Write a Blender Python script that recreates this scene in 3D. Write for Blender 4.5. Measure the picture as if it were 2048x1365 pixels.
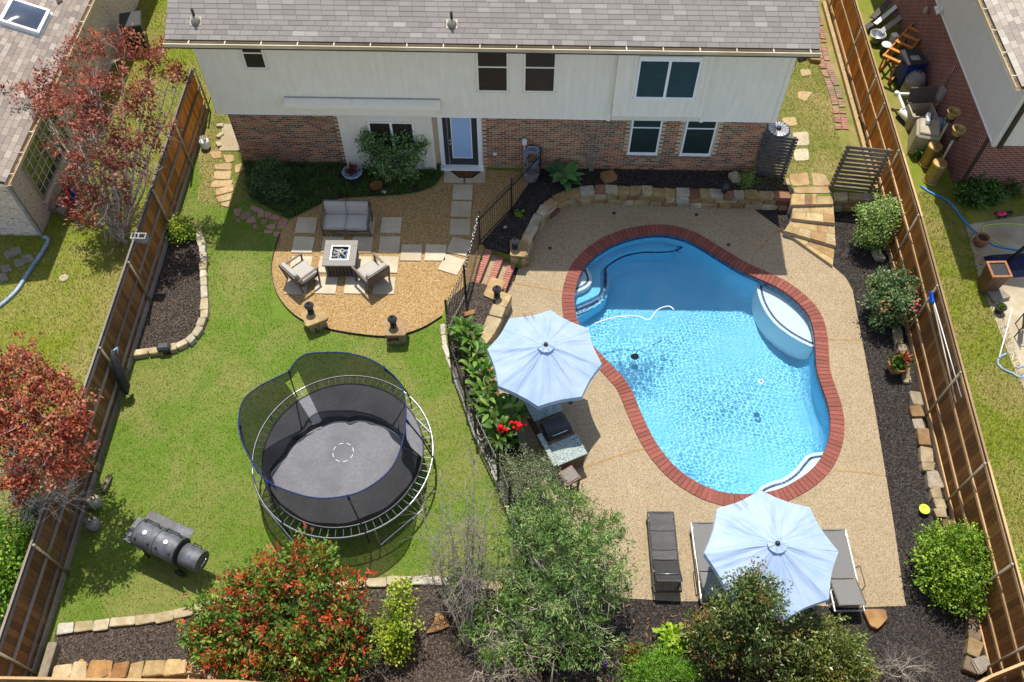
import bpy, bmesh, math, random
import numpy as np
from mathutils import Vector, Matrix
from mathutils.geometry import tessellate_polygon

for _o in list(bpy.data.objects):
    bpy.data.objects.remove(_o)
random.seed(11)
RNG = np.random.default_rng(11)
SC = bpy.context.scene
COL = SC.collection
R = math.radians

# ------------------------------------------------------------------ camera, sky, sun, exposure
CAM_H, F_PX, PITCH, YAW = 19.8, 1770.0, 56.3, 1.3      # metres, pixels of a 2048 px wide frame, degrees
cam_data = bpy.data.cameras.new('camera')
cam = bpy.data.objects.new('camera', cam_data)
COL.objects.link(cam)
cam.location = (0, 0, CAM_H)
cam.rotation_euler = (R(90 - PITCH), 0, R(YAW))
cam_data.sensor_width = 36.0
cam_data.lens = 36.0 * F_PX / 2048.0
cam_data.clip_end = 2000
SC.camera = cam

SUN_EL, SUN_AZ = 67.3, -7.0          # elevation; azimuth from +Y (behind the house) towards +X
world = bpy.data.worlds.new('World')
SC.world = world
world.use_nodes = True
_nt = world.node_tree
_sky = _nt.nodes.new('ShaderNodeTexSky')
_sky.sky_type = 'NISHITA'
_sky.sun_disc = False
_sky.sun_elevation = R(SUN_EL)
_sky.sun_rotation = R(SUN_AZ)
_sky.air_density = 1.0
_sky.dust_density = 0.6
_hs = _nt.nodes.new('ShaderNodeHueSaturation')          # sky desaturated, so its fill in the shade is less blue
_hs.inputs['Saturation'].default_value = 0.68
_nt.links.new(_sky.outputs[0], _hs.inputs['Color'])
_nt.links.new(_hs.outputs[0], _nt.nodes['Background'].inputs['Color'])
_nt.nodes['Background'].inputs['Strength'].default_value = 0.15
sun_data = bpy.data.lights.new('sun', 'SUN')
sun_data.energy = 4.1
sun_data.angle = R(0.5)
sun_data.color = (1.0, 0.95, 0.85)
sun = bpy.data.objects.new('sun', sun_data)
COL.objects.link(sun)
_sd = Vector((math.sin(R(SUN_AZ)) * math.cos(R(SUN_EL)), math.cos(R(SUN_AZ)) * math.cos(R(SUN_EL)), math.sin(R(SUN_EL))))
sun.rotation_euler = _sd.to_track_quat('Z', 'Y').to_euler()
sun.location = (0, 30, 40)
SC.view_settings.view_transform = 'Standard'
SC.view_settings.look = 'None'
SC.view_settings.gamma = 1.0
SC.view_settings.use_curve_mapping = False
SC.view_settings.exposure = 0.58
SC.cycles.max_bounces = 8
SC.cycles.transparent_max_bounces = 24
SC.cycles.caustics_refractive = True
SC.cycles.caustics_reflective = False
SC.cycles.sample_clamp_indirect = 6.0

# ------------------------------------------------------------------ survey: photo measurement -> place on a level, a wall ...
_p, _y = R(PITCH), R(YAW)
_F = Vector((-math.sin(_y) * math.cos(_p), math.cos(_y) * math.cos(_p), -math.sin(_p)))
_R = Vector((math.cos(_y), math.sin(_y), 0))
_U = _R.cross(_F)
_C = Vector((0, 0, CAM_H))
def _ray(px, py): return _F * F_PX + _R * (px - 1024) - _U * (py - 682.5)
def at(px, py, z=0.0):
    d = _ray(px, py); return _C + d * ((z - CAM_H) / d.z)
def at_y(px, py, Y):
    d = _ray(px, py); return _C + d * (Y / d.y)
def at_x(px, py, X):
    d = _ray(px, py); return _C + d * (X / d.x)
def path(pts, z=0.0): return [at(a, b, z) for a, b in pts]

DK = -0.45       # level of the pool deck; the lawn, patio and house stand at 0

# ------------------------------------------------------------------ mesh builder
class MB:
    def __init__(s): s.v = []; s.f = []; s.m = []; s.c = []; s.cur = 0; s.col = (1, 1, 1)
    def add(s, verts, faces):
        o = len(s.v); s.v += [tuple(p) for p in verts]
        for f in faces: s.f.append([i + o for i in f]); s.m.append(s.cur); s.c.append(s.col)
        return s
    def box(s, c, size, rz=0.0, rx=0.0, ry=0.0):
        x, y, z = (a / 2 for a in size)
        M = Matrix.Translation(Vector(c)) @ Matrix.Rotation(rz, 4, 'Z') @ Matrix.Rotation(ry, 4, 'Y') @ Matrix.Rotation(rx, 4, 'X')
        return s.hexa([M @ Vector(q) for q in ((-x,-y,-z),(x,-y,-z),(x,y,-z),(-x,y,-z),(-x,-y,z),(x,-y,z),(x,y,z),(-x,y,z))])
    def hexa(s, p): return s.add(p, [(3,2,1,0),(4,5,6,7),(0,1,5,4),(1,2,6,5),(2,3,7,6),(3,0,4,7)])
    def bbox(s, a, b): return s.box([(a[i]+b[i])/2 for i in range(3)], [abs(b[i]-a[i]) for i in range(3)])
    def cbox(s, c, size, bev=0.02, rz=0.0, rx=0.0, ry=0.0):      # box with chamfered edges
        x, y, z = (a / 2 for a in size); b = min(bev, x*.9, y*.9, z*.9)
        M = Matrix.Translation(Vector(c)) @ Matrix.Rotation(rz, 4, 'Z') @ Matrix.Rotation(ry, 4, 'Y') @ Matrix.Rotation(rx, 4, 'X')
        vs = []; idx = {}
        for sx in (-1,1):
            for sy in (-1,1):
                for sz in (-1,1):
                    for ax in range(3):
                        q = [sx*(x-b), sy*(y-b), sz*(z-b)]; q[ax] = (sx*x, sy*y, sz*z)[ax]
                        idx[sx,sy,sz,ax] = len(vs); vs.append(M @ Vector(q))
        fs = []
        for ax in range(3):
            u, w = [(1,2),(2,0),(0,1)][ax]
            for sg in (-1,1):
                cyc = [(-1,-1),(1,-1),(1,1),(-1,1)]
                if sg < 0: cyc = cyc[::-1]
                f = []
                for cu, cw in cyc:
                    k = [0,0,0]; k[ax] = sg; k[u] = cu; k[w] = cw; f.append(idx[k[0],k[1],k[2],ax])
                fs.append(f)
        for ax in range(3):
            u, w = [(1,2),(2,0),(0,1)][ax]
            for cu in (-1,1):
                for cw in (-1,1):
                    k0 = [0,0,0]; k1 = [0,0,0]; k0[ax] = -1; k1[ax] = 1
                    for k in (k0,k1): k[u] = cu; k[w] = cw
                    f = [idx[(*k0,u)], idx[(*k1,u)], idx[(*k1,w)], idx[(*k0,w)]]
                    fs.append(f if cu*cw < 0 else f[::-1])
        for sx in (-1,1):
            for sy in (-1,1):
                for sz in (-1,1):
                    f = [idx[sx,sy,sz,a] for a in range(3)]
                    fs.append(f if sx*sy*sz > 0 else f[::-1])
        return s.add(vs, fs)
    def tube(s, pts, r, n=8, caps=True, closed=False):
        pts = [Vector(p) for p in pts]; k = len(pts)
        rr = r if isinstance(r, (list, tuple)) else [r] * k
        vs = []; fs = []; pu = None
        for i, p in enumerate(pts):
            a = pts[i-1] if (i > 0 or closed) else p; b = pts[(i+1) % k] if (i < k-1 or closed) else p
            t = (b - a); t = t.normalized() if t.length > 1e-9 else Vector((0,0,1))
            if pu is None:
                pu = t.cross(Vector((0,0,1)))
                if pu.length < .05: pu = t.cross(Vector((1,0,0)))
            u = (pu - t * pu.dot(t))
            u = u.normalized() if u.length > 1e-6 else t.orthogonal().normalized()
            w = t.cross(u); pu = u
            for j in range(n):
                an = 2*math.pi*j/n; vs.append(p + (u*math.cos(an) + w*math.sin(an)) * rr[i])
        for i in range(k if closed else k-1):
            i2 = (i+1) % k
            for j in range(n): fs.append((i*n+j, i*n+(j+1)%n, i2*n+(j+1)%n, i2*n+j))
        if caps and not closed: fs += [tuple(range(n))[::-1], tuple(range((k-1)*n, k*n))]
        return s.add(vs, fs)
    def lathe(s, prof, c=(0,0,0), n=20, M=None):
        vs = []; fs = []; c = Vector(c)
        for r, z in prof:
            for j in range(n):
                an = 2*math.pi*j/n; q = Vector((r*math.cos(an), r*math.sin(an), z))
                vs.append((M @ q if M else q) + c)
        for i in range(len(prof)-1):
            for j in range(n): fs.append((i*n+j, i*n+(j+1)%n, (i+1)*n+(j+1)%n, (i+1)*n+j))
        if prof[0][0] > 1e-6: fs.append(tuple(range(n))[::-1])
        if prof[-1][0] > 1e-6: fs.append(tuple(range((len(prof)-1)*n, len(prof)*n)))
        return s.add(vs, fs)
    def prism(s, poly, z0, z1, holes=()):
        loops = [[Vector((p[0], p[1], 0)) for p in lp] for lp in (poly, *holes)]
        flat = [p for lp in loops for p in lp]
        tris = tessellate_polygon(loops); n = len(flat)
        vs = [(p.x, p.y, z0) for p in flat] + [(p.x, p.y, z1) for p in flat]
        fs = []
        for a, b, c in tris:
            if (flat[b]-flat[a]).cross(flat[c]-flat[a]).z < 0: b, c = c, b
            fs.append((a+n, b+n, c+n)); fs.append((c, b, a))
        o = 0
        for li, lp in enumerate(loops):
            k = len(lp); area = sum(lp[i].x*lp[(i+1)%k].y - lp[(i+1)%k].x*lp[i].y for i in range(k))
            for i in range(k):
                j = (i+1) % k; f = (o+i, o+j, o+j+n, o+i+n)
                fs.append(f if (area > 0) == (li == 0) else f[::-1])
            o += k
        return s.add(vs, fs)
    def sheet(s, poly, z, holes=()):
        loops = [[Vector((p[0], p[1], 0)) for p in lp] for lp in (poly, *holes)]
        flat = [p for lp in loops for p in lp]; fs = []
        for a, b, c in tessellate_polygon(loops):
            if (flat[b]-flat[a]).cross(flat[c]-flat[a]).z < 0: b, c = c, b
            fs.append((a, b, c))
        return s.add([(p.x, p.y, z) for p in flat], fs)
    def rock(s, c, size, rz=0, seed=0, rough=.16, n=2, flat=0.0):     # irregular faceted stone
        bm = bmesh.new(); bmesh.ops.create_cube(bm, size=1.0)
        bmesh.ops.bevel(bm, geom=bm.edges[:], offset=.085, segments=n-1 if n > 1 else 1, affect='EDGES')
        rn = random.Random(seed); M = Matrix.Translation(Vector(c)) @ Matrix.Rotation(rz, 4, 'Z')
        k = [[rn.uniform(-1,1) for _ in range(3)] for _ in range(3)]
        vs = []
        for v in bm.verts:
            q = v.co.copy()
            d = 1 + rough*math.sin(3.1*q.x+k[0][0]*3+2*q.y*k[0][1]) * .6 + rough*rn.uniform(-.5,.5)
            q = Vector((q.x*d*(1+rough*k[1][0]*q.y), q.y*d*(1+rough*k[1][1]*q.x), q.z*(1+(d-1)*.6+rough*k[2][0]*q.x*.5)))
            vs.append(M @ Vector((q.x*size[0], q.y*size[1], q.z*size[2])))
        fs = [[v.index for v in f.verts] for f in bm.faces]; bm.free()
        return s.add(vs, fs)
    def mesh(s, name, mats, smooth=False):
        me = bpy.data.meshes.new(name); me.from_pydata(s.v, [], s.f)
        mats = mats if isinstance(mats, (list, tuple)) else [mats]
        for m in mats: me.materials.append(MAT(m))
        if len(mats) > 1: me.polygons.foreach_set('material_index', s.m)
        if any(c != (1,1,1) for c in s.c): set_tint(me, s.c)
        if smooth: me.polygons.foreach_set('use_smooth', [True]*len(me.polygons)); 
        me.update()
        if smooth == 'auto': me.set_sharp_from_angle(angle=R(38))
        return me
    def build(s, name, mats, parent=None, smooth=False, world=True, M=None):
        return link(name, s.mesh(name, mats, smooth), parent, M, world)

def set_tint(me, facecols):
    at_ = me.color_attributes.new('tint', 'FLOAT_COLOR', 'CORNER')
    n = np.array([len(p.vertices) for p in me.polygons]) if len(me.polygons) < 60000 else None
    if n is None:
        n = np.empty(len(me.polygons), np.int32); me.polygons.foreach_get('loop_total', n)
    c = np.ones((len(facecols), 4), np.float32); c[:, :3] = np.array(facecols, np.float32)
    at_.data.foreach_set('color', np.repeat(c, n, axis=0).ravel())

WM = {}
def link(name, me, parent=None, M=None, world=True):
    o = bpy.data.objects.new(name, me); COL.objects.link(o)
    if M is not None: o.matrix_basis = M
    if parent is not None:
        o.parent = parent
        if world: o.matrix_parent_inverse = WM[parent.name].inverted()
        WM[o.name] = o.matrix_basis.copy() if world else WM[parent.name] @ o.matrix_basis
    else: WM[o.name] = o.matrix_basis.copy()
    return o
def tag(o, label, cat, group=None, kind=None):
    o['label'] = label; o['category'] = cat
    if group: o['group'] = group
    if kind: o['kind'] = kind
    return o
def thing(name, label, cat, loc=(0,0,0), rz=0.0, group=None, rx=0.0, ry=0.0):
    o = bpy.data.objects.new(name, None); COL.objects.link(o)
    M = Matrix.Translation(Vector(loc)) @ Matrix.Rotation(rz, 4, 'Z') @ Matrix.Rotation(ry, 4, 'Y') @ Matrix.Rotation(rx, 4, 'X')
    o.matrix_basis = M; o.empty_display_size = .2
    WM[o.name] = M.copy()
    return tag(o, label, cat, group)
def struct(o, kind='structure'): o['kind'] = kind; return o
def copy_thing(src, label, loc, rz=0.0):
    M = Matrix.Translation(Vector(loc)) @ Matrix.Rotation(rz, 4, 'Z')
    def cp(o, par):
        c = o.copy(); COL.objects.link(c); c.parent = par
        WM[c.name] = M.copy() if par is None else WM[par.name]
        for ch in list(o.children): cp(ch, c)
        return c
    r = cp(src, None); r.matrix_basis = M; WM[r.name] = M; r['label'] = label
    return r

# ------------------------------------------------------------------ geometry helpers
def smooth_loop(pts, k=4, closed=True):
    pts = [Vector(p) for p in pts]; n = len(pts); out = []
    for i in range(n if closed else n-1):
        p0 = pts[i-1] if (closed or i > 0) else pts[i]; p1 = pts[i]; p2 = pts[(i+1) % n]
        p3 = pts[(i+2) % n] if (closed or i+2 < n) else pts[(i+1) % n]
        for j in range(k):
            t = j/k; out.append(.5*((2*p1) + (p2-p0)*t + (2*p0-5*p1+4*p2-p3)*t*t + (3*p1-p0-3*p2+p3)*t**3))
    if not closed: out.append(pts[-1])
    return out
def resample(pts, step, closed=False):
    pts = [Vector(p) for p in pts]
    if closed: pts = pts + [pts[0]]
    L = [0]
    for a, b in zip(pts, pts[1:]): L.append(L[-1] + (b-a).length)
    n = max(1, round(L[-1]/step)); out = []; i = 0
    for k in range(n + (0 if closed else 1)):
        t = L[-1]*k/n
        while i < len(L)-2 and L[i+1] < t: i += 1
        out.append(pts[i].lerp(pts[i+1], (t-L[i])/max(1e-9, L[i+1]-L[i])))
    return out
def offset_loop(pts, d):          # outward for counter-clockwise loops
    n = len(pts); out = []
    for i in range(n):
        t = (Vector(pts[(i+1) % n]) - Vector(pts[i-1])); t.z = 0; t.normalize()
        out.append(Vector(pts[i]) + Vector((t.y, -t.x, 0)) * d)
    return out
def ccw(pts):
    a = sum(pts[i][0]*pts[(i+1)%len(pts)][1] - pts[(i+1)%len(pts)][0]*pts[i][1] for i in range(len(pts)))
    return pts if a > 0 else pts[::-1]
def inside(P, poly):                # P (n,2) numpy
    px = np.array([p[0] for p in poly]); py = np.array([p[1] for p in poly])
    res = np.zeros(len(P), bool); j = len(poly)-1
    for i in range(len(poly)):
        c = ((py[i] > P[:,1]) != (py[j] > P[:,1])) & (P[:,0] < (px[j]-px[i])*(P[:,1]-py[i])/(py[j]-py[i]+1e-12)+px[i])
        res ^= c; j = i
    return res
def scatter(poly, n, excl=(), rng=RNG):
    xs = [p[0] for p in poly]; ys = [p[1] for p in poly]
    P = np.stack([rng.uniform(min(xs), max(xs), n), rng.uniform(min(ys), max(ys), n)], 1)
    k = inside(P, poly)
    for e in excl: k &= ~inside(P, e)
    return P[k]
def np_mesh(name, V, F, mat, tint=None, smooth=False):       # V (n,3), F (m,k) same k
    me = bpy.data.meshes.new(name); m, k = F.shape
    me.vertices.add(len(V)); me.vertices.foreach_set('co', V.astype(np.float32).ravel())
    me.loops.add(m*k); me.loops.foreach_set('vertex_index', F.astype(np.int32).ravel())
    me.polygons.add(m); me.polygons.foreach_set('loop_start', np.arange(0, m*k, k, dtype=np.int32))
    me.update(calc_edges=True); me.validate()
    me.materials.append(MAT(mat))
    if tint is not None:
        a = me.color_attributes.new('tint', 'FLOAT_COLOR', 'CORNER')
        c = np.ones((m, 4), np.float32); c[:, :3] = tint
        a.data.foreach_set('color', np.repeat(c, k, axis=0).ravel())
    if smooth: me.polygons.foreach_set('use_smooth', np.ones(m, bool))
    return me
def unit(a): return a / (np.linalg.norm(a, axis=1, keepdims=True) + 1e-9)
def palette(n, cols, weights=None, jitter=.18, rng=RNG):
    cols = np.array(cols, float)
    i = rng.choice(len(cols), n, p=None if weights is None else np.array(weights)/sum(weights))
    return np.clip(cols[i] * rng.uniform(1-jitter, 1+jitter, (n,1)) * rng.uniform(1-jitter*.3, 1+jitter*.3, (n,3)), 0, 1)
def leaf_mesh(name, C, D, N, length, width, tint, mat='leaf', fold=.25, droop=0.0):
    """one rhombic leaf per row: C base point, D direction, N approximate normal"""
    n = len(C); D = unit(D); S = unit(np.cross(D, N)); N = np.cross(S, D)
    L = np.broadcast_to(np.asarray(length, float).reshape(-1,1), (n,1)); Wd = np.broadcast_to(np.asarray(width, float).reshape(-1,1), (n,1))
    mid = C + D*L*.45
    V = np.stack([C, mid + S*Wd*.5 + N*Wd*fold, C + D*L - N*L*droop, mid - S*Wd*.5 + N*Wd*fold], 1).reshape(-1,3)
    return np_mesh(name, V, np.arange(n*4).reshape(n,4), mat, tint)
def rand_dirs(n, rng=RNG): return unit(rng.normal(size=(n,3)))
# ------------------------------------------------------------------ materials
_M = {}
def MAT(n): return _M[n] if isinstance(n, str) else n
def lin(r, g, b, k=1.0):
    f = lambda c: (c/12.92 if c <= .04045 else ((c+.055)/1.055)**2.4)
    return tuple(f(c/255.0)*k for c in (r, g, b))
ALB = 0.62        # albedo of a surface that the sunlit photo shows at that sRGB value
def S(r, g, b): return lin(r, g, b, ALB)
class NT:
    def __init__(s, name):
        s.m = bpy.data.materials.new(name); s.m.use_nodes = True; _M[name] = s.m
        s.t = s.m.node_tree; s.b = s.t.nodes['Principled BSDF']; s.out = s.t.nodes['Material Output']
    def n(s, typ, **kw):
        nd = s.t.nodes.new('ShaderNode' + typ)
        for k, v in kw.items():
            if k in nd.inputs: nd.inputs[k].default_value = v
            else: setattr(nd, k, v)
        return nd
    def l(s, a, b): s.t.links.new(a, b)
    def pos(s, scale=None):
        g = s.n('NewGeometry').outputs['Position']
        if scale:
            mp = s.n('Mapping'); mp.inputs['Scale'].default_value = scale; s.l(g, mp.inputs['Vector']); g = mp.outputs[0]
        return g
    def noise(s, scale, detail=5, vec=None, rough=.6, dist=0.0):
        nd = s.n('TexNoise', Scale=scale, Detail=detail, Roughness=rough, Distortion=dist)
        s.l(vec if vec is not None else s.pos(), nd.inputs['Vector']); return nd.outputs['Fac']
    def ramp(s, fac, stops):
        nd = s.n('ValToRGB'); cr = nd.color_ramp
        while len(cr.elements) < len(stops): cr.elements.new(.5)
        for e, (p, c) in zip(cr.elements, stops): e.position = p; e.color = (*c, 1) if len(c) == 3 else c
        s.l(fac, nd.inputs[0]); return nd.outputs[0]
    def mix(s, fac, a, b, blend='MIX'):
        nd = s.n('MixRGB', blend_type=blend)
        for k, x in (('Fac', fac), ('Color1', a), ('Color2', b)):
            if isinstance(x, (int, float)): nd.inputs[k].default_value = x
            elif isinstance(x, tuple): nd.inputs[k].default_value = (*x, 1)
            else: s.l(x, nd.inputs[k])
        return nd.outputs[0]
    def math(s, op, a, b=0.0):
        nd = s.n('Math', operation=op)
        for i, x in enumerate((a, b)):
            if isinstance(x, (int, float)): nd.inputs[i].default_value = x
            else: s.l(x, nd.inputs[i])
        return nd.outputs[0]
    def tint(s): return s.n('Attribute', attribute_name='tint').outputs['Color']
    def rnd(s): return s.n('ObjectInfo').outputs['Random']
    def bump(s, h, strength=.4, dist=.02, normal=None):
        nd = s.n('Bump', Strength=strength, Distance=dist); s.l(h, nd.inputs['Height'])
        if normal is not None: s.l(normal, nd.inputs['Normal'])
        s.l(nd.outputs[0], s.b.inputs['Normal']); return nd.outputs[0]
    def fin(s, col=None, rough=.8, metal=0.0, spec=.3):
        if col is not None:
            if isinstance(col, tuple): s.b.inputs['Base Color'].default_value = (*col, 1)
            else: s.l(col, s.b.inputs['Base Color'])
        s.b.inputs['Roughness'].default_value = rough; s.b.inputs['Metallic'].default_value = metal
        s.b.inputs['Specular IOR Level'].default_value = spec
        return s.m
def surf(name, c1, c2, scale=6, rough=.8, bump=.25, bscale=None, bdist=.01, metal=0, spec=.3, big=None, bigscale=.7, tint=False, stretch=None, lo=.35, hi=.65, rnd=0.0):
    t = NT(name); vec = t.pos(stretch) if stretch else None
    c = t.ramp(t.noise(scale, 6, vec), [(lo, c1), (hi, c2)])
    if big: c = t.mix(t.ramp(t.noise(bigscale, 3), [(.42, (0,0,0)), (.66, (1,1,1))]), c, big)
    if tint: c = t.mix(1.0, c, t.tint(), 'MULTIPLY')
    if rnd:
        v = t.math('ADD', t.math('MULTIPLY', t.rnd(), rnd), 1-rnd/2)
        cc = t.n('CombineColor'); [t.l(v, cc.inputs[i]) for i in range(3)]
        c = t.mix(1.0, c, cc.outputs[0], 'MULTIPLY')
    if bump: t.bump(t.noise(bscale or scale*3, 6, vec), bump, bdist)
    return t.fin(c, rough, metal, spec)

def m_grass(name, a, b, dry, dryamt=.5, seed=0.0):
    t = NT(name)
    f = t.noise(38, 8, t.pos((1, 1, 1)), .75)
    c = t.ramp(f, [(.3, a), (.7, b)])
    big = t.noise(.55, 4, None, .65, .6)
    c = t.mix(t.ramp(big, [(.42, (0,0,0)), (.62+.1*(1-dryamt), (dryamt,)*3)]), c, dry)
    mid = t.noise(4.5, 4, None, .7)
    c = t.mix(t.ramp(mid, [(.45, (0,0,0)), (.75, (.55*dryamt,)*3)]), c, dry)
    t.bump(t.noise(60, 6), .9, .05); t.fin(c, .9, 0, .15)
m_grass('grass', S(98,134,38), S(152,184,70), S(190,176,112), .6)
m_grass('grass_neighbour', S(126,146,34), S(174,186,64), S(194,176,112), .8)
m_grass('grass_side', S(132,142,60), S(178,180,98), S(206,184,124), .9)
surf('dirt', S(120,96,66), S(160,130,92), 9, .95, .5, 30)

def m_pebble(name, cols, scale, bstr=.8, rough=.8, joint=None):
    t = NT(name)
    v = t.n('TexVoronoi', Scale=scale); t.l(t.pos(), v.inputs['Vector'])
    sep = t.n('SeparateColor'); t.l(v.outputs['Color'], sep.inputs[0])
    c = t.ramp(sep.outputs[0], [(i/(len(cols)-1)*.9+.05, k) for i, k in enumerate(cols)])
    if joint:
        d = t.n('TexVoronoi', Scale=scale, feature='DISTANCE_TO_EDGE'); t.l(t.pos(), d.inputs['Vector'])
        c = t.mix(t.ramp(d.outputs['Distance'], [(.02, (1,1,1)), (.12, (0,0,0))]), c, joint)
    c = t.mix(t.ramp(t.noise(.9, 4), [(.4, (0,0,0)), (.8, (.35,)*3)]), c, tuple(x*.72 for x in cols[len(cols)//2]))
    h = t.math('SUBTRACT', 1.0, v.outputs['Distance'])
    t.bump(h, bstr, .8/scale); t.fin(c, rough, 0, .3); return t
m_pebble('patio_gravel', [S(150,112,64), S(198,158,98), S(214,178,120), S(176,134,78), S(228,200,152)], 42)
m_pebble('aggregate', [S(164,140,108), S(194,172,137), S(206,184,150), S(182,158,122), S(216,197,166), S(148,127,102)], 52, .4, .85)
m_pebble('mulch', [lin(24,21,20), lin(48,43,41), lin(64,58,55), lin(34,30,29), lin(84,76,71)], 34, 1.0, .95)
m_pebble('mulch_brown', [lin(38,31,27), lin(66,56,49), lin(86,75,66), lin(52,43,38), lin(108,95,84)], 34, 1.0, .95)
surf('mulch_chip', (.9,.9,.9), (.6,.6,.6), 20, .9, .3, tint=True)
surf('soil', lin(46,38,32), lin(76,62,52), 12, .95, .5, 40)
surf('concrete', S(205,190,160), S(228,214,186), 3, .9, .25, 60, big=S(190,172,142))
surf('concrete_grey', S(165,160,155), S(190,186,180), 4, .9, .3, 60)
surf('paver', S(222,206,176), S(238,224,198), 5, .85, .25, 70, .004, big=S(212,194,164), rnd=.12)
surf('flagstone', S(206,176,128), S(226,198,152), 5, .85, .4, 25, .01, big=S(190,150,105), rnd=.25)
surf('flagstone_red', S(186,128,112), S(202,150,130), 5, .85, .4, 25, .01, big=S(170,150,130), rnd=.4)
surf('stone', (.74,.72,.7), (1.0,1.0,1.0), 9, .88, .8, 16, .03, tint=True, rnd=.3, big=(.66,.6,.52), bigscale=2.5)
surf('stone_pale', S(206,190,158), S(244,234,212), 8, .88, .6, 16, .03, big=S(205,186,150), rnd=.22)
surf('boulder', S(190,140,84), S(220,176,112), 4, .88, .6, 12, .03, big=S(150,110,80))
surf('boulder_grey', S(150,140,128), S(180,170,155), 4, .88, .6, 12, .03)
surf('coping_brick', S(150,84,72), S(172,102,88), 25, .8, .3, 60, .004, rnd=.35)
surf('step_brick', S(184,116,102), S(206,142,126), 25, .8, .3, 60, .004, rnd=.3)
surf('mortar', S(196,176,150), S(214,196,170), 20, .9, .3)
surf('grout_red', S(168,120,104), S(180,134,118), 20, .9, .3)
surf('house_brick', (.85,.85,.85), (1.05,1.05,1.05), 30, .88, .3, 60, .003, tint=True)
surf('mortar_tan', lin(186,166,138), lin(206,186,158), 20, .92, .3)
surf('shingle', (.82,.82,.82), (1.08,1.08,1.08), 70, .95, .5, 160, .004, tint=True)
surf('roof_felt', lin(70,66,64), lin(84,80,78), 20, .95, .3)
surf('gutter_cream', S(236,220,188), S(246,232,204), 4, .5, 0, big=S(214,192,156))
surf('gutter_dirt', S(120,90,58), S(190,160,120), 9, .9, .3)
surf('dark_trim', lin(48,42,36), lin(58,50,42), 10, .6, .1)
surf('white_paint', (.76,.76,.75), (.82,.82,.81), 6, .5, .05)
surf('cream_paint', (.74,.69,.58), (.79,.74,.63), 5, .6, .06)
surf('black_metal', (.012,.012,.013), (.022,.021,.02), 30, .45, .08, spec=.5)
surf('grey_metal', (.32,.33,.34), (.42,.43,.44), 14, .42, .06, metal=.85)
surf('galvanised', S(188,180,160), S(214,206,188), 18, .5, .08, metal=.35)
surf('chrome', (.6,.6,.6), (.7,.7,.7), 14, .22, 0, metal=1.0)
surf('wicker_dark', (.018,.017,.017), (.05,.047,.045), 60, .36, .9, 120, .01, spec=.5)
surf('dark_plastic', (.02,.02,.022), (.035,.035,.037), 20, .5, .1)
surf('slate_panel', (.03,.032,.036), (.05,.052,.056), 20, .5, .1)
surf('terracotta', S(170,110,74), S(196,136,96), 10, .8, .2)
surf('brown_ceramic', S(120,84,68), S(140,100,82), 8, .45, .1)
surf('blue_plastic', lin(18,48,120), lin(28,64,150), 8, .4, .05)
surf('navy_plastic', lin(16,28,62), lin(24,38,80), 8, .45, .05)
surf('bright_blue', lin(20,80,190), lin(30,95,210), 8, .4, .05)
surf('hose_blue', lin(40,120,190), lin(60,150,220), 8, .4, .0)
surf('hose_grey', lin(110,130,150), lin(150,168,186), 8, .4, .0)
surf('red_plastic', lin(190,20,24), lin(215,34,34), 8, .4, .05)
surf('pink_plastic', lin(200,40,80), lin(220,60,100), 8, .4, .05)
surf('beige_plastic', S(196,184,160), S(214,204,182), 6, .55, .08, big=S(178,164,138))
surf('white_plastic', (.7,.7,.69), (.8,.8,.79), 6, .4, .02)
surf('smoker_steel', lin(84,87,94), lin(108,111,116), 9, .55, .12, metal=.25, big=lin(80,78,78), bigscale=2.2)
surf('rust', lin(120,72,44), lin(150,92,58), 10, .9, .4)
surf('cushion', S(196,190,180), S(212,206,196), 40, .9, .35, 260, .003)
surf('cushion_pipe', S(120,112,104), S(130,122,114), 40, .9, .1)
surf('frame_taupe', lin(84,76,70), lin(100,92,84), 14, .5, .06)
surf('table_top', lin(116,112,106), lin(136,131,124), 60, .6, .1)
surf('log_grey', lin(120,116,110), lin(180,176,168), 20, .9, .4)
surf('sling', lin(96,95,93), lin(124,122,119), 40, .8, .4, 220, .004, stretch=(1, 7, 1))
surf('white_tube', (.74,.74,.73), (.8,.8,.79), 6, .35, 0)
surf('mat_grey', lin(98,98,103), lin(114,114,119), 18, .7, .15, 90, .004, big=lin(92,92,97), bigscale=1.2)
surf('blue_sleeve', lin(10,18,44), lin(20,44,112), 20, .6, .1)
surf('rope_white', (.7,.7,.68), (.8,.8,.78), 20, .7, .2)
surf('green_flower', lin(190,225,60), lin(210,240,90), 20, .7, .2)
surf('cedar_ladder', S(214,138,58), S(236,166,84), 12, .7, .2, stretch=(1,1,1))
surf('aluminium', (.55,.56,.58), (.66,.67,.69), 12, .35, .05, metal=.8)
surf('bark', lin(96,84,74), lin(140,126,112), 20, .95, .6, 40, .02)
surf('bark_grey', lin(150,140,128), lin(192,182,168), 20, .95, .6, 40, .02)
surf('bark_dark', lin(62,50,44), lin(96,78,68), 20, .95, .6, 40, .02)
surf('bark_mid', lin(118,110,98), lin(152,144,130), 20, .95, .6, 40, .02)
surf('doormat', lin(70,44,26), lin(112,74,40), 14, .95, .6, 80, .01)
surf('doormat_rim', lin(28,20,16), lin(40,30,22), 14, .95, .4)
surf('flue_brass', S(196,160,96), S(216,186,128), 8, .5, .1, metal=.5)
surf('timber_grey', S(150,136,116), S(176,162,140), 10, .9, .4, stretch=(1,1,1), big=S(120,104,88))
surf('timber_dark', lin(64,58,58), lin(92,84,82), 10, .85, .3, rnd=.3)
surf('timber_tan', S(190,160,112), S(214,186,138), 10, .85, .3)
surf('leaf_litter', S(206,150,100), S(226,176,130), 10, .9, .1)

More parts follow.
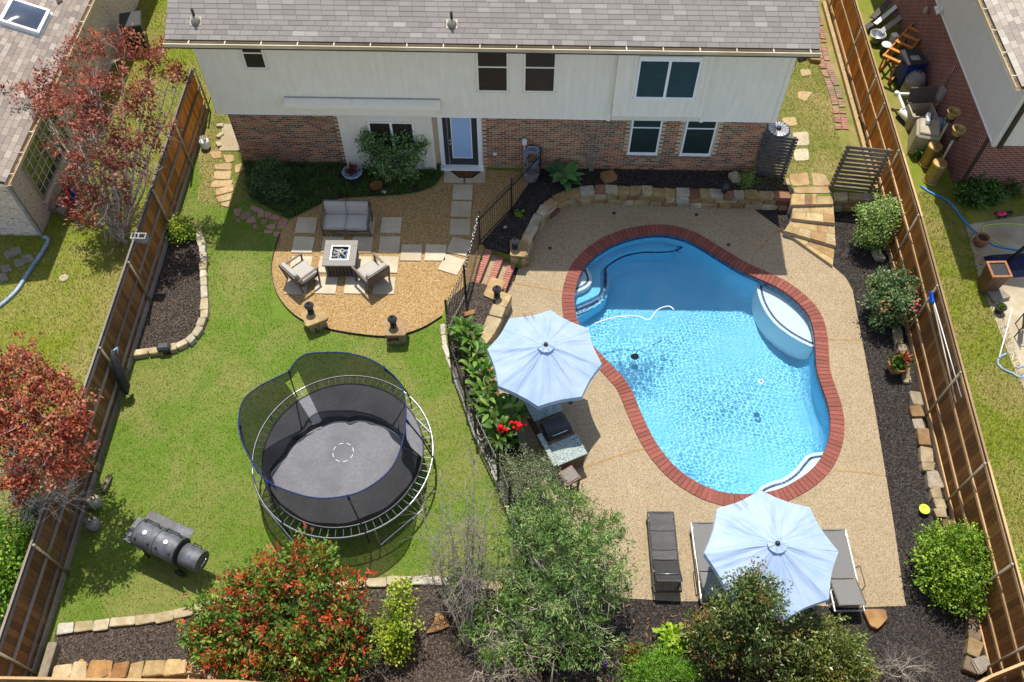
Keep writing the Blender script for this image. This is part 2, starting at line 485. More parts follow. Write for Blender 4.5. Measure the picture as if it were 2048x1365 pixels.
def m_fence(name, a, b, dk, new=None):            # stained vertical boards; colour blends into the more orange pair towards the houses
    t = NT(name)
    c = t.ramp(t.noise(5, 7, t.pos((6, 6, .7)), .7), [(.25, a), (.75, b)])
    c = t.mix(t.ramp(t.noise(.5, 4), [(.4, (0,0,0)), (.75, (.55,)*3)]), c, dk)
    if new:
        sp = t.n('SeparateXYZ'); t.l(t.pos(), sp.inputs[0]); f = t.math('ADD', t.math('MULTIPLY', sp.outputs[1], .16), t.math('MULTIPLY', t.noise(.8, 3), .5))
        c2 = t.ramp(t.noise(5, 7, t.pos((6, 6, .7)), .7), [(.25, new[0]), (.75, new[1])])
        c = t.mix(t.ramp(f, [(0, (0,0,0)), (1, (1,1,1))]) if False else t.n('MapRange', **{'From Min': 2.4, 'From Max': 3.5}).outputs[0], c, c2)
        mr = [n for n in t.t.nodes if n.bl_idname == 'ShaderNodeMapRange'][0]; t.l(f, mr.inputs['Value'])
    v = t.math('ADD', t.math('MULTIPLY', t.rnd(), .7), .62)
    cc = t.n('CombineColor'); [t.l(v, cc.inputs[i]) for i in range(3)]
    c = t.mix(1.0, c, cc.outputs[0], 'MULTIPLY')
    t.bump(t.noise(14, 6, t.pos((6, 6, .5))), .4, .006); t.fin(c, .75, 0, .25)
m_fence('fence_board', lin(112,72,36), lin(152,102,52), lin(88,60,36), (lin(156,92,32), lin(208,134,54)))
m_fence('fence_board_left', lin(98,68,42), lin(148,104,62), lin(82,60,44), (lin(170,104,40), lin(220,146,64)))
m_fence('fence_rail_grey', lin(110,100,92), lin(158,146,134), lin(96,84,74))
m_fence('fence_rail', lin(150,116,78), lin(196,164,120), lin(128,98,68))
surf('post_metal', S(176,160,128), S(202,188,158), 14, .5, .08, metal=.3)

def m_brickwork(name, cols, mortar, sc=1.0, sz=(.205, .075), wash=None):    # for walls too far off to pick bricks apart
    t = NT(name)
    g = t.n('NewGeometry'); sp = t.n('SeparateXYZ'); t.l(g.outputs['Position'], sp.inputs[0])
    ad = t.math('ADD', sp.outputs[0], sp.outputs[1]); cb = t.n('CombineXYZ'); t.l(ad, cb.inputs[0]); t.l(sp.outputs[2], cb.inputs[1])
    b = t.n('TexBrick', Scale=1.0); b.inputs['Mortar Size'].default_value = .009; b.inputs['Brick Width'].default_value = sz[0]; b.inputs['Row Height'].default_value = sz[1]
    b.inputs['Color1'].default_value = (*cols[0], 1); b.inputs['Color2'].default_value = (*cols[1], 1); b.inputs['Mortar'].default_value = (*mortar, 1)
    t.l(cb.outputs[0], b.inputs['Vector'])
    c = b.outputs['Color']
    if wash: c = t.mix(t.ramp(t.noise(9, 5, t.pos((1,1,3))), [(.4, (0,0,0)), (.55, (1,1,1))]), c, wash)
    else: c = t.mix(t.ramp(t.noise(3, 5), [(.35, (0,0,0)), (.8, (.5,)*3)]), c, cols[2])
    t.bump(b.outputs['Fac'], -.5, .006); t.fin(c, .9, 0, .2)
m_brickwork('brick_red', [lin(134,74,62), lin(110,58,52), lin(100,62,58)], lin(176,156,146))
m_brickwork('brick_white', [lin(186,160,140), lin(150,110,94), lin(160,140,128)], lin(196,188,178), wash=lin(206,196,186))

def m_siding(name, a, b, step=.2):
    t = NT(name); g = t.n('NewGeometry'); sp = t.n('SeparateXYZ'); t.l(g.outputs['Position'], sp.inputs[0])
    ad = t.math('ADD', sp.outputs[0], sp.outputs[1])
    w = t.math('FRACT', t.math('DIVIDE', ad, step))
    h = t.ramp(w, [(.0, (0,0,0)), (.045, (1,1,1))])
    c = t.ramp(t.noise(3, 5, t.pos((2, 2, .5))), [(.3, a), (.7, b)])
    t.bump(h, .5, .008); t.fin(c, .65, 0, .25)
m_siding('siding', (.71,.66,.555), (.80,.75,.64))
m_siding('siding_grey', (.60,.57,.52), (.65,.62,.57))

def m_leaf(name, transl=.35, rough=.5, spec=.35):
    t = NT(name); c = t.tint()
    t.l(c, t.b.inputs['Base Color']); t.b.inputs['Roughness'].default_value = rough; t.b.inputs['Specular IOR Level'].default_value = spec
    tr = t.n('BsdfTranslucent'); cc = t.mix(1.0, c, (1.0, 1.1, .55), 'MULTIPLY'); t.l(cc, tr.inputs['Color'])
    mx = t.n('MixShader'); mx.inputs[0].default_value = transl
    t.l(t.b.outputs[0], mx.inputs[1]); t.l(tr.outputs[0], mx.inputs[2]); t.l(mx.outputs[0], t.out.inputs['Surface'])
m_leaf('leaf'); m_leaf('leaf_glossy', .25, .32, .5); m_leaf('leaf_dull', .25, .8, .1); m_leaf('petal', .3, .6, .2)
m_leaf('blade', .3, .7, .15)

def m_screen(name, c, mid, rough=.35):      # dark solar screens over the panes
    t = NT(name)
    col = t.ramp(t.noise(4, 5, t.pos((1, 1, 2)), .6, 1.2), [(.35, c), (.75, mid)])
    t.bump(t.noise(220, 2), .2, .002); t.fin(col, rough, 0, .4)
m_screen('screen_green', (.008,.018,.016), (.016,.032,.028)); m_screen('screen_brown', (.016,.014,.012), (.030,.026,.022))
t = NT('blind_glass'); c = t.mix(.5, (.42,.52,.66), (.5,.6,.72)); t.bump(t.noise(2, 2), .05, .01); t.fin((.34,.50,.76), .12, 0, .6)
t = NT('glass_dark'); t.fin((.02,.03,.05), .04, 0, .8)
t = NT('skylight_glass'); t.fin((.03,.04,.07), .06, 0, .9)
t = NT('glass_green'); cc = t.ramp(t.noise(1.3, 3, None, .5, .8), [(.4, (.03,.045,.03)), (.62, (.10,.16,.05))]); t.fin(cc, .1, 0, .7)
t = NT('granite'); v = t.n('TexVoronoi', Scale=60.0); t.l(t.pos(), v.inputs['Vector']); sp = t.n('SeparateColor'); t.l(v.outputs['Color'], sp.inputs[0])
t.fin(t.ramp(sp.outputs[0], [(.05, (.06,.08,.075)), (.35, (.20,.25,.24)), (.7, (.29,.34,.32)), (.95, (.36,.40,.37))]), .6, 0, .3)
t = NT('tile_blue'); v = t.n('TexVoronoi', Scale=26.0); t.l(t.pos(), v.inputs['Vector']); sp = t.n('SeparateColor'); t.l(v.outputs['Color'], sp.inputs[0])
t.fin(t.ramp(sp.outputs[0], [(.2, (.008,.03,.11)), (.6, (.02,.08,.22)), (.95, (.06,.16,.34))]), .25, 0, .5)
def m_canopy():
    t = NT('canopy')
    c = t.ramp(t.noise(1.6, 4), [(.35, lin(180,205,240, .8)), (.7, lin(202,220,245, .8))])
    t.l(c, t.b.inputs['Base Color']); t.b.inputs['Roughness'].default_value = .36; t.b.inputs['Specular IOR Level'].default_value = .6
    t.b.inputs['Sheen Weight'].default_value = .3
    tc = t.n('TexCoord').outputs['Object']; fl = t.n('VectorMath', operation='MULTIPLY'); t.l(tc, fl.inputs[0]); fl.inputs[1].default_value = (1, 1, 0)
    nm = t.n('VectorMath', operation='NORMALIZE'); t.l(fl.outputs[0], nm.inputs[0])          # creases run from the hub to the rim
    ad = t.n('VectorMath', operation='MULTIPLY_ADD'); t.l(fl.outputs[0], ad.inputs[0]); ad.inputs[1].default_value = (.22, .22, 0); t.l(nm.outputs[0], ad.inputs[2])
    t.bump(t.noise(3.4, 2, ad.outputs[0], .45), .6, .2)
    tr = t.n('BsdfTranslucent'); tr.inputs['Color'].default_value = (.12, .32, .62, 1)
    mx = t.n('MixShader'); mx.inputs[0].default_value = .25
    t.l(t.b.outputs[0], mx.inputs[1]); t.l(tr.outputs[0], mx.inputs[2]); t.l(mx.outputs[0], t.out.inputs['Surface'])
m_canopy()
def m_net(name, cover, col):
    t = NT(name)
    t.fin(col, .8, 0, .2)
    tp = t.n('BsdfTransparent'); mx = t.n('MixShader'); mx.inputs[0].default_value = cover
    t.l(tp.outputs[0], mx.inputs[1]); t.l(t.b.outputs[0], mx.inputs[2]); t.l(mx.outputs[0], t.out.inputs['Surface'])
m_net('net', .78, (.010,.011,.013)); m_net('net_dense', .85, (.02,.021,.024))
def m_water():
    t = NT('water'); t.t.nodes.remove(t.b)
    g = t.n('BsdfGlass', Roughness=0.0, IOR=1.33); g.inputs['Color'].default_value = (.93, .98, 1.0, 1)
    t.l(g.outputs[0], t.out.inputs['Surface'])
m_water()
def m_plaster(name, a, b):
    t = NT(name); t.fin(t.ramp(t.noise(1.5, 4), [(.35, a), (.7, b)]), .8, 0, .2)
m_plaster('plaster_blue', (.21, .63, .88), (.26, .67, .90))
m_plaster('plaster_white', (.82, .88, .90), (.86, .91, .92))
# ------------------------------------------------------------------ the setting: levels of the ground
POOL = ccw(smooth_loop(path([(1151,635),(1147,596),(1153,563),(1166,535),(1192,508),(1228,486),(1276,471),(1324,466.5),(1368,475),(1403,492),(1439,514.5),
    (1478,538),(1518,557),(1557,575),(1592,600),(1619,631),(1630,666),(1633,701),(1635,737),(1645,772),(1657,807),(1663,842),(1660,877),(1649,908),(1627,939),
    (1592,965),(1553,983),(1509,990),(1461,990),(1416,978),(1372,954),(1337,923),(1307,882),(1285,838),(1271,805),(1256,772),(1232,743),(1200,710),(1170,675)], DK), 3))
COPE_OUT = offset_loop(POOL, .33)
WALL_N = path([(1046,512),(1050,490),(1060,465),(1075,437),(1092,413),(1116,396),(1150,386),(1200,380),(1300,384),(1400,388),(1500,391),(1580,393)])
WALL_E = path([(1666,393),(1700,394),(1752,396)])
WALL_W = path([(962,688),(975,668),(988,640),(1000,612),(1012,588)])
ST_A, ST_B = at(970,497), at(943,563)                      # ends of the top riser of the brick steps
xs = lambda p: (p.x, p.y)
UP_EDGE = [(0.45, 2.5), xs(at(1075,1290)), xs(at(1062,1200)), xs(at(1040,1100)), xs(at(1015,1000)), xs(at(1000,930)), xs(at(985,850)), xs(at(962,770)), xs(at(950,715))] \
    + [xs(p) for p in WALL_W] + [xs(at(1008,578)), xs(ST_B), xs(ST_A), xs(at(1042,518))] + [xs(p) for p in WALL_N] + [xs(p) for p in WALL_E]
UPPER = [(-10.42, 2.5)] + UP_EDGE + [(10.72, UP_EDGE[-1][1]), (10.72, 45), (-10.42, 45)]
bm = MB()
X0, X1, Y0, Y1 = .6, 9.0, 6.2, 17.6
for q in ([(-300,-200),(300,-200),(300,Y0),(-300,Y0)], [(-300,Y1),(300,Y1),(300,400),(-300,400)], [(-300,Y0),(X0,Y0),(X0,Y1),(-300,Y1)], [(X1,Y0),(300,Y0),(300,Y1),(X1,Y1)]):
    bm.add([(*p, -.53) for p in q], [(0,1,2,3)])
struct(bm.build('ground', 'dirt'))
LAWN = struct(MB().prism(UPPER, -.55, 0).build('lawn', 'grass'))
LN_YARD = [(-60,-20),(-10.47,-20),(-10.47,60),(-60,60)]
RN_YARD = [(10.85,-20),(60,-20),(60,60),(10.85,60)]
struct(MB().prism(LN_YARD, -.5, -.02).build('neighbour_lawn', 'grass_neighbour'))
struct(MB().prism(RN_YARD, -.5, -.1).build('neighbour_lawn', 'grass_neighbour'))
struct(MB().prism([(-60,-20),(60,-20),(60,3.4),(-60,3.4)], -.54, -.3).build('alley_ground', 'dirt'))
low = [(-.6,3.2),(10.75,3.2),(10.75,19.2),(-.6,19.2)]
struct(MB().sheet(low, DK-.012, [COPE_OUT]).build('mulch_bed', 'mulch'))
DECK = path([(1012,592),(1030,560),(1044,515),(1052,490),(1062,465),(1077,440),(1094,416),(1118,404),(1152,402),(1300,408),(1450,411),(1500,413),(1560,457),(1664,531),(1692,556),(1705,580),
    (1745,790),(1770,940),(1790,1065),(1808,1190),(1812,1212),(1700,1216),(1500,1203),(1350,1203),(1225,1195),(1165,1130),(1120,1030),(1060,930),(1000,790),(968,700),(985,660)], DK)
deck = struct(MB().prism(ccw([xs(p) for p in DECK]), DK-.12, DK, [COPE_OUT]).build('pool_deck', 'aggregate'))
surf('joint_tan', S(176,140,88), S(196,160,108), 12, .9, .1)
def strip(pts, w, z, name, mat, parent):
    b = MB()
    for p, q in zip(pts, pts[1:]):
        d = (q-p); d.z = 0; d.normalize(); nrm = Vector((-d.y, d.x, 0))*w/2
        b.add([(a.x, a.y, z) for a in (p-nrm, q-nrm, q+nrm, p+nrm)], [(0,1,2,3)])
    return b.build(name, mat, parent)
for pts in ([(1024,566),(1128,585)], [(1163,938),(1225,915),(1290,897)], [(1672,941),(1720,945),(1768,952)], [(1655,679),(1722,681)], [(1115,485),(1160,530)], [(1510,505),(1560,457)], [(1480,1000),(1475,1203)]):
    strip(path(pts, DK), .045, DK+.004, 'joint', 'joint_tan', deck)
for px, py in ((1228,427),(1393,430),(1100,497),(1141,806),(1457,490)):
    p = at(px, py, DK); MB().lathe([(.06,0),(.06,.01),(.042,.01),(.04,.004),(0,.004)], p, 14).build('drain_cover', 'slate_panel', deck)

# ------------------------------------------------------------------ swimming pool
pc = Vector((sum(p.x for p in POOL)/len(POOL), sum(p.y for p in POOL)/len(POOL), DK))
pool = thing('swimming_pool', 'freeform blue swimming pool with red brick coping and white shelf', 'pool', pc)
WZ = DK - .14                                    # water level
rings = [(-.02, -.02), (-.02, -.14-.95), (.05, -1.32), (.18, -1.5), (.42, -1.62)]
bm = MB(); loops = [[Vector((p.x, p.y, DK+z)) for p in offset_loop(POOL, -d)] for d, z in rings]
n = len(POOL)
for a, b in zip(loops, loops[1:]):
    bm.add(a + b, [(i, n+i, n+(i+1)%n, (i+1)%n) for i in range(n)])
bm.sheet([xs(p) for p in loops[-1]], DK-1.62)
shell = bm.build('shell', 'plaster_blue', pool, smooth=True)
CAUST = [shell]
def along(a, b, src=POOL):                       # piece of the pool edge nearest a .. nearest b, the shorter way
    n = len(src); ia = min(range(n), key=lambda i: (src[i]-a).length); ib = min(range(n), key=lambda i: (src[i]-b).length)
    f = [(ia+k) % n for k in range((ib-ia) % n + 1)]; g = [(ia-k) % n for k in range((ia-ib) % n + 1)]
    return [src[i] for i in (f if len(f) <= len(g) else g)]
OUTER = offset_loop(POOL, .02)
def shelf(name, pts, depth, mat, tile=True, inset=.09):
    ln = smooth_loop(path(pts, WZ - depth*.74), 4, False)      # seen through the water, lifted by refraction
    ed = along(ln[-1], ln[0], OUTER)
    poly = ccw([xs(p) for p in ln + ed])
    o = MB().prism(poly, DK-1.66, WZ-depth).build(name, mat, pool); CAUST.append(o)
    if tile:
        cx = Vector((sum(p[0] for p in poly)/len(poly), sum(p[1] for p in poly)/len(poly), 0)); b = MB()
        mi = len(ln)//2; d = ln[mi+1]-ln[mi-1]; d.z = 0; sgn = 1 if (cx-ln[mi]).dot(Vector((-d.y, d.x, 0))) > 0 else -1
        for p, q in zip(ln, ln[1:]):
            d = (q-p); d.z = 0; d.normalize(); nr = Vector((-d.y, d.x, 0))
            nr = nr*sgn
            a0, a1 = p+nr*inset, q+nr*inset
            b.add([(v.x, v.y, WZ-depth+.006) for v in (a0, a1, a1+nr*.06, a0+nr*.06)], [(0,1,2,3)])
        CAUST.append(b.build('tile_line', 'tile_blue', o))
    return o
shelf('tanning_shelf', [(1512,560),(1516,590),(1527,618),(1546,645),(1572,667),(1600,684),(1634,700)], .22, 'plaster_white')
shelf('bench', [(1372,474),(1352,496),(1318,501),(1284,501),(1245,509),(1214,526),(1202,540),(1200,565),(1196,590),(1150,612)], .5, 'plaster_blue')
shelf('entry_step', [(1170,528),(1180,545),(1184,562),(1174,576),(1148,588)], .22, 'plaster_white')
shelf('lower_step', [(1216,522),(1219,548),(1219,575),(1208,604),(1180,624),(1150,640)], .85, 'plaster_blue')
shelf('love_seat', [(1512,992),(1520,975),(1540,965),(1565,957),(1587,942),(1602,924),(1618,909),(1652,904)], .32, 'plaster_white')
bm = MB()                                        # tile band at the water line
a = [Vector((p.x, p.y, DK-.02)) for p in offset_loop(POOL, -.026)]; b = [Vector((p.x, p.y, DK-.2)) for p in offset_loop(POOL, -.026)]
bm.add(a + b, [(i, n+i, n+(i+1)%n, (i+1)%n) for i in range(n)])
CAUST.append(bm.build('tile_band', 'tile_blue', pool, smooth=True))
MB().prism([xs(p) for p in COPE_OUT], DK-.13, DK-.012, [POOL]).build('coping_bed', 'grout_red', pool)
cp = resample(POOL, .122, True); k = len(cp)
for i in range(k):
    p, q = cp[i], cp[(i+1) % k]; m = (p+q)/2; d = (q-p); L = d.length; d.normalize(); nr = Vector((d.y, -d.x, 0))
    w0, w1 = L-.012, L*1.0+.0
    pr, nx = cp[i-1], cp[(i+2) % k]
    d0 = (q-pr).normalized(); d1 = (nx-p).normalized()
    n0 = Vector((d0.y,-d0.x,0)); n1 = Vector((d1.y,-d1.x,0))
    i0, i1 = p + d*.006 - nr*.03, q - d*.006 - nr*.03
    o0, o1 = p + n0*.325 + d*.006, q + n1*.325 - d*.006
    zt = DK + .022 + random.uniform(-.003,.003)
    MB().hexa([Vector((*xs(v), DK-.06)) for v in (i0,o0,o1,i1)] + [Vector((*xs(v), zt)) for v in (i0,o0,o1,i1)]).build('brick', 'coping_brick', pool)
# water surface: real ripples, finer where the jets stir it
bx0, bx1 = min(p.x for p in POOL)-.1, max(p.x for p in POOL)+.1; by0, by1 = min(p.y for p in POOL)-.1, max(p.y for p in POOL)+.1
ds = .018; gx = np.arange(bx0, bx1+ds, ds); gy = np.arange(by0, by1+ds, ds); GX, GY = np.meshgrid(gx, gy)
rw = np.random.default_rng(5); H = np.zeros_like(GX)
for i in range(110):
    wl = rw.choice([.06,.08,.1,.14,.2,.35,.7], p=[.2,.2,.2,.14,.12,.09,.05])*rw.uniform(.85,1.15); an = rw.uniform(0, 2*math.pi); ph = rw.uniform(0, 6.28)
    kk = 2*math.pi/wl
    env = .6 + .4*np.sin(GX*rw.uniform(-1.5,1.5)+GY*rw.uniform(-1.5,1.5)+ph*2)
    H += env * .0105*wl/math.sqrt(110) * np.sin(kk*(GX*math.cos(an)+GY*math.sin(an))+ph + .8*np.sin(GX*2.1+GY*1.3+i))
jet = at(1240,690,DK); calm = np.clip((GY-by0)/(by1-by0), 0, 1)
amp = 1.15 - .75*calm**2 + .9*np.exp(-((GX-jet.x)**2+(GY-jet.y)**2)/.9)
H *= amp*(.75 + .55*np.sin(GX*1.3+.7*np.sin(GY*1.1))*np.sin(GY*1.6+.9*np.sin(GX*.8)+1))
ok = inside(np.stack([GX.ravel(), GY.ravel()], 1), [xs(p) for p in offset_loop(POOL, .05)]).reshape(GX.shape)
V = np.stack([GX.ravel(), GY.ravel(), (H+WZ).ravel()], 1); nx_ = len(gx)
I, J = np.meshgrid(np.arange(len(gy)-1), np.arange(nx_-1), indexing='ij')
q = ok[:-1,:-1] & ok[1:,:-1] & ok[:-1,1:] & ok[1:,1:]
b0 = (I*nx_+J)[q]; Fq = np.stack([b0, b0+1, b0+nx_+1, b0+nx_], 1)
used, inv = np.unique(Fq.ravel(), return_inverse=True)
water = struct(link('pool_water', np_mesh('pool_water', V[used], inv.reshape(-1,4), 'water', smooth=True)))
try:
    sun_data.cycles.is_caustics_light = True
    water.cycles.is_caustics_caster = True
    for o in CAUST: o.cycles.is_caustics_receiver = True
except AttributeError: pass
# hose and cleaners in the pool
hp = smooth_loop(path([(1188,648),(1230,635),(1275,633),(1298,640),(1315,620),(1337,613),(1348,620)], WZ+.02), 5, False)
tag(MB().tube(hp, .016, 8).build('cleaner_hose', 'white_plastic', smooth=True), 'white floating hose curling across the pool surface', 'hose')
cl = thing('pool_cleaner', 'small dark pool cleaner lying on the pool floor', 'pool cleaner', at(1267,727,WZ-1.05))
MB().lathe([(.0,.0),(.09,.01),(.1,.04),(.08,.08),(.04,.1),(0,.11)], (0,0,0), 16).build('body', 'dark_plastic', cl, True, world=False)
MB().tube([(0,0,.1),(.01,.03,.18),(.06,.1,.24)], .016, 8).build('swivel', 'dark_plastic', cl, True, world=False)
for s_ in (-1, 1): MB().lathe([(.045,-.015),(.045,.015)], (.09*s_,0,.045), 12, Matrix.Rotation(R(90),4,'Y')).build('wheel', 'dark_plastic', cl, world=False)
cl2 = thing('surface_skimmer', 'small white floating skimmer near the middle of the pool', 'skimmer', at(1522,764,WZ))
MB().lathe([(.0,-.06),(.06,-.05),(.085,.0),(.07,.02),(.05,.03),(0,.03)], (0,0,0), 16).build('float', 'white_plastic', cl2, True, world=False)
MB().lathe([(.035,.03),(.035,.045),(0,.05)], (0,0,0), 12).build('cap', 'hose_blue', cl2, True, world=False)

# ------------------------------------------------------------------ patio, beds and paths on the upper level
PATIO = ccw([xs(p) for p in smooth_loop(path([(580,441),(560,470),(545,520),(546,562),(562,602),(595,636),(640,655),(700,668),(780,675),(840,660),(884,634)]), 4, False)]
    + [xs(p) for p in path([(893,610),(945,563),(968,497),(1062,362),(1078,346),(888,336)])] + [xs(p) for p in smooth_loop(path([(884,352),(870,372),(835,386),(780,392),(700,396),(650,405),(612,424)]), 4, False)])
patio = struct(MB().sheet(PATIO, .006).build('patio', 'patio_gravel'))
edge = smooth_loop(path([(560,470),(545,520),(546,562),(562,602),(595,636),(640,655),(700,668),(780,675),(840,660),(884,634)]), 4, False)
bm = MB()
for p, q in zip(edge, edge[1:]):
    d = q-p; bm.box(((p.x+q.x)/2, (p.y+q.y)/2, .03), (d.length+.01, .014, .08), math.atan2(d.y, d.x))
bm.build('edging', 'dark_trim', patio)
def z2(x, y): return at(400 + x/3.412, 300 + y/3.412)
def z3(x, y): return at(840 + x/4.265, 300 + y/4.265)
for c, rz in [(z2(727,518),0),(z2(1010,518),0),(z2(1120,518),0),(z2(1305,518),0),(z2(705,652),0),(z2(905,652),0),(z2(1106,652),0),(z2(1294,650),0),(z2(690,787),0),(z2(882,787),0),(z2(1100,787),0),(z2(1282,787),0),
    (z2(660,930),0),(z2(862,928),0),(z2(1062,928),0),(z2(1258,930),0),(z2(1443,706),0),(z2(1607,706),0),(z3(364,365),0),(z3(352,510),0),(z3(343,664),0),(z3(335,830),-.25),(z3(270,985),-.35),(z3(290,222),0),(z3(476,222),0)]:
    MB().cbox((c.x, c.y, .014), (.6, .6, .05), .008, rz + random.uniform(-.012,.012)).build('paver', 'paver', patio)
def flag(pts, z, mat, parent, h=.03, name='flagstone'):
    P = [at(a, b, z) for a, b in pts]; c = sum(P, Vector())/len(P)
    poly = []
    for i in range(len(P)):
        p, q = P[i], P[(i+1) % len(P)]
        for t in (.12, .5, .88):
            v = p.lerp(q, t); v = v + (v-c)*random.uniform(-.04,.04); poly.append((v.x, v.y))
    poly = ccw(poly); n = len(poly)
    ins = [(c.x+(x-c.x)*.94, c.y+(y-c.y)*.94) for x, y in poly]
    vs = [(x, y, z-.05) for x, y in poly] + [(x, y, z+h-.01) for x, y in poly] + [(x, y, z+h+random.uniform(-.003,.003)) for x, y in ins]
    fs = [(i, (i+1)%n, n+(i+1)%n, n+i) for i in range(n)] + [(n+i, n+(i+1)%n, 2*n+(i+1)%n, 2*n+i) for i in range(n)] + [tuple(range(2*n, 3*n))]
    return MB().add(vs, fs).build(name, mat, parent)
def z4(pts): return [(330+x/3.411, y/3.411) for x, y in pts]
for pts in ([(300,1040),(385,1035),(390,1080),(330,1088)], [(395,1060),(470,1060),(475,1105),(420,1118)], [(335,1125),(460,1115),(455,1165),(345,1160)], [(340,1175),(460,1168),(440,1230),(330,1225)],
    [(325,1240),(470,1232),(450,1275),(315,1285)], [(350,1295),(470,1262),(465,1310),(345,1340)], [(345,1350),(460,1318),(455,1365),(370,1385)], [(375,1395),(450,1372),(440,1420),(390,1410)], [(475,1130),(530,1118),(540,1170),(480,1185)]):
    flag(z4(pts), 0, 'flagstone', LAWN)
def z2p(pts): return [(400+x/3.412, 300+y/3.412) for x, y in pts]
for pts in ([(225,405),(285,400),(270,455),(235,450)], [(290,430),(340,418),(355,455),(310,480),(270,465)], [(325,470),(375,450),(385,495),(340,505),(315,500)], [(350,375),(410,400),(385,430),(340,405)],
    [(390,410),(430,400),(440,460),(395,465)], [(440,420),(490,430),(480,465),(440,465)], [(420,475),(465,475),(445,515),(415,510)], [(470,475),(500,440),(555,455),(540,485)], [(500,490),(545,490),(520,510)],
    [(540,480),(575,460),(605,480),(575,540),(525,545)], [(440,520),(510,505),(515,540),(470,545)], [(435,550),(500,548),(490,575),(440,572)], [(360,510),(395,515),(395,550),(365,545)], [(245,470),(275,475),(270,500),(245,495)], [(500,560),(550,560),(545,600),(505,595)]):
    flag(z2p(pts), 0, 'flagstone_red', LAWN, .02)
# planting beds on the upper level
def bed(name, poly, z, mat): return struct(MB().sheet(ccw([xs(p) for p in poly]), z).build(name, mat)), ccw([xs(p) for p in poly])
b1, LBED = bed('left_planting_bed', smooth_loop(path([(372,440),(396,458),(405,490),(409,555),(411,620),(404,655),(380,684),(340,702),(272,712)]), 4, False) + [at(252,712), at(290,575), at(345,440)], .012, 'mulch_brown')
b2, SBED = bed('south_planting_bed', path([(112,1262),(200,1252),(375,1232),(480,1205),(700,1172),(850,1165),(985,1176),(1060,1200),(1085,1365),(1000,1375),(90,1385)]), .012, 'mulch_brown')
b3, HBED = bed('house_planting_bed', path([(1066,354),(1080,338),(1504,338),(1560,352),(1592,384)]) + [p + Vector((0,.02,0)) for p in WALL_N[::-1]] + path([(1040,516),(972,498),(962,487),(1018,426)]), .012, 'mulch')
b4, GBED = bed('patio_planting_bed', path([(480,300),(497,316),(885,328),(883,352),(868,371),(834,385),(780,391),(700,395),(650,404),(610,423),(578,438),(555,425),(500,395),(492,350)]), .009, 'soil')
b5, FBED = bed('fence_planting_bed', path([(892,650),(897,600),(930,572),(944,564),(1010,579)]) + [p + Vector((-.12,0,0)) for p in WALL_W[::-1]] + path([(960,770),(983,850),(998,930),(1013,1000),(1038,1100),(1060,1200),(1040,1190),(1010,1010),(960,900),(925,790),(900,690)]), .012, 'mulch_brown')
struct(MB().sheet(path([(428,215),(455,215),(492,330),(500,400),(440,420),(395,400),(400,330),(395,300)]), .004).build('side_path_soil', 'grass_side'))
struct(MB().sheet([(6.95,18.95),(10.7,18.9),(10.7,45),(6.95,45)], .005).build('side_lawn', 'grass_side'))
for q in ([(445,250),(475,250),(480,303),(440,303)],):
    struct(MB().prism(ccw([xs(at(*p)) for p in q]), -.02, .035).build('side_slab', 'concrete'))

# chips of mulch and blades of grass as relief
def chips(name, poly, z, n, cols, label, size=(.02,.07), excl=(), wt=None):
    P = scatter(poly, n, excl); n = len(P); C = np.concatenate([P, np.full((n,1), z)+RNG.uniform(.004,.02,(n,1))], 1)
    D = rand_dirs(n); D[:,2] *= .35; N = rand_dirs(n)*.5 + np.array([0,0,1.0])
    o = link(name, leaf_mesh(name, C, D, N, RNG.uniform(*size, n), RNG.uniform(.008,.022, n), palette(n, cols, wt), 'mulch_chip', .1))
    return tag(o, label, 'mulch', kind='stuff')
dk = [lin(32,27,24), lin(48,41,37), lin(66,58,52), lin(92,82,74), lin(22,18,17)]
br = [lin(56,46,40), lin(76,65,57), lin(104,91,80), lin(44,36,31), lin(134,118,102)]
deckp = [xs(p) for p in DECK]
chips('wood_mulch', low, DK-.01, 60000, dk, 'dark shredded bark mulch beside the pool deck', excl=[deckp, UPPER])
chips('wood_mulch', LBED, .012, 9000, dk+br, 'bark mulch in the curved bed along the left fence')
chips('wood_mulch', SBED, .012, 16000, br, 'grey brown mulch in the bed below the lawn')
chips('wood_mulch', HBED, .012, 9000, dk, 'black mulch in the bed under the brick wall')
chips('wood_mulch', FBED, .012, 9000, br, 'brown mulch in the bed beside the iron fence')
o = chips('leaf_litter', path([(1180,1215),(1320,1205),(1420,1260),(1420,1365),(1180,1365)], DK), DK, 260, [S(214,160,112), S(196,140,96), S(226,190,150)], 'fallen tan leaves scattered on the mulch', (.08,.16)); o['category'] = 'leaves'

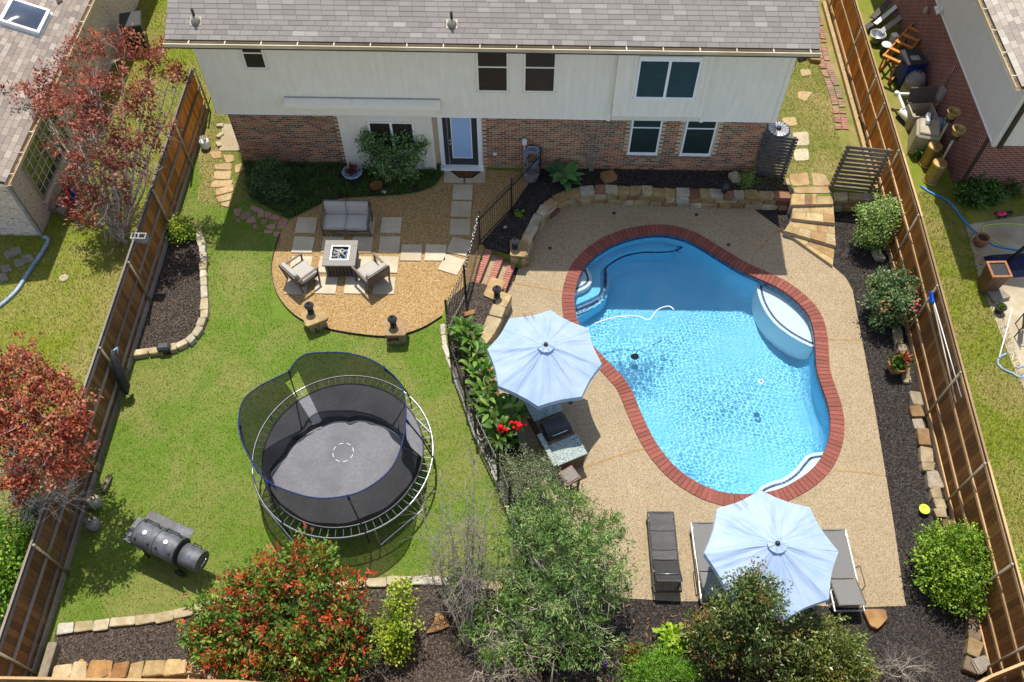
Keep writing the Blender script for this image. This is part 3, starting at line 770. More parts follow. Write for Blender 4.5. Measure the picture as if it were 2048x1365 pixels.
def blades(name, poly, z, n, h, cols, wt, label, excl=()):
    P = scatter(poly, n, excl); n = len(P); C = np.concatenate([P, np.full((n,1), z-.004)], 1)
    D = RNG.normal(size=(n,3))*.55; D[:,2] = 1.0; N = rand_dirs(n)
    big = np.sin(P[:,0]*.9+1.3)*np.cos(P[:,1]*.7)+np.sin(P[:,0]*.31-P[:,1]*.43)
    t = palette(n, cols, wt, .25); dry = (big+RNG.normal(size=n)*.9 > 1.5)[:,None]
    t = np.where(dry, np.array(S(186,170,104))*RNG.uniform(.8,1.15,(n,1)), t)
    return tag(link(name, leaf_mesh(name, C, D, N, RNG.uniform(h*.5,h*1.3,n), RNG.uniform(.008,.02,n), t, 'blade', .1)), label, 'grass', kind='stuff')
g1 = [S(108,144,42), S(142,176,64), S(168,194,84), S(190,186,108)]
blades('lawn_grass', UPPER[:1]+[(-.2,2.5)]+UPPER[2:9]+[xs(at(893,640)), xs(at(545,640)), xs(at(540,440)), (-8.9,19.6), (-8.9,26), (-10.3,26)], 0, 230000, .045, g1, [3,4,3,1], 'short mown lawn grass between the fence and patio', [LBED, SBED, PATIO, FBED])
g2 = [S(128,152,36), S(166,184,60), S(190,198,84), S(200,184,112)]
blades('yard_grass', [(-15.5,3),(-10.5,3),(-10.5,28),(-15.5,28)], -.02, 90000, .08, g2, [3,4,3,2], 'longer yellow green grass in the yard beyond the left fence')
blades('yard_grass', [(10.9,4),(13.2,4),(13.2,19),(10.9,19)], -.1, 34000, .09, g2, [3,3,2,4], 'patchy grass in the yard beyond the right fence')
blades('side_grass', [(7.0,18.9),(9.9,18.9),(9.9,28),(7.0,28)], 0, 30000, .06, g2, [2,4,4,4], 'dry yellow green grass beside the house')
blades('side_grass', [xs(p) for p in path([(428,230),(452,230),(490,335),(440,420),(400,400),(400,330)])], 0, 4000, .06, g2, [2,4,4,4], 'thin grass around the flagstone side path')
# ------------------------------------------------------------------ stone walls, steps and edgings
STN = [S(212,186,140), S(226,206,166), S(200,164,112), S(220,212,190), S(176,128,98), S(234,222,190), S(210,178,124), S(156,100,84)]
STW = [4,4,3,3,1.2,3,3,.8]
def stone_row(parent, pts, lmin, lmax, wid, h, ztop, cols=STN, wts=STW, side=0.0, rough=.12, jit=.03, mat='stone', seed=0):
    rn = random.Random(seed); pts = resample(pts, .03); n = len(pts); i = 0
    while i < n-4:
        k = max(3, int(rn.uniform(lmin, lmax)/.03)); j = min(n-1, i+k)
        if n-1-j < 6: j = n-1
        p, q = pts[i], pts[j]; d = q-p; L = d.length
        if L < .05: break
        d.normalize(); nr = Vector((d.y, -d.x, 0)); c = (p+q)/2 + nr*(side + rn.uniform(-jit, jit))
        hh = h*rn.uniform(.9,1.1); b = MB(); b.col = rn.choices(cols, wts)[0]
        zt = ztop + rn.uniform(-.3,.3)*jit
        b.rock((c.x, c.y, zt-hh/2), (L-.012, wid*rn.uniform(.88,1.1), hh), math.atan2(d.y, d.x), rn.randint(0,9999), rough)
        b.build('stone', mat, parent); i = j
def wall_core(parent, pts, w, z0, z1, side=0.0):
    b = MB(); pts = resample(pts, .15)
    for p, q in zip(pts, pts[1:]):
        d = q-p; L = d.length; d.normalize(); nr = Vector((d.y,-d.x,0))*side; c = (p+q)/2+nr
        b.box((c.x, c.y, (z0+z1)/2), (L+.03, w, z1-z0), math.atan2(d.y, d.x))
    return b.build('mortar_core', 'mortar', parent)
cols_wall = STN
w1 = thing('retaining_wall', 'long curved stone retaining wall between house bed and pool deck', 'wall', WALL_N[5])
wn = smooth_loop(WALL_N, 4, False)
wall_core(w1, wn, .16, DK-.1, -.03, -.02)
stone_row(w1, wn, .3, .52, .3, .15, .07, side=.0, seed=3)
stone_row(w1, wn, .28, .6, .2, .24, -.07, side=.03, seed=4)
stone_row(w1, wn, .3, .55, .22, .2, -.28, side=.05, seed=5)
w2 = thing('retaining_wall', 'short stone retaining wall right of the flagstone steps', 'wall', WALL_E[1])
wall_core(w2, WALL_E, .16, DK-.1, -.03, -.02); stone_row(w2, WALL_E, .3, .5, .3, .15, .06, seed=6); stone_row(w2, WALL_E, .3, .55, .2, .24, -.08, side=.04, seed=7); stone_row(w2, WALL_E, .3, .5, .22, .2, -.28, side=.06, seed=8)
w3 = thing('retaining_wall', 'low tapering pale stone wall beside the parasol and iron fence', 'wall', WALL_W[2])
wwl = smooth_loop(WALL_W[::-1], 4, False); pal = [S(226,206,164), S(236,222,188), S(206,168,112), S(222,196,148)]
wall_core(w3, wwl, .16, DK-.1, -.05, .0)
stone_row(w3, wwl, .4, .6, .36, .14, .06, pal, [3,3,1,2], seed=9); stone_row(w3, wwl, .4, .7, .24, .22, -.08, pal, [3,3,1,2], side=-.04, seed=10); stone_row(w3, wwl, .35, .6, .26, .2, -.28, pal, [3,3,1,2], side=-.05, seed=11)
# brick steps down to the pool
e1 = (ST_B-ST_A); SW = e1.length; e1.normalize(); e2 = Vector((-e1.y, e1.x, 0)); ang = math.atan2(e1.y, e1.x)
if e2.x < 0: e2 = -e2
stp = thing('brick_steps', 'three red brick edged steps descending from patio to pool deck', 'steps', (ST_A+ST_B)/2)
for k in range(3):
    zt = -.005 - .15*k; d0 = -.12 + k*.36
    c = (ST_A+ST_B)/2 + e2*(d0+.13)
    MB().box((c.x, c.y, (DK-.1+zt-.02)/2), (SW, .36, zt-.02-DK+.1), ang).build('step_core', 'aggregate', stp)
    nb = 15
    for j in range(nb):
        q = ST_A + e1*(SW*(j+.5)/nb) + e2*(d0+.24)
        MB().cbox((q.x, q.y, zt-.045), (SW/nb-.008, .2, .1), .006, ang).build('brick', 'step_brick', stp)
    for j in range(7):
        q = ST_A + e1*(SW*(j+.5)/7) + e2*(d0+.325)
        MB().cbox((q.x, q.y, zt-.118), (SW/7-.008, .03, .05), .004, ang).build('brick', 'step_brick', stp)
def pier(px, py, sx, sy, h0, h1, label, seed, rz=0.0, cap=None):
    p = at(px, py, h1); t = thing('stone_pier', label, 'pier', (p.x, p.y, h0), rz); rn = random.Random(seed)
    z = h0; k = 0
    while z < h1-.05:
        hh = min(rn.uniform(.13,.18), h1-z-(.09 if h1-z > .2 else 0)); cut = rn.uniform(-.12,.12)
        for a, b_ in ((-sx/2, cut), (cut, sx/2)) if k % 2 else ((-sx/2, -cut), (-cut, sx/2)):
            m = MB(); m.col = rn.choices(STN, STW)[0]
            m.rock(((a+b_)/2, 0, z-h0+hh/2), (b_-a-.01, sy, hh-.008), 0, rn.randint(0,999), .1); m.build('stone', 'stone', t, world=False)
        z += hh; k += 1
        if h1-z < .1: break
    m = MB(); m.col = cap or S(214,184,134); m.rock((0,0,h1-h0-.03), (sx+.08, sy+.08, .09), 0, seed, .12); m.build('cap_stone', 'stone', t, world=False)
    return t, p
pier(1037,497, .5, .42, DK, .12, 'square stone pier carrying a lantern at the top of the brick steps', 21, ang+.2)
pier(988,578, .6, .34, DK, .06, 'low stone pier carrying a lantern at the foot of the brick steps', 22, ang-.1)
pier(629,632, .5, .44, 0, .42, 'rough stone pier at patio edge nearest the trampoline corner', 23, .5)
pier(791,655, .5, .46, 0, .5, 'square stone pier at patio edge near the iron fence', 24, .05, S(190,160,120))
def lantern(px, py, z, label, s=1.0, first=[None]):
    p = at(px, py, z)
    if first[0] is None:
        t = thing('lantern', label, 'lantern', p, 0, 'post lanterns on the stone piers')
        MB().lathe([(.09,0),(.09,.02),(.05,.04),(.035,.08),(.06,.1),(.085,.12)], (0,0,0), 12).build('base', 'black_metal', t, True, world=False)
        for k in range(6):
            a = k*math.pi/3; MB().tube([(.075*math.cos(a), .075*math.sin(a), .12), (.105*math.cos(a), .105*math.sin(a), .3)], .008, 5).build('bar', 'black_metal', t, world=False)
        MB().lathe([(.068,.125),(.094,.295)], (0,0,0), 12).build('glass', 'glass_dark', t, True, world=False)
        MB().lathe([(.13,.3),(.12,.33),(.06,.39),(.02,.42),(.025,.44),(.012,.47),(0,.49)], (0,0,0), 16).build('cap', 'slate_panel', t, True, world=False)
        first[0] = t; return t
    return copy_thing(first[0], label, p)
lantern(1030,497,.12, 'lantern on the stone pier at the top of the brick steps')
lantern(994,592,.08, 'lantern on the low pier at the foot of the brick steps')
lantern(622,625,.44, 'lantern on the rough stone pier closest to the trampoline')
lantern(787,652,.52, 'lantern on the patio pier nearest the iron fence')
lantern(1447,388,.02, 'lantern on the retaining wall below the right ground floor window')
# flagstone steps by the right fence
fs_ = thing('stone_steps', 'broad flagstone steps curving down from side yard to pool', 'steps', at(1620,450,-.3))
treads = [([(1583,388),(1666,388),(1667,408),(1582,410)], 0.0), ([(1586,410),(1667,410),(1670,447),(1584,437)], -.11), ([(1583,439),(1669,447),(1672,492),(1568,462)], -.23), ([(1560,457),(1572,464),(1670,492),(1666,532)], -.35)]
for (q, zt) in treads:
    P = [at(a, b, zt) for a, b in q]; poly = ccw([xs(p) for p in P])
    MB().prism(poly, DK-.08, zt-.035).build('step_core', 'mortar', fs_)
    # each tread is paved with flags, two rows where it is deep
    def bl(u, v): return (P[0]*(1-u)+P[1]*u)*(1-v) + (P[3]*(1-u)+P[2]*u)*v
    rn = random.Random(int(zt*100)+50); rows = 1 if zt == 0 else 2
    for r_ in range(rows):
        cuts = [0] + sorted(rn.uniform(.12,.88) for _ in range(3)) + [1]
        cuts = [c for i, c in enumerate(cuts) if i == 0 or c-cuts[i-1] > .08 or c == 1]
        for a, b in zip(cuts, cuts[1:]):
            va, vb = r_/rows, (r_+1)/rows; g = .006
            Q = [bl(a+g, va+g), bl(b-g, va+g), bl(b-g, vb-g), bl(a+g, vb-g)]
            m = MB(); m.col = rn.choices([S(222,194,140), S(234,212,164), S(208,172,120), S(190,142,114)], [4,4,2,.7])[0]
            Q = ccw([xs(v) for v in Q]); m.prism(Q, zt-.04, zt+rn.uniform(-.004,.006)); m.build('flagstone', 'stone', fs_)
for pts in ([(1578,350),(1614,346),(1620,372),(1583,374)], [(1622,346),(1650,350),(1662,372),(1626,374)], [(1586,376),(1660,374),(1662,388),(1588,388)], [(1568,360),(1578,358),(1580,372),(1565,370)]):
    flag(pts, 0, 'flagstone', LAWN, .03)
for q in ([(1585,266),(1616,264),(1618,292),(1588,293)], [(1586,300),(1616,298),(1618,322),(1588,323)], [(1563,237),(1590,235),(1595,252),(1568,254)], [(1597,183),(1625,186),(1610,206),(1594,196)], [(1600,140),(1620,140),(1622,152),(1602,154)]):
    flag(q, 0, 'flagstone' if q[0][1] < 260 else 'paver', LAWN, .03, 'stepping_stone')
# edging stones
ed1 = thing('bed_edging', 'pale stone edging of the curved mulch bed by the left fence', 'edging', at(410,600))
stone_row(ed1, smooth_loop(path([(388,452),(399,470),(407,505),(410,560),(412,620),(405,656),(381,686),(340,704),(268,714)]), 4, False), .26, .46, .2, .24, .17, [S(236,222,190), S(226,206,164), S(244,236,216)], [3,2,2], seed=31, jit=.02)
ed2 = thing('bed_edging', 'pale stone edging between lawn and mulch at bottom left', 'edging', at(240,1245))
stone_row(ed2, path([(118,1262),(200,1252),(290,1242),(372,1228),(470,1204),(560,1190)]), .35, .6, .22, .16, .1, [S(236,222,190), S(226,206,164), S(244,236,216)], [3,2,2], seed=32, jit=.02)
ed3 = thing('bed_edging', 'pale stone edging between lawn and mulch behind the trampoline', 'edging', at(800,1165))
stone_row(ed3, path([(640,1178),(700,1170),(760,1166),(850,1163),(900,1168),(985,1172),(1005,1178)]), .3, .5, .2, .16, .1, [S(236,222,190), S(226,206,164), S(244,236,216)], [3,2,2], seed=33, jit=.02)
ed4 = thing('bed_edging', 'whitish edging stones along the outer foot of the iron fence', 'edging', at(925,800))
stone_row(ed4, path([(886,650),(888,690),(903,728),(914,765),(932,811),(951,866),(972,906),(997,961),(1015,1010),(1046,1100)]), .28, .45, .14, .1, .05, [S(244,238,226), S(236,226,206)], [1,1], seed=34, jit=.02)
ed5 = thing('garden_wall', 'two courses of tan stones along the bottom left fence', 'wall', at(300,1345))
stone_row(ed5, path([(112,1352),(180,1345),(240,1346),(330,1340),(400,1338),(470,1345),(560,1362),(700,1375)], .1), .3, .55, .36, .24, .3, [S(222,190,136), S(206,160,104), S(236,214,170), S(190,140,90)], [3,2,3,1], seed=35, jit=.05, rough=.16)
stone_row(ed5, path([(200,1372),(330,1366),(400,1364),(470,1370),(560,1385)], .1), .25, .4, .3, .2, .12, [S(222,190,136), S(236,214,170)], [1,1], seed=36, jit=.04)
ed6 = thing('bed_edging', 'rough fieldstones lining the mulch along the right fence', 'edging', at(1850,930,DK))
stone_row(ed6, path([(1822,790),(1832,830),(1838,850),(1846,880),(1850,905),(1852,935),(1858,960),(1868,985),(1876,1010),(1884,1035),(1890,1060)], DK), .25, .5, .3, .2, DK+.16, [S(206,186,150), S(186,150,106), S(190,176,154), S(160,130,104)], [3,2,2,1], seed=37, jit=.06, rough=.2)
stone_row(ed6, path([(1938,1170),(1946,1210),(1950,1260),(1945,1300),(1930,1345)], DK), .35, .55, .34, .24, DK+.18, [S(150,130,108), S(186,160,120)], [2,1], seed=38, jit=.06, rough=.2)
stone_row(ed6, path([(1790,655),(1800,690),(1812,740),(1818,770)], DK), .25, .4, .22, .14, DK+.1, [S(206,186,150), S(190,176,154)], [1,1], seed=39, jit=.05, rough=.2)
tag(MB().cbox(at(97,1330,.12), (.2, .9, .26), .02).build('timber_sleeper', 'timber_grey'), 'weathered grey timber at the bed corner by the left fence', 'timber')
# ------------------------------------------------------------------ the house
BX0, BX1, BY, SY = -8.75, 6.94, 19.65, 19.0
house = thing('house', 'two storey house with cream siding over brick and grey shingle roof', 'house', (BX0, BY, 0))
MB().bbox((BX0, BY, -.1), (BX1, 31, 2.7)).build('wall', 'mortar_tan', house)
MB().bbox((BX0-.02, SY, 2.6), (BX1+.02, 31, 5.21)).build('siding', 'siding', house)
def fx(px, py, Y): p = at_y(px, py, Y); return p.x, p.z
# openings on the brick face
DX0, DX1 = fx(883,328,BY)[0], fx(966,332,BY)[0]
PX0, PX1 = fx(694,327,BY-.18)[0], fx(872,332,BY-.18)[0]
def wbox(l, r, t, b, Y):
    x0 = fx(l[0], l[1], Y)[0]; x1 = fx(r[0], r[1], Y)[0]; z1 = fx(*t, Y)[1]; z0 = fx(*b, Y)[1]; return x0, x1, z0, z1
W1 = wbox((1255,303),(1314,303),(1290,215),(1290,306),BY); W2 = wbox((1360,305),(1420,305),(1395,215),(1395,308),BY)
W1 = (W1[0], W1[1], W1[2], 2.3); W2 = (W2[0], W2[1], W2[2], 2.3)
openings = [(DX0, DX1, 0, 2.7), (PX0, PX1, -.1, 2.7), W1, W2]
BT = [lin(160,106,80), lin(138,90,68), lin(112,86,72), lin(174,124,92), lin(122,112,98), lin(98,74,62), lin(160,132,102)]
BWT = [4,4,2.2,3,1.5,2,1.2]
bricks = []; rn = random.Random(77); row = 0; z = .02
while z < 2.6:
    x = BX0 + (0 if row % 2 else -.103)
    while x < BX1:
        a, b = max(x, BX0), min(x+.196, BX1)
        if b-a > .05 and not any(a < o[1]+.01 and b > o[0]-.01 and z < o[3] and z+.064 > o[2] for o in openings): bricks.append((a, b, z))
        x += .2065
    z += .0765; row += 1
rn.shuffle(bricks)
bricks.sort(key=lambda q: (0 if -1.5 < q[0] < 2.2 and q[2] < 2.1 else 1))
vmesh = {}
def brick_variant(i):
    if i not in vmesh:
        m = MB(); m.col = BT[i % len(BT)]; m.cbox((0,0,0), (.19,.03,.057), .003); vmesh[i] = m.mesh('brick', 'house_brick')
    return vmesh[i]
wall_o = [c for c in house.children if c.name.startswith('wall')][0]
rest = MB()
for i, (a, b, z) in enumerate(bricks):
    t = rn.choices(range(len(BT)), BWT)[0]
    if i < 300:
        M = Matrix.Translation(((a+b)/2, BY+.007, z+.032)) @ Matrix.Diagonal(((b-a)/.196, 1, 1, 1))
        link('brick', brick_variant(t), wall_o, M)
    else:
        rest.col = tuple(c*rn.uniform(.85,1.15) for c in BT[t]); rest.box(((a+b)/2, BY+.007, z+.032), (b-a-.006, .03, .057))
struct(rest.build('brickwork', 'house_brick', wall_o), 'stuff')
for (x0, x1, z0, z1) in (W1, W2):                       # soldier course sills
    k = int((x1-x0+.1)/.075)
    for j in range(k):
        m = MB(); m.col = random.choices(BT, BWT)[0]; m.cbox((x0-.05+.0375+j*.075, BY-.02, z0-.06), (.066,.08,.1), .004, rx=.12); m.build('sill_brick', 'house_brick', wall_o)
def window(parent, x0, x1, z0, z1, Y, fr='white_paint', pane='screen_green', split='h', w=.05, mid=.42, sill=True):
    f = MB()
    f.bbox((x0,Y-.05,z0), (x0+w,Y+.02,z1)); f.bbox((x1-w,Y-.05,z0), (x1,Y+.02,z1)); f.bbox((x0+w,Y-.048,z1-w), (x1-w,Y+.02,z1)); f.bbox((x0+w,Y-.048,z0), (x1-w,Y+.02,z0+w))
    if split == 'h': zm = z1-(z1-z0)*mid; f.bbox((x0+w,Y-.046,zm-.02), (x1-w,Y+.02,zm+.02)); cells = [(x0+w,x1-w,z0+w,zm-.02), (x0+w,x1-w,zm+.02,z1-w)]
    else: xm = (x0+x1)/2; f.bbox((xm-.035,Y-.046,z0+w), (xm+.035,Y+.02,z1-w)); cells = [(x0+w,xm-.035,z0+w,z1-w), (xm+.035,x1-w,z0+w,z1-w)]
    o = f.build('window', fr, parent)
    for c in cells: MB().bbox((c[0],Y-.03,c[2]), (c[1],Y-.01,c[3])).build('pane', pane, o)
    if sill: MB().bbox((x0-.03,Y-.075,z0-.035), (x1+.03,Y-.002,z0-.002)).build('sill', fr, o)
    return o
window(house, W1[0], W1[1], W1[2], 2.5, BY); window(house, W2[0], W2[1], W2[2], 2.5, BY)
U1 = wbox((955,180),(1017,180),(984,90),(984,182),SY); U2 = wbox((1047,180),(1110,180),(1080,90),(1080,183),SY); U3 = wbox((492,134),(536,135),(515,60),(515,136),SY)
window(house, *U1[:3], 5.08, SY, 'cream_paint', 'screen_brown', 'h', .045, .46); window(house, *U2[:3], 5.08, SY, 'cream_paint', 'screen_brown', 'h', .045, .46); window(house, *U3[:3], 5.08, SY, 'cream_paint', 'screen_brown', 'h', .045, .42)
# box bay on the upper floor
QX0, QX1 = fx(1224,224,SY-.14)[0], fx(1428,120,SY-.14)[0]
b = MB(); b.bbox((QX0, SY-.14, 2.85), (QX1, SY+.02, 5.2)).build('bay', 'siding', house)
MB().hexa([(QX0+.02,SY-.03,2.6),(QX1-.02,SY-.03,2.6),(QX1-.02,SY+.02,2.6),(QX0+.02,SY+.02,2.6),(QX0+.02,SY-.13,2.845),(QX1-.02,SY-.13,2.845),(QX1-.02,SY+.02,2.845),(QX0+.02,SY+.02,2.845)]).build('bay_skirt', 'cream_paint', house)
U4 = wbox((1268,193),(1388,196),(1330,118),(1330,196),SY-.14)
window(house, *U4, SY-.14, 'white_paint', 'screen_green', 'v', .05); MB().bbox((U4[0], SY-.2, U4[3]+.01), (U4[1], SY-.14, U4[3]+.1)).build('window_head', 'white_paint', house)
for x in (QX0, QX0+.45, QX1-.45, QX1-.09): MB().bbox((x, SY-.155, 2.86), (x+.09, SY-.139, 5.15)).build('trim', 'cream_paint', house)
for x in (BX0, BX1-.1): MB().bbox((x, SY-.02, 2.6), (x+.1, SY+.01, 5.2)).build('corner_board', 'cream_paint', house)
MB().bbox((QX0-.12, SY-.025, 2.56), (QX0-.02, SY+.01, 3.2)).build('trim', 'cream_paint', house); MB().bbox((QX1+.02, SY-.025, 2.56), (QX1+.12, SY+.01, 5.1)).build('trim', 'cream_paint', house)
MB().bbox((BX0, SY-.016, 2.585), (BX1, SY+.3, 2.6)).build('soffit_edge', 'white_paint', house)
# ground floor bay with its pent ledge
MB().bbox((PX0, BY-.18, .06), (PX1, BY+.02, 2.62)).build('window_bay', 'siding', house)
for x in (PX0, PX1-.09): MB().bbox((x, BY-.2, .05), (x+.09, BY-.18, 2.6)).build('trim', 'cream_paint', house)
MB().bbox((PX0-.02, BY-.21, .0), (PX1+.02, BY-.17, .1)).build('trim', 'white_paint', house)
g = wbox((745,298),(833,298),(790,243),(790,300),BY-.18); window(house, g[0], g[1], g[2], g[3], BY-.18, 'white_paint', 'screen_brown', 'v', .05)
lx0, lx1 = fx(566,203,SY-.2)[0], fx(880,215,SY-.2)[0]; lz = fx(720,201,SY)[1]
MB().hexa([(lx0+.25,SY-.12,lz-.42),(lx1-.25,SY-.12,lz-.42),(lx1-.25,SY,lz-.42),(lx0+.25,SY,lz-.42),(lx0+.02,SY-.14,lz-.15),(lx1-.02,SY-.14,lz-.15),(lx1-.02,SY,lz-.15),(lx0+.02,SY,lz-.15)]).build('ledge_soffit', 'cream_paint', house)
MB().hexa([(lx0,SY-.2,lz-.148),(lx1,SY-.2,lz-.148),(lx1,SY,lz-.148),(lx0,SY,lz-.148),(lx0,SY-.2,lz+.0),(lx1,SY-.2,lz+.0),(lx1,SY-.004,lz+.08),(lx0,SY-.004,lz+.08)]).build('ledge', 'cream_paint', house)
MB().bbox((lx0,SY-.03,lz+.081), (lx1,SY,lz+.1)).build('flashing', 'grey_metal', house)
# door
dr = MB(); dr.bbox((DX0,BY-.06,.06), (DX0+.13,BY+.05,2.45)); dr.bbox((DX1-.13,BY-.06,.06), (DX1,BY+.05,2.45)); dr.bbox((DX0+.13,BY-.058,2.3), (DX1-.13,BY+.05,2.45)); dr.build('door_frame', 'white_paint', house)
d0, d1 = DX0+.13, DX1-.13
door = MB().bbox((d0,BY-.01,.1), (d1,BY+.03,2.3)).build('door', 'slate_panel', house)
MB().bbox((d0+.27,BY-.02,.42), (d1-.2,BY-.005,2.2)).build('pane', 'blind_glass', door)
b = MB(); b.bbox((d0+.24,BY-.028,.39),(d0+.27,BY-.008,2.22)); b.bbox((d1-.2,BY-.028,.39),(d1-.17,BY-.008,2.22)); b.bbox((d0+.27,BY-.027,.39),(d1-.2,BY-.008,.42)); b.build('pane_frame', 'white_paint', door)
MB().bbox((d0+.12,BY-.03,.1), (d0+.15,BY-.005,2.3)).build('door_edge', 'grey_metal', door)
for zz in (1.0, 1.14): MB().lathe([(.035,0),(.035,.02),(.018,.03),(.025,.06),(0,.07)], (d0+.2,BY-.02,zz), 10, Matrix.Rotation(R(90),4,'X')).build('handle', 'chrome', door, True)
MB().cbox(((DX0+DX1)/2, BY-.1, .04), (DX1-DX0+.06, .26, .09), .01).build('door_sill', 'white_paint', house)
p = at_y(870,242,BY); lm = MB(); lm.lathe([(.05,-.1),(.08,-.05),(.08,.08),(.1,.1),(.02,.16),(0,.17)], (p.x, BY-.12, 2.2), 10); lm.box((p.x, BY-.05, 2.2), (.06,.1,.06)); lm.build('wall_lamp', 'rust', house)
bx = fx(990,306,BY); MB().cbox((bx[0], BY-.05, bx[1]), (.12,.06,.08), .01).build('outlet_box', 'white_plastic', house)
# roof
EY, EZ, SL = 18.55, 5.42, math.atan(.5); RX0, RX1 = -9.2, 7.3; RIDGE = 8.0
cs, sn = math.cos(SL), math.sin(SL)
def rp(x, s, h=0.0): return Vector((x, EY + s*cs - h*sn, EZ + s*sn + h*cs))
roof = MB().hexa([rp(RX0,0,-.1),rp(RX1,0,-.1),rp(RX1,RIDGE,-.1),rp(RX0,RIDGE,-.1),rp(RX0,0),rp(RX1,0),rp(RX1,RIDGE),rp(RX0,RIDGE)]).build('roof', 'roof_felt', house)
yr = EY+RIDGE*cs; zr = EZ+RIDGE*sn
MB().hexa([(RX0,yr,zr-.1),(RX1,yr,zr-.1),(RX1,yr+RIDGE*cs,EZ-.1),(RX0,yr+RIDGE*cs,EZ-.1),(RX0,yr,zr),(RX1,yr,zr),(RX1,yr+RIDGE*cs,EZ),(RX0,yr+RIDGE*cs,EZ)]).build('back_slope', 'roof_felt', roof)
MB().bbox((BX0, 18.62, 5.2), (BX1, 31, 5.3)).build('soffit', 'cream_paint', house)
b = MB()
for x in (BX0+.01, BX1-.11): b.add([(x,SY,5.2),(x,yr,zr-.12),(x,31,5.2),(x+.1,SY,5.2),(x+.1,yr,zr-.12),(x+.1,31,5.2)], [(0,1,2),(5,4,3),(0,3,4,1),(1,4,5,2)])
b.build('gable', 'siding', house)
SHC = [S(166,158,152), S(162,155,149), S(169,161,155), S(180,172,165), S(158,151,146), S(188,180,172)]
SHW = [5,5,4,1.1,3,.5]
def shingles(roof, P, x0, x1, rows, expo, tab, cols, wts, seed, prio, s0=0.0):
    """P(x, s, h) maps along-eave, up-slope and height; courses of single tabs"""
    rn = random.Random(seed); tabs = []
    for r in range(rows):
        off = rn.uniform(0, tab)
        x = x0 - off
        while x < x1:
            a, b = max(x, x0), min(x+tab, x1)
            if b-a > .03: tabs.append((a, b, s0+r*expo, rn.choices(range(len(cols)), wts)[0], rn.uniform(.92,1.08)))
            x += tab
    tabs.sort(key=prio); big = MB()
    for i, (a, b, s, t, v) in enumerate(tabs):
        m = big if i >= 300 else MB(); m.col = tuple(c*v for c in cols[t]); g = .0035
        lo, hi = .014, .005
        m.hexa([P(a+g,s,.0),P(b-g,s,.0),P(b-g,s+expo+.01,.0),P(a+g,s+expo+.01,.0),P(a+g,s,lo),P(b-g,s,lo),P(b-g,s+expo+.01,hi),P(a+g,s+expo+.01,hi)])
        if i < 300: m.build('shingle', 'shingle', roof)
    if big.v: struct(big.build('shingle_courses', 'shingle', roof), 'stuff')
shingles(roof, rp, RX0, RX1, 40, .14, .33, SHC, SHW, 5, lambda q: (q[2] > 1.35, abs(q[0]-1)))
# gutter with brackets
gt = thing('gutter', 'cream gutter with strap brackets along the house eave', 'gutter', (RX0, EY-.06, EZ-.05))
b = MB(); y0, y1, zb, zt = EY-.13, EY-.005, EZ-.13, EZ-.015
b.bbox((RX0-.02,y0,zb),(RX1+.02,y1,zb+.012)); b.bbox((RX0-.02,y0-.012,zb),(RX1+.02,y0,zt)); b.bbox((RX0-.02,y1,zb),(RX1+.02,y1+.01,zt-.02)); b.bbox((RX0-.02,y0-.03,zt-.012),(RX1+.02,y0-.012,zt)); b.build('trough', 'gutter_cream', gt)
MB().bbox((RX0,y0+.004,zb+.014),(RX1,y1-.004,zb+.02)).build('gutter_debris', 'gutter_dirt', gt)
for xx in np.arange(RX0+.6, RX1, .92): MB().bbox((xx,y0-.01,zt),(xx+.03,y1+.02,zt+.008)).build('bracket', 'gutter_cream', gt)
MB().bbox((RX0-.02,y0-.02,zb-.03),(RX1+.02,y1+.06,zb-.004)).build('fascia', 'dark_trim', gt)
for px, py, lab in ((392,44,'black vent pipe on the left part of the house roof'), (904,50,'black vent pipe at the middle of the house roof')):
    p = None
    for s_ in np.arange(0, 3, .01):
        q = rp(0, s_); r_ = at_y(px, py, q.y)
        if r_.z < q.z: p = Vector((r_.x, q.y, q.z)); break
    t = thing('vent_pipe', lab, 'vent pipe', p, 0, 'vent pipes on the house roof')
    MB().box((0,0,.015), (.28,.24,.012), 0, SL).build('flashing', 'galvanised', t, world=False)
    MB().lathe([(.13,.0),(.1,.09),(.055,.17)], (0,0,0), 16).build('collar', 'galvanised', t, True, world=False)
    MB().lathe([(.036,.1),(.036,.36),(.026,.36),(.026,.3),(0,.3)], (0,0,0), 12).build('pipe', 'black_metal', t, True, world=False)
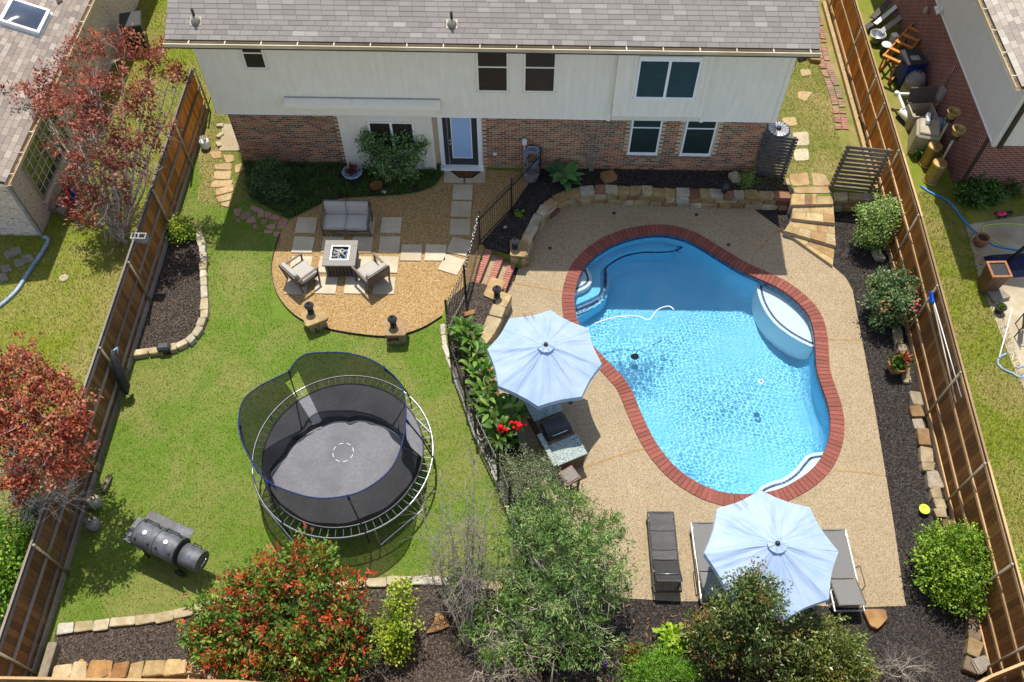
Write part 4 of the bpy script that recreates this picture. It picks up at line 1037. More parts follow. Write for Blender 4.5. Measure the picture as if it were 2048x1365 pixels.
# ------------------------------------------------------------------ fences
def board_mesh(h, w, mat, key, cache={}):
    if key not in cache:
        m = MB(); d = .025
        poly = [(-w/2,0),(w/2,0),(w/2,h-d),(w/2-d,h),(-w/2+d,h),(-w/2,h-d)]
        m.add([(x,-.009,z) for x, z in poly] + [(x,.009,z) for x, z in poly], [(0,1,2,3,4,5),(11,10,9,8,7,6)] + [(i,(i+6),(i+1)%6+6,(i+1)%6) for i in range(6)])
        cache[key] = m.mesh('board', mat)
    return cache[key]
def wood_fence(label, pts, side, post_at, bmat, rails, zt=1.78, wid=.142, kick=True, pmat='post_metal', rmat='fence_rail'):
    """pts: (x, y, base z) along the boards; rails and posts on the side given by the sign"""
    f = thing('wood_fence', label, 'fence', pts[0]); rn = random.Random(len(label))
    for (x0,y0,z0), (x1,y1,z1) in zip(pts, pts[1:]):
        a, b = Vector((x0,y0,0)), Vector((x1,y1,0)); d = b-a; L = d.length; d.normalize(); nr = Vector((-d.y, d.x, 0))*side; ang = math.atan2(d.y, d.x)
        n = max(1, round(L/wid)); hz = z0 if z0 == z1 else None
        for i in range(n):
            q = a + d*(L*(i+.5)/n); zb = (z0 + (z1-z0)*(i+.5)/n); h = zt-zb + rn.uniform(-.012,.012)
            h = round(h, 1) + 0.0
            me = board_mesh(h, L/n-.008, bmat, (bmat, h, round(L/n,3)))
            link('board', me, f, Matrix.Translation(q + nr*rn.uniform(-.003,.003) + Vector((0,0,zt-h+rn.uniform(-.012,.012)))) @ Matrix.Rotation(ang, 4, 'Z'))
        k = max(1, round(L/2.4))
        for i in range(k):
            p, q = a + d*(L*i/k), a + d*(L*(i+1)/k); m = (p+q)/2 + nr*.031
            for rz in rails:
                zz = rz + rn.uniform(-.01,.01); MB().cbox((m.x,m.y,zz), (L/k-.01,.04,.09), .006, ang).build('rail', rmat, f)
            if kick: MB().cbox((m.x+nr.x*.01,m.y+nr.y*.01,max(z0,z1)+.1), (L/k-.01,.04,.2), .006, ang).build('kick_board', rmat, f)
        m = (a+b)/2; MB().box((m.x+nr.x*.02,m.y+nr.y*.02,zt+.012), (L,.05,.02), ang).build('cap_rail', rmat, f)
    for (x, y, zb, zp) in post_at:
        MB().tube([(x,y,zb-.1),(x,y,zp)], .03, 10).build('post', pmat, f, True)
        MB().lathe([(.036,0),(.036,.025),(.02,.05),(0,.055)], (x,y,zp), 10).build('post_cap', 'galvanised', f, True)
FL = -10.38
pl = []
for px, py in ((390,138),(348,252),(303,383),(248,527),(199,698),(146,880),(80,1092),(17,1307)):
    p = at(px, py, 1.75); pl.append((FL+.09, p.y, 0, 1.77))
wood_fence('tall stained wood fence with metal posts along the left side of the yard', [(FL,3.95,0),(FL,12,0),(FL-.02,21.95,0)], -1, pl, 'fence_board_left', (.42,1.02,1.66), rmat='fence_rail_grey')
pr = []
for px, py in ((1690,-60),(1732,60),(1764,157),(1784.5,211),(1815,305),(1846,434),(1882,575),(1926,748),(1980,930),(2034,1131),(2050,1286)):
    p = at(px, py, 1.72); y = p.y; x = np.interp(y, [4,9,16.3,28], [10.36,10.5,10.72,10.74])
    pr.append((x-.1, y, 0 if y > 18.6 else DK, 1.76))
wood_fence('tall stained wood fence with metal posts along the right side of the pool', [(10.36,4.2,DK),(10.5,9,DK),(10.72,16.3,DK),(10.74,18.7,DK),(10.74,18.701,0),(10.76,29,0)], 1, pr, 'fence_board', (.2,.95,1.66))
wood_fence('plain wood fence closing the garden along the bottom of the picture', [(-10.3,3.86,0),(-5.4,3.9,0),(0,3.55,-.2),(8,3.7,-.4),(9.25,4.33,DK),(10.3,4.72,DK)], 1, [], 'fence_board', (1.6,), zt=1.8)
# side wall of low timber beside the right fence
tag(MB().bbox((10.5,18.9,0), (10.62,28,.16)).build('timber_sleeper', 'timber_tan'), 'long timber border at the foot of the right fence beside the house', 'timber')
bp = thing('brick_path', 'narrow red brick edging strip beside the right fence', 'path', (10.1,19,0))
yy = 21.6; k = 0
while yy < 28:
    for j in range(2):
        if random.random() < .2: continue
        MB().cbox((10.0+.05*math.sin(yy*1.7)+j*.22+random.uniform(-.01,.01), yy, .02), (.2,.095,.05), .006, random.uniform(-.12,.12)).build('brick', 'flagstone_red', bp)
    yy += .105
# ------------------------------------------------------------------ black iron fence round the pool
ifn = thing('iron_fence', 'black wrought iron picket fence with gate between patio and pool', 'fence', at(960,487))
FP = path([(1079,362),(1023,423),(960,488),(932,594),(897,662),(903,728),(932,811),(951,866),(997,961),(1020,1020),(1048,1110),(1056,1170)])
PK = MB().tube([(0,0,.06),(0,0,1.2)], .008, 6).lathe([(.008,1.2),(.018,1.215),(.012,1.25),(0,1.29)], (0,0,0), 6).mesh('picket', 'black_metal')
for a, b in zip(FP, FP[1:]):
    d = b-a; L = d.length; n = max(2, round(L/.105)); ang_ = math.atan2(d.y, d.x)
    for i in range(1, n): link('picket', PK, ifn, Matrix.Translation(a.lerp(b, i/n)))
    for zz in (.12, 1.05): MB().box(((a.x+b.x)/2,(a.y+b.y)/2,zz), (L,.028,.028), ang_).build('rail', 'black_metal', ifn)
for p in FP: MB().box((p.x,p.y,.66), (.055,.055,1.36)).lathe([(.03,1.34),(.036,1.37),(.02,1.41),(0,1.42)], (p.x,p.y,0), 8).build('post', 'black_metal', ifn)
sl = thing('string_light', 'white string of bulbs twisted along the iron gate top', 'string light', FP[2])
a, b = FP[2]+Vector((0,0,1.32)), FP[3]+Vector((0,0,1.1)); n = 26
MB().tube([a.lerp(b, t/n)+Vector((.015*math.sin(t*1.9),.015*math.cos(t*1.9),0)) for t in range(n+1)], .006, 5).build('cord', 'dark_plastic', sl)
for t in range(n): MB().lathe([(0,-.03),(.016,-.02),(.018,.01),(0,.025)], a.lerp(b, (t+.5)/n)+Vector((.018*math.sin(t*1.9),.018*math.cos(t*1.9),0)), 6).build('bulb', 'rope_white', sl)

# ------------------------------------------------------------------ the house next door on the left
LNX, LNY = -14.12, 16.6
lh = thing('neighbour_house', 'single storey neighbour house with pale washed brick and brown shingles, left', 'house', (LNX, LNY, 0))
MB().bbox((-26, LNY, -.1), (LNX, 34, 2.6)).build('wall', 'brick_white', lh)
MB().bbox((LNX-.06, LNY-.03, 0), (LNX+.035, LNY+.06, 2.6)).build('downspout', 'concrete_grey', lh)
LEX, LEY, LEZ = -13.72, 16.1, 2.72; LS = math.atan(.42); c2, s2 = math.cos(LS), math.sin(LS)
def lp(y, s, h=0.0): return Vector((LEX - s*c2 + h*s2, y, LEZ + s*s2 + h*c2))
lroof = MB().hexa([lp(LEY,0,-.1),lp(36,0,-.1),lp(36,7,-.1),lp(LEY,7,-.1),lp(LEY,0),lp(36,0),lp(36,7),lp(LEY,7)]).build('roof', 'roof_felt', lh)
MB().bbox((-26,LEY+.05,2.5), (LEX-.05,34,2.6)).build('soffit', 'cream_paint', lh)
SH2 = [S(176,162,150), S(166,152,142), S(188,174,160), S(200,186,172), S(158,146,138)]
shingles(lroof, lambda x, s, h: lp(x, s, h), LEY, 30, 30, .15, .3, SH2, [4,4,3,2,2], 9, lambda q: (q[0] > 24.6, q[2] > 2.6, q[2]))
MB().bbox((LEX-.01,LEY-.02,LEZ-.11),(LEX+.13,34,LEZ-.09)).bbox((LEX+.13,LEY-.02,LEZ-.11),(LEX+.145,34,LEZ)).bbox((LEX-.012,LEY-.02,LEZ-.09),(LEX,34,LEZ-.02)).build('gutter', 'gutter_cream', lh)
MB().bbox((LEX+.003,LEY,LEZ-.088),(LEX+.127,34,LEZ-.08)).build('gutter_debris', 'gutter_dirt', lh)
for yy in np.arange(LEY+.3, 27, .8): MB().bbox((LEX-.01,yy,LEZ),(LEX+.14,yy+.03,LEZ+.008)).build('bracket', 'gutter_cream', lh)
# its gridded window on the wall facing the fence
wy0, wy1 = at_x(80,392,LNX).y, at_x(122,250,LNX).y; wz0, wz1 = .55, 2.3
f = MB(); X = LNX
for a, b_, c, d_ in ((wy0,wy0+.06,wz0,wz1),(wy1-.06,wy1,wz0,wz1),((wy0+wy1)/2-.04,(wy0+wy1)/2+.04,wz0,wz1)): f.bbox((X-.02,a,c),(X+.06,b_,d_))
for c, d_ in ((wz0,wz0+.06),(wz1-.06,wz1),(1.4,1.46)): f.bbox((X-.02,wy0+.06,c),(X+.055,wy1-.06,d_))
wf = f.build('window', 'beige_plastic', lh)
MB().bbox((X+.005,wy0+.06,wz0+.06),(X+.02,wy1-.06,wz1-.06)).build('pane', 'glass_green', wf)
for t in np.linspace(0, 1, 9)[1:-1]:
    yv = wy0+.06+(wy1-wy0-.12)*t; MB().bbox((X+.021,yv-.008,wz0+.06),(X+.03,yv+.008,wz1-.06)).build('muntin', 'white_paint', wf)
for zz in (.85,1.13,1.75,2.03): MB().bbox((X+.021,wy0+.06,zz-.008),(X+.029,wy1-.06,zz+.008)).build('muntin', 'white_paint', wf)
MB().bbox((X-.02,wy0-.05,wz0-.09),(X+.12,wy1+.05,wz0-.005)).build('sill', 'brick_white', wf)
# skylight
sk = thing('skylight', 'dark domed skylight with white curb on the neighbour roof', 'skylight', lp(22.2, 1.35))
def slp(u, v, h): return lp(22.2+u, 1.35+v, h)
def ring(p, q, h0, h1, nm, mt):
    b = MB()
    for (u0,u1,v0,v1) in ((-p,p,-p,-q),(-p,p,q,p),(-p,-q,-q,q),(q,p,-q,q)):
        b.hexa([slp(u0,v0,h0),slp(u1,v0,h0),slp(u1,v1,h0),slp(u0,v1,h0),slp(u0,v0,h1),slp(u1,v0,h1),slp(u1,v1,h1),slp(u0,v1,h1)])
    b.build(nm, mt, sk)
ring(.6,.5,.0,.02,'flashing','aluminium'); ring(.54,.46,.02,.16,'curb','white_paint')
n_ = 7; vs = []; fs2 = []
for i in range(n_):
    for j in range(n_):
        u, v = -.5+i/(n_-1), -.5+j/(n_-1); vs.append(slp(u, v, .14+.12*(1-(2*u)**2)*(1-(2*v)**2)))
for i in range(n_-1):
    for j in range(n_-1): fs2.append((i*n_+j,(i+1)*n_+j,(i+1)*n_+j+1,i*n_+j+1))
MB().add(vs, fs2).build('dome', 'skylight_glass', sk, True)
vp = thing('vent_pipe', 'dark vent pipe on the neighbour roof above the skylight', 'vent pipe', lp(23.4, .75))
MB().lathe([(.1,.0),(.08,.08),(.05,.1)], (0,0,0), 12).build('collar', 'galvanised', vp, True, world=False); MB().lathe([(.04,.05),(.04,.35),(.03,.35),(0,.3)], (0,0,0), 10).build('pipe', 'black_metal', vp, True, world=False)
# ------------------------------------------------------------------ the house next door on the right and its side yard
NX, NY, GX_, GY_ = 13.08, 19.05, 12.76, 18.2
rh = thing('neighbour_house', 'two storey neighbour house with red brick and grey siding, right', 'house', (NX, NY, 0))
MB().bbox((NX, NY, -.2), (30, 36, 2.7)).build('wall', 'brick_red', rh)
MB().bbox((GX_, GY_, 2.6), (30, 36, 5.0)).build('siding', 'siding_grey', rh)
MB().bbox((GX_-.02, GY_-.02, 2.58), (GX_+.1, GY_+.1, 5.0)).build('corner_board', 'siding_grey', rh)
MB().bbox((NX-.03, NY-.07, -.1), (NX+.06, NY-.001, 2.6)).build('downspout', 'dark_trim', rh)
MB().bbox((GX_+.12, GY_-.09, 2.55), (GX_+.22, GY_-.005, 5.0)).build('downspout', 'dark_trim', rh)
MB().bbox((GX_-.012, GY_+.1, 2.59), (GX_-.002, 30, 2.66)).build('trim', 'white_paint', rh)
REX, REY, REZ = 12.28, 17.75, 5.0; RS = math.atan(.45); c3, s3 = math.cos(RS), math.sin(RS)
def np_(y, s, h=0.0): return Vector((REX + s*c3 - h*s3, y, REZ + s*s3 + h*c3))
rroof = MB().hexa([np_(36,0,-.1),np_(REY,0,-.1),np_(REY,8,-.1),np_(36,8,-.1),np_(36,0),np_(REY,0),np_(REY,8),np_(36,8)]).build('roof', 'roof_felt', rh)
MB().bbox((REX+.06,REY+.05,4.86), (30,36,4.94)).build('soffit', 'cream_paint', rh)
SH3 = [S(196,184,168), S(186,174,160), S(206,194,178), S(176,164,152), S(214,204,190)]
shingles(rroof, lambda x, s, h: np_(36-(x-REY), s, h), REY, 36, 14, .15, .3, SH3, [4,4,3,2,2], 12, lambda q: (36-(q[0]-REY) > 22, q[2]))
MB().bbox((REX-.13,REY-.02,REZ-.11),(REX+.01,34,REZ-.09)).bbox((REX-.145,REY-.02,REZ-.11),(REX-.13,34,REZ)).build('gutter', 'gutter_cream', rh)
MB().bbox((REX-.125,REY,REZ-.088),(REX-.004,34,REZ-.08)).build('gutter_debris', 'gutter_dirt', rh)
for yy in np.arange(REY+.4, 26, .9): MB().bbox((REX-.14,yy,REZ),(REX+.01,yy+.03,REZ+.008)).build('bracket', 'gutter_cream', rh)
fl = thing('flood_light', 'white twin floodlight under the neighbour siding edge', 'floodlight', (GX_-.02, at_x(1880,32,GX_).y, 2.75))
for s_ in (-1,1): MB().lathe([(.04,0),(.06,.04),(.075,.12),(0,.11)], (-.08,.09*s_,0), 12, Matrix.Rotation(R(-110),4,'Y')).build('lamp', 'white_plastic', fl, True, world=False)
MB().lathe([(.07,-.02),(.07,.02)], (-.01,0,0), 12, Matrix.Rotation(R(90),4,'Y')).build('mount', 'white_plastic', fl, True, world=False)
p = at_x(1881,188,NX-.1); eb = thing('electric_box', 'grey electrical box with conduit on the red brick wall', 'electric box', (NX, p.y, p.z))
MB().cbox((-.07,0,0), (.13,.3,.42), .012).build('box', 'concrete_grey', eb, world=False); MB().tube([(-.04,.0,-.2),(-.04,.0,-p.z-.05)], .02, 8).build('conduit', 'grey_metal', eb, True, world=False); MB().tube([(-.03,.1,.2),(-.03,.1,1.0)], .016, 8).build('conduit', 'grey_metal', eb, True, world=False)
def g7(x, y, z=-.1): return at(1528+x/3.411, y/3.411, z)
GZ = -.1
# timber frame lying by the wall
a, b = g7(850,440,.6), g7(1110,150,.6); d = b-a; L = d.length; an = math.atan2(d.y, d.x)
lad = thing('cedar_rack', 'orange cedar frame with rungs leaning along the brick wall', 'timber frame', ((a.x+b.x)/2, (a.y+b.y)/2, GZ), an)
for yy in (-.28,.28):
    for zz in (.12,.82): MB().cbox((0,yy,zz), (L,.05,.12), .006).build('rail', 'cedar_ladder', lad, world=False)
for t in np.linspace(-.5,.5,7):
    for yy in (-.28,.28): MB().cbox((t*(L-.1),yy*.82,.37), (.09,.05,.7), .006).build('strut', 'cedar_ladder', lad, world=False)
    MB().cbox((t*(L-.1),0,.9), (.12,.62,.04), .006).build('rung', 'cedar_ladder', lad, world=False)
# dark planks and boards at the top
for i, (x0,y0,x1,y1,w,m,lb) in enumerate([(690,190,960,10,.2,'timber_dark','dark plank in the pile by the brick wall, outermost'),(760,160,905,40,.16,'white_paint','white board lying on the plank pile'),(800,215,970,90,.2,'aluminium','long silver board lowest in the plank pile'),(740,120,860,0,.2,'timber_dark','dark plank at the back of the pile by the wall')]):
    a, b = g7(x0,y0,.15+.05*i), g7(x1,y1,.15+.05*i); d = b-a
    tag(MB().cbox(((a.x+b.x)/2,(a.y+b.y)/2,.12+.05*i), (d.length,w,.045), .006, math.atan2(d.y,d.x)).build('plank', m), lb, 'plank', 'planks stacked by the brick wall')
q = g7(785,222,.3); bw = thing('basin', 'round shallow metal basin beside the plank pile', 'basin', (q.x,q.y,GZ)); MB().lathe([(.1,.0),(.2,.16),(.26,.34),(.28,.34),(.24,.3),(.12,.14),(0,.13)], (0,0,0), 20).build('bowl', 'aluminium', bw, True, world=False); MB().lathe([(.18,0),(.14,.12)], (0,0,0), 16).build('foot', 'grey_metal', bw, True, world=False)
q = g7(836,310,.25); bk = thing('bucket', 'dark bucket with white lid near the cedar frame', 'bucket', (q.x,q.y,GZ)); MB().lathe([(.13,0),(.16,.36)], (0,0,0), 18).build('body', 'dark_plastic', bk, True, world=False); MB().lathe([(.17,.36),(.17,.39),(.14,.39),(.13,.375),(0,.375)], (0,0,0), 18).build('lid', 'white_plastic', bk, True, world=False)
tag(MB().cbox(g7(888,262,.2), (.2,.25,.3), .02, .3).build('cardboard_box', 'white_plastic'), 'small pale box next to the white lidded bucket', 'box')
# wheeled bin
q = g7(930,560,0); bin_ = thing('wheeled_bin', 'navy blue wheeled bin with black lid beside the cedar frame', 'bin', (q.x+.12,q.y+.05,GZ), .12)
MB().hexa([(-.27,-.3,.1),(.27,-.3,.1),(.27,.3,.1),(-.27,.3,.1),(-.33,-.37,1.0),(.33,-.37,1.0),(.33,.37,1.0),(-.33,.37,1.0)]).build('body', 'blue_plastic', bin_, world=False)
MB().cbox((0,.02,1.04), (.72,.82,.07), .03, 0, -.04).build('lid', 'dark_plastic', bin_, world=False); MB().cbox((0,-.05,1.083), (.3,.22,.006), .002).build('lid_panel', 'concrete_grey', bin_, world=False)
MB().tube([(-.25,.42,1.0),(.25,.42,1.0)], .02, 8).build('handle', 'dark_plastic', bin_, True, world=False)
for s_ in (-1,1): MB().lathe([(.1,-.03),(.1,.03)], (.28*s_,.34,.1), 14, Matrix.Rotation(R(90),4,'Y')).build('wheel', 'dark_plastic', bin_, world=False)
# pool filter and plumbing
q = g7(1005,610,.1); ft = thing('pool_filter', 'grey domed pool filter tank on a beige base', 'pool filter', (q.x,q.y,GZ))
MB().lathe([(.33,0),(.33,.35)], (0,0,0), 22).build('base', 'beige_plastic', ft, 'auto', world=False); MB().lathe([(.31,.35),(.32,.55),(.33,.56),(.33,.6),(.31,.62),(.27,.76),(.17,.86),(0,.9)], (0,0,0), 24).build('tank', 'concrete_grey', ft, True, world=False)
MB().tube([(-.06,0,.88),(-.06,0,.98),(.06,0,.98),(.06,0,.88)], .02, 6).build('handle', 'dark_plastic', ft, True, world=False); MB().cbox((.02,-.29,.62), (.2,.02,.09), .006, 0, -.35).build('plate', 'dark_plastic', ft, world=False)
pv = thing('pvc_plumbing', 'white PVC pool plumbing pipes below the filter tank', 'pipes', (*xs(g7(960,690,.1)), GZ))
for pts in ([(905,640,.4),(1055,645,.4),(1045,690,.4),(1040,690,0)], [(915,640,.4),(955,740,.3),(960,760,.0)], [(985,690,.35),(990,690,.05)]):
    MB().tube([g7(a_,b_,c_) for a_,b_,c_ in pts], .045, 10).build('pipe', 'white_plastic', pv, 'auto')
for a_, b_ in ((905,640),(1000,690)): MB().lathe([(.07,-.07),(.07,.07)], g7(a_,b_,.4), 12).build('valve', 'white_plastic', pv, True)
q = g7(975,800,.1); pm = thing('pool_pump', 'beige pool pump housing left of the storage box', 'pump', (q.x,q.y,GZ), .5); MB().lathe([(.0,-.3),(.14,-.28),(.16,0),(.13,.28),(0,.3)], (0,0,.24), 16, Matrix.Rotation(R(90),4,'X')).build('motor', 'white_plastic', pm, True, world=False); MB().cbox((0,0,.05), (.3,.6,.1), .02).build('foot', 'dark_plastic', pm, world=False); MB().lathe([(.12,.2),(.12,.42),(0,.44)], (0,-.2,0), 14).build('strainer', 'beige_plastic', pm, True, world=False)
q = g7(1060,800,.2); db = thing('storage_box', 'beige storage box with its grey lid standing open', 'storage box', (q.x,q.y,GZ), .05)
for (c_,s_) in (((0,-.3,.3),(.8,.05,.6)),((0,.3,.3),(.8,.05,.6)),((-.375,0,.3),(.05,.55,.6)),((.375,0,.3),(.05,.55,.6)),((0,0,.05),(.7,.55,.05))): MB().cbox(c_, s_, .01).build('panel', 'beige_plastic', db, world=False)
MB().cbox((0,.42,.85), (.84,.06,.5), .02, 0, -.35).build('lid', 'frame_taupe', db, world=False)
q = g7(1100,930,.4); hb = thing('pool_heater', 'large rounded beige equipment cabinet beside the two brass heaters', 'cabinet', (q.x,q.y,GZ), -.25)
MB().cbox((0,0,.42), (.72,.85,.84), .07).build('body', 'beige_plastic', hb, world=False); MB().cbox((0,0,.87), (.6,.7,.07), .03).build('top', 'beige_plastic', hb, world=False); MB().cbox((-.1,.25,.98), (.12,.4,.16), .02).build('vent', 'white_plastic', hb, world=False); MB().tube([(.1,-.44,.2),(.2,-.5,.35),(.28,-.44,.5)], .02, 6).build('pipe', 'dark_plastic', hb, True, world=False)
q = g7(1200,810,.6); rl = thing('hose_reel', 'grey hose reel with coiled hose against the brick wall', 'hose reel', (q.x,q.y,GZ), R(75))
for s_ in (-1,1): MB().lathe([(.3,-.015),(.3,.015)], (0,.16*s_,.45), 20, Matrix.Rotation(R(90),4,'X')).build('flange', 'grey_metal', rl, True, world=False)
MB().lathe([(.2,-.14),(.23,-.1),(.23,.1),(.2,.14)], (0,0,.45), 18, Matrix.Rotation(R(90),4,'X')).build('coil', 'hose_grey', rl, True, world=False); MB().cbox((0,0,.08), (.5,.4,.16), .02).build('stand', 'dark_plastic', rl, world=False)
def heater(bx_, by_, label, first=[None]):
    q = g7(bx_, by_)
    if first[0]: return copy_thing(first[0], label, (q.x,q.y,GZ))
    t = thing('patio_heater', label, 'patio heater', (q.x,q.y,GZ), 0, 'patio heaters by the red brick house'); first[0] = t
    MB().lathe([(.24,0),(.24,.04),(.215,.06),(.205,.72),(.22,.74),(.2,.78),(.05,.8)], (0,0,0), 22).build('base', 'flue_brass', t, 'auto', world=False)
    MB().tube([(0,0,.78),(0,0,1.75)], .036, 12).build('pole', 'galvanised', t, True, world=False)
    MB().lathe([(.05,1.72),(.13,1.78),(.13,1.88),(.09,1.9)], (0,0,0), 16).build('burner', 'black_metal', t, 'auto', world=False)
    MB().lathe([(.11,1.9),(.17,2.08),(.2,2.1),(.2,2.14),(.15,2.14),(.08,2.0),(0,1.98)], (0,0,0), 20).build('emitter', 'flue_brass', t, 'auto', world=False)
    return t
heater(1105,1120, 'brass patio heater without shade, farther from the camera'); heater(1135,1235, 'brass patio heater without shade, nearer to the camera')
q = g7(1082,1015,.1); tp = thing('terracotta_pot', 'terracotta pot behind the rear brass heater', 'pot', (q.x,q.y,GZ)); MB().lathe([(.1,0),(.15,.24),(.17,.24),(.17,.3),(.14,.3),(.13,.25),(0,.24)], (0,0,0), 18).build('body', 'terracotta', tp, 'auto', world=False)
q = g7(1155,55,1.8); tag(MB().lathe([(.0,-.12),(.07,-.08),(.08,.02),(.06,.1),(0,.14)], (12.98,q.y,1.7), 12).build('wall_ornament', 'beige_plastic', None, True), 'small pale ornament hung on the brick wall near the top', 'ornament')
# concrete patio and what stands on it
slab = struct(MB().prism(ccw([xs(at(a_,b_,GZ)) for a_,b_ in [(1931,451),(2060,430),(2200,430),(2200,800),(2060,800),(2035,757),(2011,696),(1990,640),(1958,560)]]), GZ-.1, GZ+.02).build('neighbour_patio', 'concrete'))
def g8(x, y, z=GZ+.02): return at(1528+x/3.25, 380+y/3.25, z)
q = g8(1398,350); tp = thing('terracotta_pot', 'round empty terracotta pot on the neighbour patio', 'pot', q); MB().lathe([(.15,0),(.2,.1),(.21,.24),(.19,.3),(.16,.3),(.17,.22),(.1,.06),(0,.06)], (0,0,0), 20).build('body', 'terracotta', tp, True, world=False); MB().lathe([(.165,.2),(0,.21)], (0,0,0), 16).build('soil', 'soil', tp, world=False)
hb = thing('hoop_base', 'dark slate plastic basketball hoop base with slanted black pole', 'hoop base', g8(1580,500), .1)
MB().hexa([(-.55,-.4,0),(.75,-.4,0),(.75,.4,0),(-.55,.4,0),(-.45,-.3,.2),(.65,-.3,.2),(.65,.3,.2),(-.45,.3,.2)]).build('tank', 'navy_plastic', hb, world=False)
for x_, y_ in ((-.3,-.2),(-.3,.2),(.1,.22),(.1,-.22),(.45,.2)): MB().lathe([(.05,.19),(.05,.215),(0,.215)], (x_,y_,0), 10).build('plug', 'dark_plastic', hb, world=False)
MB().tube([(-.2,-.05,.15),(.55,.2,1.4),(.9,.35,2.0)], .055, 10).build('pole', 'black_metal', hb, True, world=False); MB().tube([(.55,0,.15),(.55,.2,1.2)], .03, 8).build('brace', 'black_metal', hb, True, world=False)
q = g8(1438,640); tl = thing('tall_planter', 'tall square brown planter with pale rim on the neighbour patio', 'planter', (q.x,q.y,GZ), .05)
MB().hexa([(-.19,-.19,0),(.19,-.19,0),(.19,.19,0),(-.19,.19,0),(-.25,-.25,.85),(.25,-.25,.85),(.25,.25,.85),(-.25,.25,.85)]).build('body', 'brown_ceramic', tl, world=False)
b = MB()
for c_, s_ in (((0,-.25,.87),(.56,.06,.05)),((0,.25,.87),(.56,.06,.05)),((-.25,0,.87),(.06,.44,.05)),((.25,0,.87),(.06,.44,.05))): b.box(c_, s_)
b.build('rim', 'terracotta', tl, world=False); MB().box((0,0,.8525), (.44,.44,.004)).build('soil', 'dark_plastic', tl, world=False)
tag(MB().rock(g8(1515,690,GZ+.06), (.5,.4,.16), .3, 4, .2).build('boulder', 'boulder_grey'), 'flat grey stone beside the tall brown planter', 'rock')
q = g8(1520,790); sp_ = thing('small_pot', 'small dark pot holding a green succulent', 'pot', q); MB().lathe([(.1,0),(.15,.2),(.16,.22),(.13,.22),(.12,.18),(0,.18)], (0,0,0), 16).build('body', 'dark_plastic', sp_, True, world=False)
n_ = 60; link('foliage', leaf_mesh('foliage', np.tile([[0,0,.18]],(n_,1))+RNG.normal(size=(n_,3))*.04, rand_dirs(n_)+[0,0,.8], rand_dirs(n_), .1, .04, palette(n_, [S(140,165,60),S(110,140,50)]), 'leaf'), sp_, world=False)
ch = thing('patio_chair', 'dark slatted patio chair at the right edge of the picture', 'chair', g8(1690,930), R(70))
for x_ in (-.24,.24):
    for y_ in (-.24,.24): MB().tube([(x_,y_,0),(x_*.95,y_*.95,.42 if y_ < 0 else .95)], .018, 6).build('leg', 'black_metal', ch, True, world=False)
    MB().tube([(x_,-.26,.4),(x_,-.26,.62),(x_,.24,.64)], .018, 6).build('arm', 'black_metal', ch, True, world=False)
for k_ in range(6): MB().box((0,-.22+k_*.085,.42), (.5,.05,.015)).build('slat', 'black_metal', ch, world=False)
for k_ in range(6): MB().box((0,.235,.5+k_*.08), (.48,.014,.045)).build('slat', 'black_metal', ch, world=False)
wp = [g8(1612,770,.0), g8(1575,920,.0), g8(1528,1090,-.02)]; tag(MB().tube(wp, .02, 8).build('telescopic_pole', 'white_plastic', None, True), 'long white pole lying on the edge of the neighbour patio', 'pole')
hs = smooth_loop([g8(*p) for p in ((1575,1065),(1530,1090),(1520,1130),(1560,1170),(1620,1195),(1660,1220),(1700,1200),(1690,1150),(1640,1160))], 4, False); tag(MB().tube(hs, .035, 8).build('pool_hose', 'hose_grey', None, True), 'grey blue ribbed pool hose looped on the grass at far right', 'hose')
hs = smooth_loop([at(a_,b_,GZ+.03) for a_,b_ in ((1842,372),(1860,385),(1895,402),(1920,432),(1940,455),(1965,475),(1985,490),(2010,497),(2060,505))], 4, False); tag(MB().tube(hs, .03, 8).build('garden_hose', 'hose_blue', None, True), 'flat bright blue hose running across the neighbour yard', 'hose')
hs = smooth_loop([at(a_,b_,GZ+.04) for a_,b_ in ((2060,450),(2010,448),(1970,452),(1968,465),(1985,480),(2010,492))], 4, False); tag(MB().tube(hs, .012, 6).build('garden_hose', 'green_flower', None, True), 'thin yellow green hose on the neighbour patio', 'hose')
ty = thing('toy_car', 'small pink and black ride on toy near the yellow hose', 'toy', at(2000,432,GZ), .2); MB().cbox((0,0,.1), (.3,.16,.1), .04).build('body', 'pink_plastic', ty, world=False); MB().cbox((.25,0,.08), (.25,.14,.06), .02).build('tail', 'dark_plastic', ty, world=False)
for x_ in (-.1,.1):
    for y_ in (-.09,.09): MB().lathe([(.05,-.015),(.05,.015)], (x_,y_,.05), 10, Matrix.Rotation(R(90),4,'X')).build('wheel', 'dark_plastic', ty, world=False)
# pool brush hung on the right fence
pb = thing('pool_brush', 'blue pool brush on a long pole hung on the right fence', 'pool brush', (10.5, at(1866,603,1.2).y, 1.2))
a, b = at_x(1866,605,10.56), at_x(1912,805,10.5)
MB().tube([a, b], .02, 8).build('pole', 'galvanised', pb, True); MB().tube([a+Vector((.03,.1,0)), b+Vector((.03,.0,.25))], .015, 8).build('pole', 'white_plastic', pb, True)
MB().cbox(a+Vector((-.02,.12,.05)), (.07,.34,.2), .03, 0, .4).build('head', 'bright_blue', pb)
